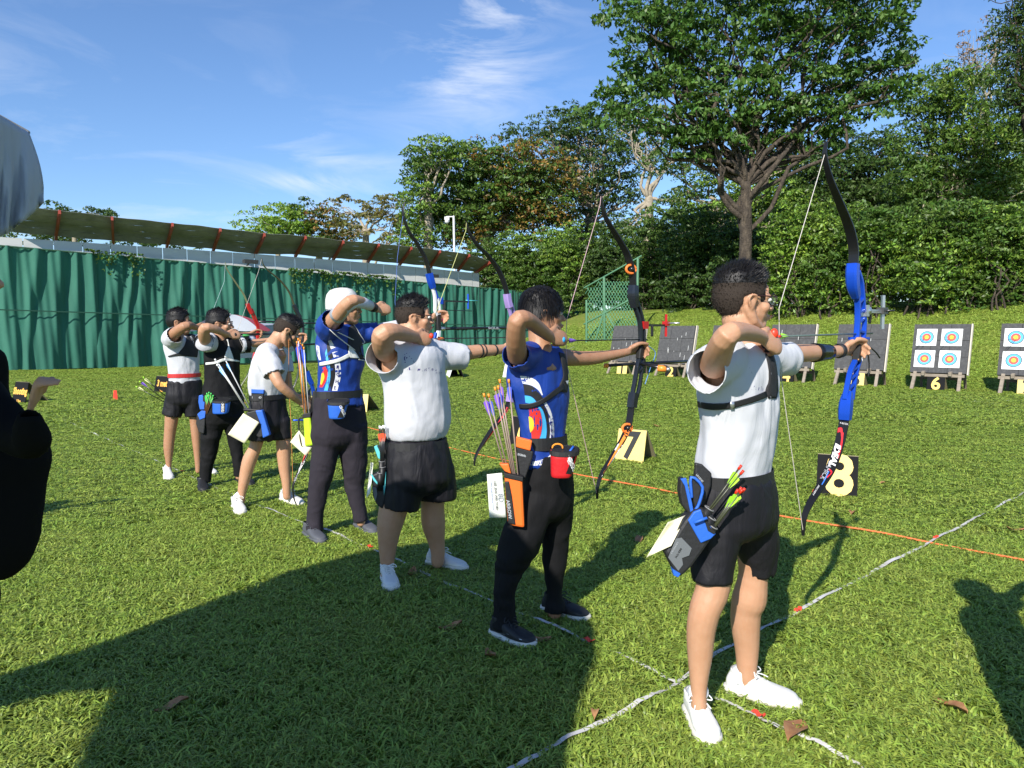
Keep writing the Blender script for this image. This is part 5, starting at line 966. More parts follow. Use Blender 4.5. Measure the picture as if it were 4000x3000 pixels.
def bow(label, p0, up, lo, riser, string, sm, rm, lim=limb_k, lw=.042, drr=SD, grip=None, scale=1.0, name='recurve_bow'):
    Q = lambda pl: [PV(u, v, p0, drr) for u, v in pl]; wd = Vector((drr.y, -drr.x, 0)); U, Lo = Q(up), Q(lo)
    t = empty(name, Q(riser[0][1])[-1] if riser else U[-1], label, 'bow')
    def lf(pl, flip):
        n = len(pl); ws = [lw*(.26+.74*min(1, (i/(n-1))*1.6)) for i in range(n)]; ts = [.007+.004*i/(n-1) for i in range(n)]
        return sweep('limb', pl, ws, ts, lim, t, 6, wd)
    lu, ll = lf(U, 0), lf(Lo, 0)
    for m_, pl, w_, th in riser:
        q = Q(pl); n = len(q); sweep('riser', q, w_ if isinstance(w_, list) else [w_]*n, th if isinstance(th, list) else [th]*n, m_ or rm, t, 5, wd)
    if grip: sweep('grip', Q(grip), [.030]*len(grip), [.036]*len(grip), cm('black grip', (.012, .012, .012), .6), t, 4, wd)
    V, Fc = tube(Q(string), .0016*scale, 5, 1, roundcap=False); obj('bowstring', V, Fc, sm, t)
    return t, lu, ll, Q
def rod(parent, name, a, b, r, m, n=8): V, Fc = tube([a, b], r, n, 1, roundcap=False); return obj(name, V, Fc, m, parent, smooth=True)
def arrow(label, a, b, shaft, vane, nockm, group=None, r=.0032, vl=.055, vh=.013, vstart=.03):
    """a nock end, b point end"""
    a, b = Vector(a), Vector(b); d = (b-a).normalized(); t = empty('arrow', a, label, 'arrow', group); rod(t, 'shaft', a, b, r, shaft, 6); rod(t, 'nock', a-d*.012, a+d*.006, r*1.5, nockm, 6)
    o = d.orthogonal().normalized()
    for k in range(3):
        n = Matrix.Rotation(2.094*k+.5, 3, d) @ o; s = d.cross(n)*.0006; p = a+d*vstart; pr = [p, p+d*vl*.12+n*vh, p+d*vl*.45+n*vh*.85, p+d*vl+n*r]; V, Fc = prism([x-s for x in pr], s*2); obj('vane', V, Fc, vane, t)
    return t
def pp(poly, Y, dep, m, name, parent, bev=.006, back=True):
    V = [P(u, v, Y) for u, v in poly]; q = prism(V, Vector((0, dep, 0))); o = obj(name, *q, m, parent)
    if bev: b = o.modifiers.new('b', 'BEVEL'); b.width = bev; b.segments = 2; b.limit_method = 'ANGLE'
    return o
def face(poly, Y, m, name, parent, off=.003): return obj(name, [P(u, v, Y-off) for u, v in poly], [tuple(range(len(poly)))], m, parent)
def ptext(s, u0, v0, bx, by, Y, m, parent, size=1, bold=.02, name='lettering', shear=0):
    V, Fc = txt(s, size, bold, shear=shear); return obj(name, [P(u0+x*bx[0]+y*by[0], v0+x*bx[1]+y*by[1], Y) for x, y in V], Fc, m, parent)
def ring_mouth(u, v, Y, r, parent, d=Vector((-.5, .1, -.85))):
    d = d.normalized(); c = P(u, v, Y); V, Fc = tube([c-d*.004, c+d*.10], r, 14, 1, roundcap=False); obj('arrow_tube', V, Fc, cm('black tube', (.010, .010, .010), .5), parent, smooth=True)
    s = d.orthogonal().normalized(); q = d.cross(s); V, Fc = tube([c-d*.004+s*r*math.cos(6.2832*i/14)+q*r*math.sin(6.2832*i/14) for i in range(15)], .0022, 6, 1, roundcap=False); obj('tube_rim', V, Fc, cm('grey rim', (.22, .22, .22), .4), parent, smooth=True)
def pouch(label, top, bot, Y, body, band, group=None, rim=True):
    """top/bot: (u, v, half width px)"""
    c0, c1 = P(top[0], top[1], Y), P(bot[0], bot[1], Y); r0, r1 = top[2]/ppm(c0), bot[2]/ppm(c1); t = empty('hip_pouch', c0, label, 'pouch', group); X_, D_ = Vector((1, 0, 0)), Vector((0, 1, .25)).normalized()
    rg = [(c0.lerp(c1, k), X_*(r0+(r1-r0)*k), D_*(r0+(r1-r0)*k)*.62) for k in (0, .3, .6, .85, 1)]; V, Fc = loft(rg, 20, pw=.75); o = obj('bag', V, Fc, body, t, smooth=True); b = o.modifiers.new('b', 'BEVEL'); b.width = .004; b.limit_method = 'ANGLE'
    rg = [(c0-(c1-c0)*.03, X_*r0*1.04, D_*r0*.66), (c0+(c1-c0)*.13, X_*r0*1.05, D_*r0*.67)]; V, Fc = loft(rg, 20, cap=False, pw=.75); obj('rim', V, Fc, strap_b, t); V, Fc = loft([(c0+UP*.001, X_*r0*.97, D_*r0*.6), (c0+UP*.002, X_*r0*.9, D_*r0*.55)], 20, pw=.75); obj('opening', V, Fc, strap_b, t)
    return t, o, bvh(o)
neon = cm('neon green vane', (.38, .75, .04), .5); rednk = cm('red nock', (.7, .03, .01), .4); orank = cm('orange nock', (.9, .3, .03), .4); cobalt = cm('cobalt nylon', (.02, .12, .55), .55, bump=(60, .4, .003)); knyl = cm('black pack nylon', (.014, .014, .016), .6, bump=(60, .5, .003)); greyp = cm('grey print', (.13, .14, .15), .6); orange = cm('orange nylon', (.85, .16, .02), .5, bump=(60, .3, .002)); redn = cm('red nylon', (.55, .012, .018), .5, bump=(60, .4, .003)); teal = cm('turquoise nylon', (.10, .52, .55), .55); lime = cm('lime nylon', (.48, .72, .02), .5); lgrey = cm('light grey print', (.42, .44, .46), .5)
# ---------------------------------------------------------------- nearest archer (a7)
a = A7; pl = a['pl']; t = a['root']
BW, lu, ll, Q = bow('tall bright blue recurve bow with black limbs held by the nearest archer', pl,
    [(3228, 554), (3222, 610), (3243, 700), (3281, 796), (3318, 892), (3334, 970), (3333, 1040)], [(3137, 2092), (3138, 2060), (3143, 2015), (3165, 1964), (3203, 1903), (3243, 1834), (3273, 1755), (3291, 1680), (3300, 1628)],
    [(None, [(3332, 1030), (3330, 1075), (3333, 1120), (3344, 1158)], [.046, .048, .046, .034], [.042, .048, .046, .036]), (None, [(3345, 1150), (3350, 1185), (3351, 1225), (3349, 1279), (3345, 1325)], .024, .020), (None, [(3352, 1060), (3364, 1100), (3369, 1147), (3373, 1200), (3377, 1250), (3375, 1294), (3372, 1325)], .020, .014),
     (None, [(3350, 1185), (3372, 1165)], .018, .012), (None, [(3351, 1222), (3375, 1210)], .018, .012), (None, [(3350, 1262), (3376, 1240)], .018, .012), (None, [(3349, 1290), (3375, 1300)], .018, .012), (None, [(3326, 1322), (3355, 1326), (3384, 1322)], .030, .012),
     (None, [(3340, 1410), (3322, 1450), (3311, 1500), (3300, 1560)], .022, .016), (None, [(3358, 1405), (3347, 1445), (3336, 1500), (3328, 1560)], .020, .014), (None, [(3322, 1450), (3345, 1435)], .018, .010), (None, [(3314, 1485), (3340, 1465)], .018, .010), (None, [(3311, 1520), (3336, 1500)], .018, .010), (None, [(3314, 1530), (3306, 1570), (3302, 1610), (3300, 1640)], [.034, .048, .050, .046], [.030, .046, .046, .040])],
    [(3229, 556), (3222, 600), (3043, 1205), (3044, 1312), (3052, 1480), (3131, 2035), (3138, 2080)], string_m, anod_b, grip=[(3358, 1330), (3350, 1370), (3345, 1412)])
bl_ = bvh(ll); wh = cm('white print', (.8, .8, .8), .5); rp = cm('red print', (.7, .02, .03), .5); bp_ = cm('blue print', (.05, .2, .7), .5)
for s_, u, v, bx, by, m_, sz, bo in (('IDEAL', 3262, 1778, (-10.5, 33), (32, 10), wh, 1.0, .05), ('SAMICK', 3229, 1838, (-10, 20), (24, 11), lgrey, 1.0, .0), ('ARCHERY', 3188, 1915, (-7, 11), (10, 6), wh, .8, 0), ('F-ROCK', 3297, 1655, (11, 2), (-1, -12), wh, .8, .0)):
    V, Fc = txt(s_, sz, bo, shear=.2); obj('lettering', [cast(bl_, u+x*bx[0]+y*by[0], v+x*bx[1]+y*by[1], .0015) for x, y in V], Fc, m_, ll)
for A_, B_, m_ in (([(3274, 1672), (3290, 1672), (3292, 1700)], [(3272, 1690), (3284, 1688), (3286, 1706)], rp), ([(3296, 1690), (3290, 1740), (3276, 1790)], [(3289, 1690), (3283, 1740), (3270, 1790)], rp), ([(3213, 1845), (3190, 1885), (3172, 1925)], [(3208, 1843), (3185, 1883), (3168, 1922)], rp), ([(3240, 1842), (3226, 1872), (3212, 1895)], [(3236, 1840), (3222, 1870), (3209, 1893)], bp_), ([(3240, 1830), (3252, 1846), (3232, 1868)], [(3236, 1834), (3246, 1848), (3228, 1864)], rp)):
    decal_strip('stripe', bl_, A_, B_, m_, ll, 8, 1, .0015)
sp0, sp1 = Q([(3378, 1212)])[0], Q([(3506, 1217)])[0]; ext = SD*.17
s0 = Q([(3378, 1214)])[0]; V, Fc = bar(s0, s0+SD*.20, .010, .016); sg = obj('sight_bar', V, Fc, steel, BW); e = s0+SD*.20; V, Fc = bar(e-UP*.080, e+UP*.075, .012, .016); obj('sight_rail', V, Fc, steel, sg); V, Fc = box(e+UP*.004, .05, .03, .03, (SD, CD, UP)); obj('sight_block', V, Fc, cm('dark clamp', (.05, .05, .05), .4), sg); rod(sg, 'sight_pin', e+UP*.004-CD*.03, e+UP*.004+CD*.05, .005, carbon)
V, Fc = tube([s0+SD*.02-CD*.012, s0+SD*.02+CD*.016], .017, 16, 1, roundcap=False); obj('clamp_knob', V, Fc, steel, sg, smooth=True); V, Fc = box(s0, .03, .03, .05, (SD, CD, UP)); obj('mount', V, Fc, steel, sg)
V, Fc = tube([s0+SD*.055-UP*.01, s0+SD*.058-UP*.05], .007, 8); obj('clicker', V, Fc, carbon, sg)
for q in ([(3385, 1345), (3395, 1420), (3392, 1470)], [(3385, 1345), (3420, 1375), (3437, 1398)]): V, Fc = tube(Q(q), .0035, 6, 5); obj('finger_sling', V, Fc, strap_b, BW, smooth=True)
nk, tp_ = Q([(3046, 1314)])[0], Q([(3408, 1302)])[0]; arrow('arrow with lime vanes nocked on the bright blue bow', nk, tp_, cm('grey-green shaft', (.10, .14, .13), .35), neon, rednk, r=.0036, vl=.05, vstart=.012)
def guard(a, A_, B_, m_, nm='chest_guard', th=.004, off=.006, n=14, w_=5): return decal_strip(nm, a['shirt'], A_, B_, m_, a['root'], n, w_, off, th, fallY=a['Y0'])
guard(a, [(2966, 1346), (2985, 1383), (2997, 1427), (3000, 1488), (2986, 1523), (2998, 1556)], [(2998, 1350), (3018, 1400), (3028, 1450), (3032, 1500), (3032, 1530), (3026, 1558)], mesh_b)
guard(a, [(2733, 1566), (2787, 1575), (2853, 1569), (2931, 1549), (2985, 1527)], [(2736, 1589), (2790, 1598), (2855, 1592), (2935, 1571), (2990, 1550)], strap_b, 'guard_strap', .003, .008)
guard(a, [(2848, 1566), (2862, 1565)], [(2849, 1595), (2863, 1594)], steel, 'buckle', .002, .012, 3, 2)
def dtx(a, s_, u, v, bx, by, m_=navy_t, sz=1, bo=.03, shear=.25, off=.003): return decal_text('lettering', a['shirt'], s_, u, v, bx, by, m_, a['root'], sz, bo, off, shear, a['Y0'])
dtx(a, 'Maris', 2955, 1516, (22, 3), (-2, -26), bo=.01)
guard(a, [(2936, 1497), (2958, 1504)], [(2944, 1507), (2958, 1506)], navy_t, 'printed_arrow', 0, .003, 4, 1); guard(a, [(2925, 1436), (2938, 1462)], [(2927, 1436), (2934, 1456)], navy_t, 'printed_arrow', 0, .003, 4, 1)
def band(a, arm, k0, k1, grow, m_, nm, parent=None, r=None):
    pts, rr = arm; n = len(pts)-1
    def at(k): x = k*n; i = min(int(x), n-1); f_ = x-i; return pts[i].lerp(pts[i+1], f_), rr[i]*(1-f_)+rr[i+1]*f_
    q = [at(k0+(k1-k0)*j/4) for j in range(5)]; V, Fc = tube([x[0] for x in q], [x[1]+grow for x in q], 18, 1, roundcap=False); return obj(nm, V, Fc, m_, parent or a['root'], smooth=True)
gl_k = cm('glossy black guard', (.008, .008, .008), .2); band(a, a['aL'], .50, .74, .005, gl_k, 'arm_guard'); band(a, a['aL'], .90, .95, .006, strap_b, 'wristwatch')
def tab(a, m_, u, v, dy=-.04, w=.016): c = P(u, v, a['Y0']+dy); V, Fc = ell(c, (w*.8, .012, w)); return obj('finger_tab', V, Fc, m_, a['root'], smooth=True)
tab(a, red_tab, 3024, 1303, -.10, .018)
for (u, v) in ((2725, 2703),): pass
# sock lettering
for so in [o for o in a['root'].children if o.name.startswith('sock')]:
    tr_ = bvh(so); zc = [v.co for v in so.data.vertices]; c = sum(zc, Vector())/len(zc); zt = max(v.z for v in zc); c = Vector((c.x, c.y, zt-.016)); d = (c-CAM); pc_ = Vector((c.x, c.y-.1, c.z)); V, Fc = txt('MSHS', .017, .0012); W_ = []
    for x, y in V:
        tg = c+Vector((x, 0, y)); dd = (tg-CAM).normalized(); hh = tr_.ray_cast(CAM, dd); W_.append((hh[0] if hh[0] else tg)-dd*.002)
    obj('lettering', W_, Fc, navy_t, so)
YQ = a['Y0']-.20
qv = empty('quiver', P(2700, 2000, YQ), 'blue and black hip quiver on the nearest archer, lime arrows inside', 'quiver')
pp([(2716, 1808), (2745, 1815), (2782, 1850), (2778, 1900), (2748, 1990), (2722, 1985), (2714, 1900)], YQ+.03, .02, knyl, 'hip_panel', qv); ptext('LEGEND', 2733, 1868, (7, 8), (7, -7), YQ+.027, lgrey, qv, 1, .02)
pp([(2674, 2035), (2705, 1998), (2740, 1985), (2790, 2012), (2800, 2080), (2705, 2214), (2662, 2256), (2640, 2246), (2597, 2160), (2628, 2108)], YQ-.03, .075, knyl, 'bag', qv, .012)
pp([(2688, 2034), (2712, 2000), (2738, 1990), (2756, 2030), (2797, 2086), (2776, 2106), (2738, 2122), (2704, 2062)], YQ-.036, .012, cobalt, 'blue_panel', qv, .003); pp([(2740, 1996), (2750, 1996), (2775, 2060), (2796, 2080), (2790, 2088), (2766, 2074)], YQ-.040, .008, strap_b, 'trim', qv, .002)
pp([(2626, 2222), (2660, 2242), (2650, 2257), (2632, 2249)], YQ-.035, .03, cobalt, 'blue_corner', qv, .003)
face([(2610, 2178), (2640, 2104), (2662, 2100), (2702, 2142), (2692, 2170), (2664, 2180), (2668, 2206), (2650, 2230)], YQ-.031, greyp, 'print_shape', qv); ptext('LEGEND', 2635, 2140, (9, -15), (9, 5), YQ-.036, lgrey, qv, .8, .0); ptext('XT-320', 2650, 2160, (8, -13), (9, 5), YQ-.036, strap_b, qv, .9, .03)
pp([(2659, 1872), (2680, 1870), (2702, 1966), (2711, 2012), (2694, 2012), (2666, 1976), (2656, 1925)], YQ-.01, .05, knyl, 'side_pocket', qv, .006); pp([(2659, 1872), (2681, 1868), (2704, 1966), (2712, 2012), (2700, 2012), (2676, 1900)], YQ-.016, .012, cobalt, 'pocket_trim', qv, .002)
pp([(2700, 1862), (2744, 1902), (2730, 1968), (2716, 1990), (2704, 1940)], YQ-.005, .04, knyl, 'side_pocket', qv, .006)
V, Fc = tube([P(u, v, YQ-.012) for u, v in [(2702, 1940), (2700, 1864), (2744, 1902), (2731, 1966), (2718, 1990)]], .0055, 6, 3); obj('pocket_trim', V, Fc, cobalt, qv, smooth=True)
for (u, v) in ((2768, 1990), (2778, 2027), (2783, 2060)): ring_mouth(u, v, YQ-.02, .0165, qv)
for i, (x, y) in enumerate([((2888, 1828), (2768, 1992)), ((2896, 1848), (2771, 1998)), ((2876, 1923), (2782, 2062)), ((2889, 1915), (2785, 2064)), ((2902, 1918), (2788, 2066)), ((2893, 1922), (2784, 2068))]):
    A_, B_ = P(*x, YQ-.04-.004*i), P(*y, YQ-.02); B2 = B_+(B_-A_)*.4; arrow('lime-vaned dark arrow in the upper pair of the blue and black quiver' if i < 2 else 'lime-vaned dark arrow in the lower bunch of the blue and black quiver', A_, B2, cm('olive carbon shaft', (.05, .055, .03), .35), neon, rednk, 'arrows in the nearest archer\'s quiver', r=.0032, vl=.05, vh=.011, vstart=.016)
rod(qv, 'pen', P(2712, 2042, YQ-.05), P(2762, 2023, YQ-.05), .005, cobalt)
def card(label, poly, Y, m_, bend=.02, name='score_card', cat='card'):
    n = 8; a_, b_, c_, d_ = poly; V = []
    for i in range(n+1):
        for j in range(n+1):
            s, t_ = i/n, j/n; u = (a_[0]*(1-s)+b_[0]*s)*(1-t_)+(d_[0]*(1-s)+c_[0]*s)*t_; v = (a_[1]*(1-s)+b_[1]*s)*(1-t_)+(d_[1]*(1-s)+c_[1]*s)*t_; V.append(P(u, v, Y+bend*math.sin(s*2.6+t_*1.5)))
    Fc = [(i*(n+1)+j, (i+1)*(n+1)+j, (i+1)*(n+1)+j+1, i*(n+1)+j+1) for i in range(n) for j in range(n)]; o = obj(name, V, Fc, m_, None, smooth=True, label=label, cat=cat); s_ = o.modifiers.new('s', 'SOLIDIFY'); s_.thickness = .0006; return o
card('curled cream score card hanging from the blue and black quiver', [(2609, 2040), (2686, 2010), (2622, 2132), (2524, 2178)][0:1]+[(2684, 2010), (2622, 2132), (2524, 2178)], YQ-.02, cream, .03)
# ---------------------------------------------------------------- archer in blue (a6)
a = A6; pl = a['pl']; c6 = lambda L_: [(1900+x*.871, 1080+y*.871) for x, y in L_]
BW, lu, ll, Q = bow('black recurve bow with orange limb dampers held by the archer in blue', pl,
    [(2348, 759), (2352, 800), (2362, 840), (2384, 882), (2420, 940), (2452, 1000), (2468, 1062), (2474, 1124)], [(2333, 1948), (2334, 1905), (2350, 1852), (2389, 1788), (2429, 1723), (2452, 1670), (2462, 1620), (2466, 1575)],
    [(None, [(2474, 1115), (2473, 1155), (2480, 1200)], [.046, .050, .036], [.046, .052, .04]), (None, [(2478, 1195), (2494, 1240), (2500, 1275), (2502, 1320), (2500, 1348)], .022, .020), (None, [(2490, 1180), (2506, 1230), (2514, 1275), (2516, 1345)], .020, .014), (None, [(2500, 1290), (2516, 1275)], .02, .012), (None, [(2484, 1344), (2520, 1346)], .03, .014),
     (None, [(2496, 1395), (2486, 1450), (2478, 1500), (2468, 1550)], .024, .018), (None, [(2512, 1395), (2506, 1450), (2500, 1500), (2488, 1550)], .02, .016), (None, [(2484, 1460), (2504, 1440)], .02, .01), (None, [(2476, 1535), (2471, 1565), (2468, 1592)], .046, .048)],
    [(2348, 762), (2344, 800), (2214, 1248), (2210, 1330), (2216, 1430), (2330, 1925)], cm('pink bowstring', (.55, .35, .38), .6), cm('black anodised', (.03, .035, .045), .25, .5), grip=[(2506, 1348), (2500, 1375), (2497, 1400)])
for (u, v) in ((2462, 1052), (2447, 1672)):
    c = Q([(u, v)])[0]+CD*.01; V, Fc = tube([c-CD*.005+Vector((.03*math.cos(x), .012*math.cos(x), .024*math.sin(x)))*.9 for x in np.linspace(0, 6.2832, 17)], .007, 8, 1, roundcap=False); obj('limb_damper', V, Fc, cm('orange rubber', (.85, .2, .03), .6), BW, smooth=True); V, Fc = ell(c, (.013, .013, .013)); obj('damper_core', V, Fc, carbon, BW, smooth=True)
bl_ = bvh(ll)
for s_, u, v, bx, by, m_, bo in (('C2', 2418, 1748, (-14, 24), (24, 14), wh, .05), ('EXTRA', 2448, 1690, (-5, 15), (20, 6), cm('orange print', (.85, .25, .03), .5), .03)): V, Fc = txt(s_, 1, bo); obj('lettering', [cast(bl_, u+x*bx[0]+y*by[0], v+x*bx[1]+y*by[1], .0015) for x, y in V], Fc, m_, ll)
s0 = Q([(2512, 1270)])[0]; V, Fc = bar(s0, s0+SD*.2, .010, .012); sg = obj('sight_bar', V, Fc, carbon, BW); e = s0+SD*.205; V, Fc = bar(e-UP*.062, e+UP*.062, .012, .012); obj('sight_rail', V, Fc, anod_r, sg); V, Fc = box(s0+SD*.01, .04, .03, .04, (SD, CD, UP)); obj('mount', V, Fc, anod_r, sg); V, Fc = box(e+UP*.01, .03, .03, .025, (SD, CD, UP)); obj('sight_block', V, Fc, anod_r, sg); rod(sg, 'sight_pin', e+UP*.012-CD*.02, e+UP*.012+CD*.09, .004, steel); V, Fc = tube([s0+SD*.08-UP*.006, s0+SD*.08-UP*.055], .008, 8); obj('clicker', V, Fc, carbon, sg)
b0 = Q([(2502, 1420)])[0]; st = rod(BW, 'stabiliser', b0-SD*.03, b0+SD*.62-UP*.0, .0085, carbon); rod(BW, 'side_rod', b0-CD*.0+SD*.0, P(2372, 1428, b0.y-.06), .008, carbon); rod(BW, 'side_rod', b0, b0-SD*.02+CD*.10+Vector((.06, -.05, -.012)), .008, carbon)
c = P(2584, 1438, b0.y-.12); rod(BW, 'side_weight', c-Vector((.02, .0, 0)), c+Vector((.022, -.01, -.004)), .017, cm('orange weight', (.9, .28, .04), .4), 14); rod(BW, 'weight_tip', c+Vector((.022, -.01, -.004)), c+Vector((.04, -.02, -.006)), .010, steel, 12); c = P(2372, 1428, b0.y-.06); rod(BW, 'side_weight', c-Vector((.018, 0, 0)), c+Vector((.006, 0, 0)), .012, MAT['orange weight'], 12); rod(BW, 'side_rod', b0, P(2584, 1438, b0.y-.12), .008, carbon)
arrow('black arrow with purple vanes nocked on the black bow', Q([(2212, 1331)])[0], Q([(2530, 1326)])[0], carbon, cm('purple vane', (.22, .10, .62), .5), orank, vl=.05, vstart=.02)
V, Fc = tube(Q([(2535, 1352), (2560, 1380), (2540, 1440), (2520, 1500)]), .0022, 5, 5); obj('finger_sling', V, Fc, cm('blue lace', (.1, .25, .6), .6), BW, smooth=True)
prt = dict(w=cm('jersey white', (.72, .72, .74), .6), k=cm('jersey black', (.012, .012, .014), .6), c=cm('jersey sky blue', (.06, .42, .75), .6), r=cm('jersey red', (.68, .03, .02), .6), y=cm('jersey gold', (.85, .55, .03), .6))
def jb(a, A_, B_, k, off=.0032, cc=c6, n=12): return decal_strip('printed_band', a['shirt'], cc(A_), cc(B_), prt[k], a['root'], n, 4, off, 0, fallY=a['Y0'])
jb(a, [(150, 443), (195, 452), (232, 476), (252, 531)], [(163, 480), (200, 488), (230, 508), (248, 533)], 'w'); jb(a, [(164, 482), (205, 492), (246, 535), (262, 562)], [(172, 530), (200, 537), (220, 555), (232, 572)], 'k'); jb(a, [(172, 533), (198, 538), (216, 552), (228, 572)], [(176, 565), (190, 568), (204, 572), (214, 578)], 'c')
jb(a, [(190, 585), (192, 600), (195, 640), (200, 690), (205, 742)], [(218, 582), (238, 600), (248, 650), (243, 705), (230, 742)], 'r'); jb(a, [(190, 628), (191, 640), (192, 660), (193, 680), (196, 697)], [(192, 626), (206, 634), (213, 658), (210, 682), (197, 699)], 'y', .0045)
jb(a, [(220, 580), (240, 600), (250, 650), (245, 705), (232, 742)], [(230, 575), (252, 600), (266, 650), (269, 695), (263, 740)], 'c'); jb(a, [(232, 573), (254, 600), (268, 650), (271, 695), (265, 740)], [(252, 566), (270, 600), (280, 650), (284, 700), (280, 738)], 'k'); jb(a, [(253, 565), (271, 600), (281, 650), (285, 700), (281, 738)], [(264, 560), (286, 600), (298, 650), (302, 700), (300, 734)], 'w')
for s_, x, y in (('A', 268, 602), ('R', 280, 630), ('C', 288, 660), ('H', 291, 690), ('E', 292, 718)): u, v = c6([(x, y)])[0]; dtx(a, s_, u, v, (13, 2), (-2, -18), navy_t, 1, .02, 0, .0055)
jb(a, [(291, 778), (286, 800), (252, 820), (200, 832)], [(293, 836), (280, 842), (245, 846), (196, 848)], 'w'); jb(a, [(205, 790), (240, 792), (285, 780)], [(200, 825), (248, 812), (286, 790)], 'k', .0028)
guard(a, [(2180, 1378), (2192, 1428), (2196, 1472), (2182, 1507), (2192, 1532)], [(2203, 1385), (2211, 1428), (2214, 1481), (2213, 1510), (2210, 1533)], mesh_b); guard(a, [(2029, 1576), (2070, 1574), (2109, 1561), (2155, 1527), (2194, 1498)], [(2031, 1593), (2075, 1592), (2113, 1578), (2160, 1548), (2200, 1520)], strap_b, 'guard_strap', .003, .009); guard(a, [(2200, 1488), (2206, 1500)], [(2212, 1486), (2207, 1502)], wh, 'emblem', 0, .013, 3, 1)
tab(a, cm('blue finger tab', (.03, .35, .7), .4), 2199, 1327, -.08, .015)
YQ = a['Y0']-.17
qv = empty('quiver', P(2010, 1900, YQ), 'orange and black hip quiver hanging from the archer in blue', 'quiver')
pp([(2013, 1745), (2084, 1764), (2080, 1790), (2052, 1870), (2020, 1860)], YQ+.02, .03, knyl, 'hip_panel', qv); pp([(2016, 1706), (2079, 1722), (2072, 1762), (2016, 1747)], YQ+.012, .03, orange, 'belt_flap', qv, .005); ptext('LEGEND', 2037, 1778, (10, 2.5), (-2, -12), YQ+.017, lgrey, qv, .95, .03)
pp([(1970, 1852), (2040, 1868), (2042, 1882), (2050, 2064), (2003, 2056), (1984, 2047), (1975, 1936)], YQ-.03, .07, orange, 'bag', qv, .012); pp([(1968, 1848), (2044, 1864), (2043, 1882), (1970, 1866)], YQ-.036, .08, strap_b, 'rim', qv, .003)
pp([(1972, 1882), (1988, 1880), (2000, 1940), (2014, 2050), (1985, 2046), (1976, 1936)], YQ-.036, .015, knyl, 'side_pocket', qv, .004); ptext('ARROW', 1988, 1990, (3, 22), (20, -3), YQ-.040, lgrey, qv, .9, .02)
pp([(1950, 1813), (1987, 1812), (1997, 1852), (1972, 1842)], YQ-.02, .05, orange, 'side_flap', qv, .005)
purv = MAT['purple vane']; gsh = cm('grey and orange shaft', (.30, .22, .18), .4)
for i, (x, y) in enumerate([((1892, 1546), (1972, 1830)), ((1910, 1548), (1984, 1835)), ((1935, 1521), (2003, 1862)), ((1947, 1516), (2008, 1862)), ((1953, 1491), (2014, 1864)), ((1988, 1491), (2024, 1866))]):
    A_, B_ = P(*x, YQ-.01+.01*i), P(*y, YQ+.0); arrow('pale arrow with purple vanes standing in the orange quiver', A_, B_+(B_-A_)*.15, gsh, purv if i % 2 == 0 else cm('blue-violet vane', (.08, .12, .6), .5), orank, 'arrows in the orange quiver', r=.0036, vl=.075, vh=.013, vstart=.02)
cd_ = card('white name card printed 8D hanging from the orange quiver', [(1902, 1853), (1961, 1847), (1977, 2021), (1912, 2022)], YQ-.03, cm('white card', (.74, .75, .68), .7), .004)
for s_, u, v, sz, m_ in (('8D', 1955, 1945, 28, cm('grey ink', (.28, .30, .33), .7)), ('LEE ZHE WEI TOBY', 1937, 1937, 13.5, strap_b), ('Hwa Chong International School', 1922, 1937, 8.2, cm('blue ink', (.08, .15, .4), .7))):
    V, Fc = txt(s_, 1, .01); k = .08; obj('lettering', [P(u+y*sz+x*sz*k, v+x*sz*1.0-y*sz*.06, YQ-.034) for x, y in V], Fc, m_, cd_)
pw_, po, ptree = pouch('red hip pouch lettered LEGEND on the archer in blue', (2206, 1756, 56), (2192, 1860, 40), a['Y0']-.20, redn, strap_b)
decal_strip('band', ptree, [(2238, 1782), (2226, 1810), (2210, 1850)], [(2256, 1786), (2246, 1816), (2230, 1852)], strap_b, pw_, 6, 2, .002); V, Fc = txt('LEGEND', 1, .03); obj('lettering', [cast(ptree, 2234+y*20-x*.0-x*6, 1818-x*17-y*0-y*4, .004) for x, y in V], Fc, wh, pw_)
V, Fc = tube([P(2178+20*math.cos(x), 1748+14*math.sin(x), a['Y0']-.2) for x in np.linspace(3.1, 6.4, 9)], .004, 6); obj('orange_tool', V, Fc, orank, pw_); rod(pw_, 'pen', P(2222, 1768, a['Y0']-.22), P(2240, 1744, a['Y0']-.2), .005, cobalt)
for o in [o for o in a['root'].children if o.name.startswith('shoe')]: pass
for (poly, dy) in (([(1921, 2462), (1944, 2492), (1966, 2506), (1978, 2496), (1976, 2474), (1968, 2488), (1948, 2480)], 0), ([(2188, 2392), (2200, 2394), (2196, 2404), (2182, 2410), (2176, 2408), (2190, 2403)], 0)):
    ob = [o for o in a['root'].children if o.name.startswith('shoe')]; best = min(ob, key=lambda o: (sum((v.co for v in o.data.vertices), Vector())/len(o.data.vertices)-G(*poly[0])).length); tr_ = bvh(best); obj('emblem', [cast(tr_, u, v, .002) for u, v in poly], [tuple(range(len(poly)))], wh, best)
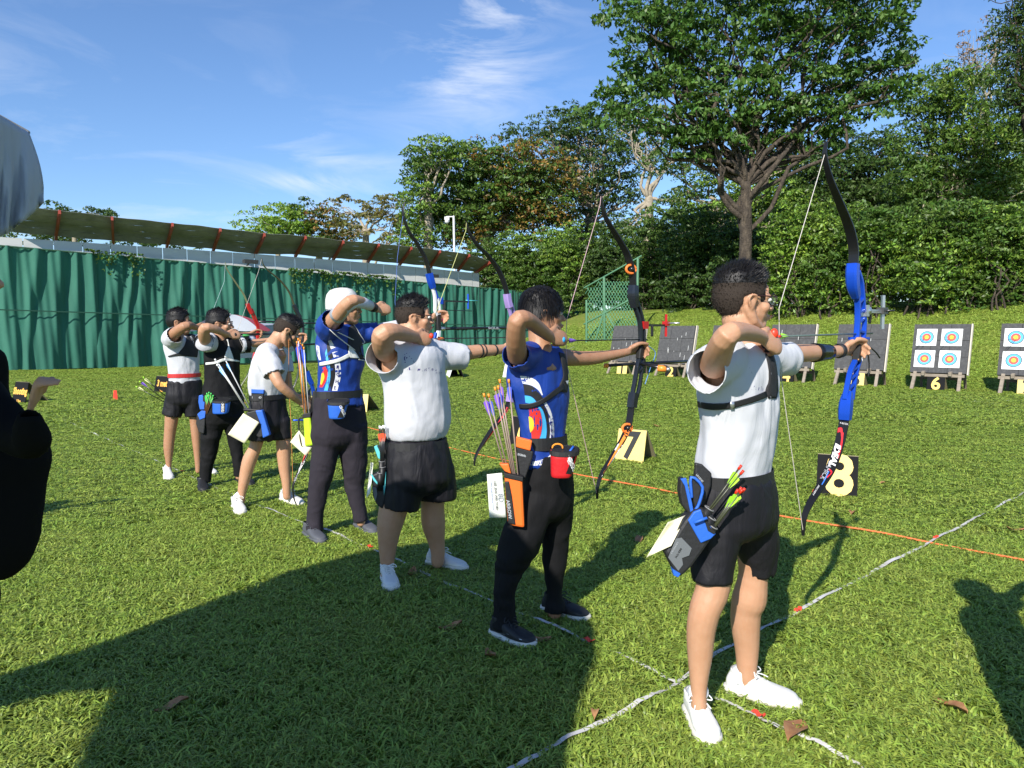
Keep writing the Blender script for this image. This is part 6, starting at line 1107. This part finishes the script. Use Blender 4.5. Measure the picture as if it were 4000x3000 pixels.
# ---------------------------------------------------------------- stocky archer (a5)
a = A5; pl = a['pl']
BW, lu, ll, Q = bow('black recurve bow with lilac riser held by the stocky archer', pl, [(1822, 865), (1828, 895), (1840, 920), (1866, 959), (1909, 1002), (1949, 1059), (1973, 1118), (1982, 1165)], [(1853, 1820), (1856, 1790), (1874, 1750), (1917, 1682), (1955, 1635), (1980, 1590), (1992, 1555)],
    [(None, [(1980, 1148), (1984, 1175), (1990, 1200)], .046, .040), (None, [(1984, 1195), (1994, 1225), (2002, 1270), (2004, 1340)], .022, .018), (None, [(1998, 1185), (2008, 1225), (2012, 1270), (2012, 1340)], .020, .014), (None, [(2006, 1335), (2004, 1420), (1999, 1500)], .028, .026), (None, [(1998, 1490), (1996, 1530), (1990, 1570)], .046, .040)],
    [(1822, 868), (1820, 900), (1700, 1230), (1692, 1322), (1700, 1360), (1755, 1540), (1850, 1800)], cm('yellow bowstring', (.62, .62, .22), .6), anod_p)
decal_strip('stripe', bvh(ll), [(1980, 1590), (1975, 1605), (1966, 1622)], [(1985, 1594), (1982, 1608), (1972, 1626)], rp, ll, 4, 1)
b0 = Q([(2004, 1430)])[0]; arrow('black arrow with orange vanes drawn at the stocky archer\'s chin', Q([(1692, 1323)])[0], Q([(2002, 1318)])[0], carbon, cm('orange vane', (.9, .22, .04), .5), cm('blue nock', (.05, .2, .7), .4), vl=.05, vstart=.03)
dtx(a, 'Maris Stella', 1667, 1443, (16.5, -.4), (0, -21), navy_t, 1, .015, .25); dtx(a, 'Archery', 1712, 1456, (8, 0), (0, -11), navy_t, 1, .0, .2)
guard(a, [(1585, 1441), (1604, 1434), (1614, 1443)], [(1588, 1444), (1604, 1446), (1618, 1447)], navy_t, 'printed_arrow', 0, .003, 6, 1)
for i in range(5):          # crest: a little fan of plumes over a shield
    x = (i-2)*8; A_ = [(1599+x-3, 1392), (1599+x*1.15-4, 1402), (1599+x*.8-2, 1414)]; B_ = [(1599+x+2, 1391), (1599+x*1.15+1, 1402), (1599+x*.8+2, 1414)]; guard(a, A_, B_, navy_t, 'crest', 0, .003, 5, 1)
for x, y in [(1582, 1384), (1590, 1380), (1599, 1378), (1608, 1380), (1616, 1384), (1583, 1414), (1615, 1414), (1599, 1418)]: guard(a, [(x-3, y), (x+3, y)], [(x-3, y+3), (x+3, y+3)], navy_t, 'crest', 0, .003, 2, 1)
tab(a, red_tab, 1685, 1312, -.09, .016)
for k_ in (.50, .56, .74): band(a, a['aL'], k_, k_+.018, .003, strap_b, 'arm_guard_band')
YQ = a['Y0']-.12
qv = empty('quiver', P(1480, 1850, YQ), 'turquoise and black hip quiver on the stocky archer', 'quiver')
pp([(1450, 1856), (1475, 1846), (1508, 1838), (1508, 1945), (1494, 1990), (1471, 1974), (1456, 1940)], YQ-.02, .06, knyl, 'bag', qv, .010); pp([(1447, 1852), (1455, 1856), (1482, 1896), (1476, 1850), (1496, 1868), (1508, 1840), (1506, 1900), (1500, 1935), (1496, 1880), (1484, 1905), (1458, 1876)], YQ-.026, .01, teal, 'trim', qv, .002); pp([(1460, 1745), (1472, 1740), (1487, 1768), (1486, 1796), (1476, 1790)], YQ-.01, .03, teal, 'side_pocket', qv, .004); pp([(1474, 1742), (1480, 1742), (1490, 1766), (1488, 1780)], YQ-.012, .03, knyl, 'pocket_side', qv, .002)
pp([(1490, 1706), (1512, 1706), (1508, 1850), (1480, 1840)], YQ+.03, .02, knyl, 'hip_panel', qv, .004); face([(1452, 1900), (1470, 1905), (1474, 1930), (1466, 1960)], YQ-.021, greyp, 'print_shape', qv)
for (u, v) in ((1491, 1804), (1494, 1826), (1486, 1849)): ring_mouth(u, v, YQ-.03, .0165, qv, Vector((-.05, .1, -1)))
for i, x in enumerate([(1483, 1671), (1490, 1673), (1497, 1669), (1503, 1671)]): A_, B_ = P(*x, YQ-.02-.008*i), P(1488+i*2, 1806, YQ-.03); arrow('black arrow with orange-red vanes in the turquoise quiver', A_, B_-UP*.1, carbon, cm('orange-red vane', (.85, .12, .04), .5), wh, 'arrows in the turquoise quiver', r=.0034, vl=.05, vh=.012, vstart=.03)
card('white card seen edge-on beside the turquoise quiver', [(1448, 1806), (1458, 1808), (1447, 1925), (1431, 1946)], YQ-.02, MAT['white card'], .03)
# ---------------------------------------------------------------- hatted archer (a4)
a = A4; pl = a['pl']; h = a['head']; c4 = lambda L_: [(1150+x*.871, 1100+y*.871) for x, y in L_]
hatm = mat('white hat cloth', (.62, .61, .58), .8, bump=(26, .8, .01), noise=(14, (.50, .50, .47), .5, .8)); rg = [(h.T(0, -.012, z), h.r*(.090*k*h.s), h.f*(.108*k*h.s)) for z, k in [(.118, 1.04), (.15, 1.03), (.185, .99), (.215, .90), (.240, .70), (.252, .40), (.256, .05)]]
V, Fc = loft(rg, 26, cap=False); hat = obj('hat', V, Fc, hatm, a['root'], smooth=True)
V = []
for i in range(17):
    an = -1.15+2.3*i/16
    for r_, dz in ((1.0, 0), (1.35, -.006), (1.62, -.016)): V.append(h.T(math.sin(an)*.090*r_*1.02, -.012+math.cos(an)*.108*r_, .134+dz))
Fc = [(i*3+j, i*3+j+1, (i+1)*3+j+1, (i+1)*3+j) for i in range(16) for j in range(2)]; o = obj('brim', V, Fc, hatm, hat, smooth=True); s_ = o.modifiers.new('s', 'SOLIDIFY'); s_.thickness = .004
V = []
for i in range(17):
    an = 1.5+3.3*i/16
    for k in range(4): V.append(h.T(math.sin(an)*.092*(1.0-.04*k), -.012+math.cos(an)*.110*(1-.03*k), .135-.028*k))
Fc = [(i*4+j, i*4+j+1, (i+1)*4+j+1, (i+1)*4+j) for i in range(16) for j in range(3)]; obj('neck_flap', V, Fc, hatm, hat, smooth=True)
slm = mat('white arm sleeve', (.60, .61, .66), .6); band(a, a['aR'], .16, .84, .0035, slm, 'arm_sleeve'); band(a, a['aL'], .24, .80, .0035, slm, 'arm_sleeve'); band(a, a['aR'], .88, .96, .007, strap_b, 'wristwatch')
BW, lu, ll, Q = bow('blue and white recurve bow with black limbs held by the hatted archer', pl, [(1580, 790), (1574, 820), (1577, 850), (1596, 902), (1631, 954), (1662, 1012), (1678, 1070)], [(1590, 1690), (1592, 1660), (1620, 1600), (1660, 1530), (1690, 1460), (1700, 1400)],
    [(None, [(1676, 1068), (1684, 1100), (1692, 1125)], [.046, .048, .04], [.05, .05, .04]), (None, [(1688, 1115), (1700, 1140), (1709, 1168)], .022, .022), (white_l, [(1690, 1125), (1698, 1155), (1700, 1190), (1700, 1215), (1708, 1232)], .024, .022), (white_l, [(1709, 1165), (1716, 1200), (1716, 1228)], .022, .018), (white_l, [(1714, 1285), (1712, 1310), (1708, 1330)], .026, .03), (anod_b, [(1706, 1325), (1704, 1360), (1702, 1410)], .04, .04), (anod_b, [(1702, 1300), (1696, 1325)], .02, .02)],
    [(1580, 793), (1576, 830), (1552, 1010), (1543, 1180), (1546, 1216), (1556, 1270), (1590, 1680)], cm('blue bowstring', (.08, .15, .5), .6), anod_b, grip=[(1712, 1230), (1712, 1260), (1714, 1290)])
s0 = Q([(1722, 1175)])[0]; V, Fc = bar(s0, s0+SD*.27, .010, .012); sg = obj('sight_bar', V, Fc, carbon, BW); e = s0+SD*.26; V, Fc = bar(e-UP*.055, e+UP*.06, .012, .010); obj('sight_rail', V, Fc, anod_b, sg); rod(sg, 'sight_pin', e+UP*.01-SD*.02, e+UP*.01+SD*.10, .004, cm('teal pin', (.1, .5, .5), .4)); V, Fc = bar(s0+SD*.03, s0+SD*.03-UP*.06, .02, .02); obj('mount', V, Fc, carbon, sg); V, Fc = box(s0, .03, .02, .05, (SD, CD, UP)); obj('mount', V, Fc, anod_b, sg)
b0 = Q([(1728, 1284)])[0]; st = rod(BW, 'stabiliser', b0-SD*.01, b0+SD*.85+UP*.012, .011, carbon); rod(BW, 'stabiliser_end', b0-SD*.03, b0+SD*.02, .014, steel); V, Fc = txt('SOUL', .030, .001); cc = b0+SD*.50+CD*.0125+UP*.006; obj('lettering', [cc+SD*x*1.6+UP*y*.8 for x, y in V], Fc, lgrey, st); rod(BW, 'clicker_rod', s0+SD*.02-UP*.068, s0+SD*.30-UP*.070, .003, carbon)
V, Fc = tube(Q([(1715, 1232), (1730, 1230), (1738, 1242), (1728, 1250)]), .004, 6, 4); obj('finger_sling', V, Fc, cm('magenta lace', (.6, .05, .3), .6), BW, smooth=True)
jb4 = lambda A_, B_, k, off=.0032: jb(a, A_, B_, k, off, c4)
jb4([(150, 264), (165, 305), (178, 350), (184, 420), (168, 490)], [(164, 260), (190, 310), (203, 360), (208, 420), (192, 490)], 'w'); jb4([(145, 285), (150, 330), (160, 380), (162, 430), (150, 489)], [(151, 266), (166, 310), (178, 360), (183, 420), (167, 490)], 'k'); jb4([(138, 320), (142, 350), (150, 400), (147, 440), (134, 489)], [(145, 300), (150, 335), (160, 385), (161, 430), (150, 489)], 'c'); jb4([(128, 385), (126, 420), (120, 450), (114, 474)], [(140, 380), (150, 405), (145, 440), (128, 474)], 'r'); jb4([(124, 410), (120, 440), (118, 460)], [(132, 408), (136, 430), (124, 462)], 'y', .0045); jb4([(98, 282), (102, 320), (112, 352)], [(112, 290), (116, 325), (121, 352)], 'w')
for s_, x, y in (('R', 192, 384), ('C', 193, 416), ('H', 189, 448), ('E', 180, 477)): u, v = c4([(x, y)])[0]; dtx(a, s_, u, v, (17, 2), (-2, -20), navy_t, 1, .01, .2, .0055)
guard(a, c4([(243, 205), (240, 250), (236, 300), (250, 338), (285, 348)]), c4([(262, 196), (285, 230), (304, 280), (311, 320), (308, 348)]), mesh_b); guard(a, c4([(240, 292), (238, 320), (246, 342)]), c4([(246, 288), (268, 315), (288, 346)]), strap_w, 'guard_cup', .003, .011); guard(a, c4([(116, 362), (190, 346), (248, 318)]), c4([(118, 378), (192, 362), (252, 336)]), strap_w, 'guard_strap', .003, .009)
V, Fc = tube([cast(a['shirt'], u, v, .010) for u, v in c4([(262, 196), (285, 230), (304, 280), (311, 320), (311, 346), (285, 350)])], .0035, 6, 3); obj('guard_edge', V, Fc, strap_w, a['root'], smooth=True)
pw_, po, ptree = pouch('small blue and black hip pouch on the hatted archer', (1322, 1566, 42), (1316, 1632, 30), a['Y0']-.19, cobalt, strap_b); decal_strip('band', ptree, [(1338, 1582), (1330, 1605), (1318, 1632)], [(1358, 1584), (1352, 1608), (1338, 1632)], strap_b, pw_, 6, 2, .002); V, Fc = txt('LEGEND', 1, .02); obj('lettering', [cast(ptree, 1338+y*14+x*-5, 1606-x*12-y*3, .004) for x, y in V], Fc, wh, pw_)
YQ = a['Y0']-.10
qv = empty('quiver', P(1200, 1680, YQ), 'lime green tube quiver at the hatted archer\'s hip', 'quiver'); pp([(1183, 1628), (1212, 1624), (1225, 1740), (1190, 1745)], YQ-.02, .06, lime, 'bag', qv, .012); pp([(1180, 1618), (1213, 1612), (1213, 1630), (1182, 1634)], YQ-.025, .07, strap_b, 'rim', qv, .003)
V, Fc = tube([P(u, v, YQ) for u, v in [(1182, 1632), (1167, 1640), (1170, 1690), (1178, 1738), (1190, 1746), (1224, 1744)]], .006, 6, 3); obj('frame', V, Fc, strap_b, qv, smooth=True); pp([(1222, 1528), (1240, 1528), (1216, 1640), (1204, 1640)], YQ+.03, .02, strap_b, 'hip_strap', qv, .003)
for i, (x, y) in enumerate([((1165, 1328), (1192, 1622)), ((1172, 1334), (1197, 1622)), ((1182, 1350), (1202, 1622)), ((1187, 1362), (1207, 1622)), ((1160, 1340), (1189, 1622))]): arrow('slim arrow with blue vanes standing in the lime green quiver', P(*x, YQ-.01*i), P(*y, YQ), [cm('white shaft', (.6, .6, .6), .4), cm('orange shaft', (.7, .25, .05), .4), carbon][i % 3], cm('blue vane', (.04, .10, .65), .5), orank, 'arrows in the lime quiver', r=.0036, vl=.12, vh=.013, vstart=.02)
card('cream card hanging beneath the lime green quiver', [(1168, 1681), (1218, 1748), (1194, 1780), (1133, 1727)], YQ-.01, cream, .01)
# ---------------------------------------------------------------- stooping archer (a3)
a = A3; p3 = P(1182, 1560, a['Y0']+.02)
BW, lu, ll, Q = bow('bow with blue riser and red-and-white lower limb held upright by the stooping archer', p3, [(1131, 1243), (1123, 1262), (1124, 1285), (1134, 1320), (1156, 1365), (1184, 1415), (1200, 1455)], [(1158, 1972), (1148, 1945), (1144, 1905), (1158, 1860), (1180, 1815), (1198, 1775), (1206, 1740)],
    [(None, [(1198, 1450), (1208, 1480), (1218, 1500)], .04, .035), (None, [(1216, 1495), (1226, 1540), (1228, 1600), (1220, 1660), (1208, 1720), (1206, 1750)], .028, .026)], [(1129, 1250), (1128, 1320), (1128, 1500), (1136, 1640), (1144, 1880)], cm('orange bowstring', (.8, .3, .08), .6), anod_b, lw=.034)
V, Fc = txt('IDEAL', 1, .05); bl_ = bvh(ll); obj('lettering', [cast(bl_, 1184-x*9+y*15, 1810+x*15+y*8, .002) for x, y in V], Fc, wh, ll); decal_strip('stripe', bl_, [(1209, 1752), (1203, 1772)], [(1198, 1752), (1192, 1772)], rp, ll, 4, 2); V, Fc = txt('SAMICK', 1, 0); obj('lettering', [cast(bl_, 1160-x*8+y*11, 1860+x*13+y*7, .002) for x, y in V], Fc, lgrey, ll)
rod(BW, 'side_rod', Q([(1222, 1640)])[0], Q([(1145, 1642)])[0], .007, anod_b)
YQ = a['Y0']-.16
qv = empty('quiver', P(1010, 1620, YQ), 'blue and black hip quiver with white arrows on the stooping archer', 'quiver'); pp([(981, 1524), (1029, 1526), (1027, 1594), (1000, 1600), (981, 1594)], YQ+.03, .03, knyl, 'hip_panel', qv, .004); pp([(981, 1520), (1030, 1523), (1029, 1538), (981, 1536)], YQ+.02, .03, cobalt, 'belt_flap', qv, .003); ptext('LEGEND', 1003, 1553, (10, 0), (0, -11), YQ+.025, lgrey, qv, 1, .03)
pp([(960, 1612), (1000, 1602), (1022, 1640), (1034, 1700), (1012, 1712), (985, 1690)], YQ-.02, .05, knyl, 'bag', qv, .008); pp([(996, 1604), (1024, 1602), (1053, 1700), (1026, 1712), (1018, 1660)], YQ-.03, .05, cobalt, 'side_pocket', qv, .008); V, Fc = tube([P(956, 1600, YQ), P(1015, 1603, YQ)], .012, 8); obj('rim', V, Fc, strap_b, qv, smooth=True)
for i, (x, y) in enumerate([((842, 1407), (962, 1600)), ((850, 1428), (970, 1602)), ((880, 1405), (980, 1600)), ((852, 1418), (966, 1600))]): arrow('white arrow with pale blue vanes slanting out of the stooping archer\'s quiver', P(*x, YQ-.05-.01*i), P(*y, YQ), MAT['white shaft'], cm('pale blue vane', (.12, .45, .85), .5), wh, 'white arrows in the stooping archer\'s quiver', r=.0045, vl=.075, vh=.013, vstart=.03)
card('large cream card on a string at the stooping archer\'s quiver', [(951, 1614), (1012, 1650), (955, 1732), (890, 1697)], YQ-.06, cream, .008)
dtx(a, 'Maris', 1108, 1440, (10, 1), (-1, -12), bo=.0)
# ---------------------------------------------------------------- archer in black (a2)
a = A2; pl = a['pl']
BW, lu, ll, Q = bow('black recurve bow with pale-edged limbs held by the archer in black', pl, [(1022, 1008), (1027, 1030), (1044, 1053), (1094, 1095), (1129, 1140), (1150, 1195)], [(1100, 1590), (1112, 1560), (1135, 1530), (1152, 1500), (1163, 1465), (1168, 1430)],
    [(None, [(1148, 1190), (1158, 1215), (1172, 1240)], .04, .035), (None, [(1170, 1235), (1181, 1262), (1184, 1290), (1180, 1340)], .026, .022), (None, [(1180, 1350), (1174, 1400), (1168, 1440)], .034, .03)], [(1022, 1010), (1010, 1060), (928, 1290), (928, 1310), (960, 1380), (1098, 1585)], string_m, cm('black anodised', (.03, .035, .045), .25, .5), lim=cm('dark olive limb', (.05, .055, .03), .35), lw=.03)
b0 = Q([(1184, 1262)])[0]; rod(BW, 'sight_bar', b0, b0+SD*.2, .007, carbon); b0 = Q([(1180, 1350)])[0]; rod(BW, 'stabiliser', b0-SD*.25, b0+SD*.30+UP*.02, .010, carbon); b0 = Q([(1184, 1285)])[0]; rod(BW, 'clicker_rod', b0, b0+SD*.2, .004, carbon)
arrow('arrow with green vanes nocked by the archer in black', Q([(930, 1312)])[0], Q([(1190, 1302)])[0], carbon, cm('green vane', (.08, .6, .12), .5), wh, vl=.07, vstart=.04)
guard(a, [(884, 1327), (890, 1350), (880, 1380), (875, 1396)], [(889, 1327), (895, 1352), (906, 1384), (912, 1408)], strap_w, 'chest_guard'); guard(a, [(806, 1416), (840, 1412), (875, 1400), (932, 1408)], [(806, 1425), (842, 1421), (877, 1410), (932, 1413)], strap_w, 'guard_strap', .003, .009)
for k_, arm in (('slR', a['aR']), ('slL', a['aL'])): pass
slw = MAT['white jersey cloth']; band(a, (([P(826, 1336, a['Y0']-.10), P(806, 1338, a['Y0']-.15), P(798, 1334, a['Y0']-.20)]), [36/ppm(P(805, 1340, a['Y0']))]*3), 0, 1, .004, slw, 'white_sleeve'); band(a, ([P(928, 1348, a['Y0']+.12), P(955, 1346, a['Y0']+.2), P(986, 1344, a['Y0']+.28)], [33/ppm(P(955, 1346, a['Y0']))]*3), 0, 1, .004, slw, 'white_sleeve'); collar_ring(P(853, 1328, a['Y0']-.01), .075, .070, 48, slw, a['root'], .006)
YQ = a['Y0']-.15
qv = empty('quiver', P(785, 1620, YQ), 'small blue and black quiver on the archer in black, green vanes above', 'quiver'); pp([(776, 1545), (790, 1542), (800, 1560), (798, 1600), (780, 1600), (774, 1570)], YQ, .04, cobalt, 'side_pocket', qv, .005); pp([(768, 1620), (785, 1604), (802, 1606), (800, 1660), (796, 1695), (776, 1690), (764, 1655)], YQ-.01, .05, knyl, 'bag', qv, .008); pp([(770, 1618), (786, 1604), (803, 1606), (800, 1632), (780, 1640)], YQ-.016, .02, cobalt, 'trim', qv, .003)
for i, (x, y) in enumerate([((808, 1540), (800, 1615)), ((816, 1536), (804, 1615)), ((824, 1540), (806, 1616)), ((832, 1548), (808, 1618)), ((812, 1550), (803, 1618))]): arrow('dark arrow with green vanes in the black-shirted archer\'s quiver', P(*x, YQ-.03), P(*y, YQ-.01), cm('brown shaft', (.2, .09, .04), .4), MAT['green vane'], MAT['green vane'], 'green-vaned arrows in a quiver', r=.004, vl=.07, vh=.016, vstart=.006)
pw_, po, ptree = pouch('small blue LEGEND pouch on the belt of the archer in black', (866, 1562, 34), (862, 1612, 30), a['Y0']-.17, cobalt, strap_b); V, Fc = txt('LEGEND', 1, .03); decal_strip('band', ptree, [(862, 1572), (862, 1610)], [(880, 1572), (878, 1610)], strap_b, pw_, 5, 2, .002); obj('lettering', [cast(ptree, 870+y*13, 1591-x*10, .004) for x, y in V], Fc, wh, pw_)
tab(a, strap_b, 918, 1308, -.09, .02)
# ---------------------------------------------------------------- leftmost archer (a1)
a = A1; pl = a['pl']
BW, lu, ll, Q = bow('red recurve bow held by the leftmost archer', pl, [(880, 1024), (886, 1050), (922, 1106), (952, 1150), (968, 1190)], [(905, 1600), (915, 1560), (940, 1510), (965, 1470), (982, 1430), (990, 1400)],
    [(None, [(966, 1185), (974, 1205), (984, 1225)], .04, .036), (None, [(976, 1205), (990, 1242), (1004, 1275), (1004, 1300)], .02, .016), (None, [(984, 1205), (998, 1240), (1010, 1275), (1010, 1300)], .018, .014), (None, [(980, 1222), (992, 1218)], .02, .01), (None, [(1006, 1310), (1003, 1340), (996, 1375), (990, 1408)], .03, .028)], [(880, 1026), (884, 1040), (1000, 1000)][:1]+[(876, 1100), (804, 1285), (806, 1300), (830, 1380), (905, 1595)], cm('pale blue bowstring', (.45, .6, .6), .6), anod_r, lim=cm('olive and cream limb', (.16, .17, .09), .4), lw=.03)
b0 = Q([(1010, 1256)])[0]; sg = rod(BW, 'sight_bar', b0, b0+SD*.27, .008, carbon); e = b0+SD*.27; V, Fc = bar(e-UP*.07, e+UP*.06, .012, .012); obj('sight_rail', V, Fc, carbon, sg); rod(sg, 'sight_pin', e-SD*.02, e+SD*.07, .005, carbon); b0 = Q([(1008, 1305)])[0]; rod(BW, 'stabiliser', b0-SD*.3, b0+SD*.35, .009, carbon)
guard(a, [(729, 1302), (722, 1345), (700, 1375), (690, 1388)], [(760, 1310), (772, 1345), (771, 1380), (768, 1396)], mesh_b); guard(a, [(658, 1390), (690, 1380), (712, 1378)], [(660, 1395), (692, 1390), (714, 1390)], strap_b, 'guard_strap', .003, .008); dtx(a, 'MD WIN', 752, 1335, (5, 10), (9, -5), lgrey, 1, .02, 0, .011)
YQ = a['Y0']-.1
for i, (x, y, m_) in enumerate([((562, 1475), (645, 1545), 'lemon'), ((548, 1492), (645, 1562), 'purple vane'), ((535, 1512), (640, 1570), 'lemon'), ((566, 1480), (648, 1548), 'lemon')]): arrow('dark arrow with %s vanes sticking out behind the leftmost archer\'s shorts' % ('purple' if 'purple' in m_ else 'pale yellow'), P(*x, YQ+.01*i), P(*y, YQ+.05), carbon, MAT['purple vane'] if 'purple' in m_ else cm('lemon vane', (.75, .8, .35), .5), neon, 'arrows behind the leftmost archer', r=.004, vl=.07, vh=.014, vstart=.01)
# ---------------------------------------------------------------- bystander in the black jacket at the left edge
BY = person('by', 'bystander in a black jacket at the left edge, hand raised by the elbow', dict(Y=1.32, feet=[((-420, 4500), (-420, 4100)), ((-120, 4500), (-120, 4100))], head=(-260, 800, 1275, 60, 0), hair='short', strands=400, group='bystanders', shoe='kk', vox=.007,
    neck=(-260, 1330, 110, 0), torso=[(1340, -380, -140, 0), (1380, -520, -40, 0), (1450, -560, -20, 0), (1560, -560, -20, 0), (1650, -560, 40, 0), (1720, -550, 100, 0), (1790, -540, 132, 0), (1850, -530, 136, 0), (1900, -520, 124, 0), (2000, -510, 115, 0), (2109, -500, 102, 0), (2190, -495, 80, 0), (2250, -490, 48, 0), (2290, -485, 5, 0)],
    armR=[(-60, 1560, -.0, 50), (50, 1670, -.04, 34), (120, 1725, -.08, 26), (124, 1690, -.10, 20), (118, 1632, -.11, 16), (122, 1590, -.12, 15)], handR=(UP*1.0+Vector((.35, 0, 0)), Vector((-1, -.3, 0)), 'loose'), slR=[(-60, 1570, -.0, 90), (40, 1690, -.04, 76), (125, 1728, -.08, 60), (118, 1690, -.10, 56), (114, 1640, -.11, 42), (114, 1600, -.12, 30), (114, 1590, -.12, 29)],
    bowhand=(-560, 2300, .1), armL=[(-520, 1480, 0, 80), (-580, 1800, .5, 70), (-560, 2250, 1, 50)], slL=[(-520, 1480, 0, 90), (-580, 1800, .5, 84), (-560, 2200, .95, 70)], handL=(-UP, Vector((-1, 0, 0)), 'loose'), hs=.45,
    shirt=mat('black jacket', (.006, .006, .0065), .95, spec=.1), pelvis=[(2230, -540, -60), (2400, -550, -60), (2550, -560, -60)], legs=[[(2500, -540, -320, 0), (3200, -540, -340, 0), (4000, -500, -330, 0)], [(2500, -300, -70, 0), (3200, -300, -90, 0), (4000, -270, -90, 0)]], bottom=black_m, fold=.004, detail=False, collar=False))
# ---------------------------------------------------------------- two more people beyond the frame, known from their shadows
def copy_tree(o, parent, dv, label=None):
    c = o.copy(); col.objects.link(c)
    if parent is None: c.location = Vector(o.location)+dv; c['label'] = label; c['category'] = o['category']
    else:
        mi_ = o.matrix_parent_inverse.copy(); c.parent = parent; c.matrix_parent_inverse = mi_
    for ch in list(o.children): copy_tree(ch, c, dv)
    return c
copy_tree(A7['root'], None, Vector((.78, -.88, 0)), 'archer just outside the right edge whose shadow falls on the lawn')
copy_tree(A5['root'], None, Vector((-4.75-A5['root'].location.x, 3.75-A5['root'].location.y, 0)), 'person just outside the left edge whose arm shadow reaches the leftmost archer')
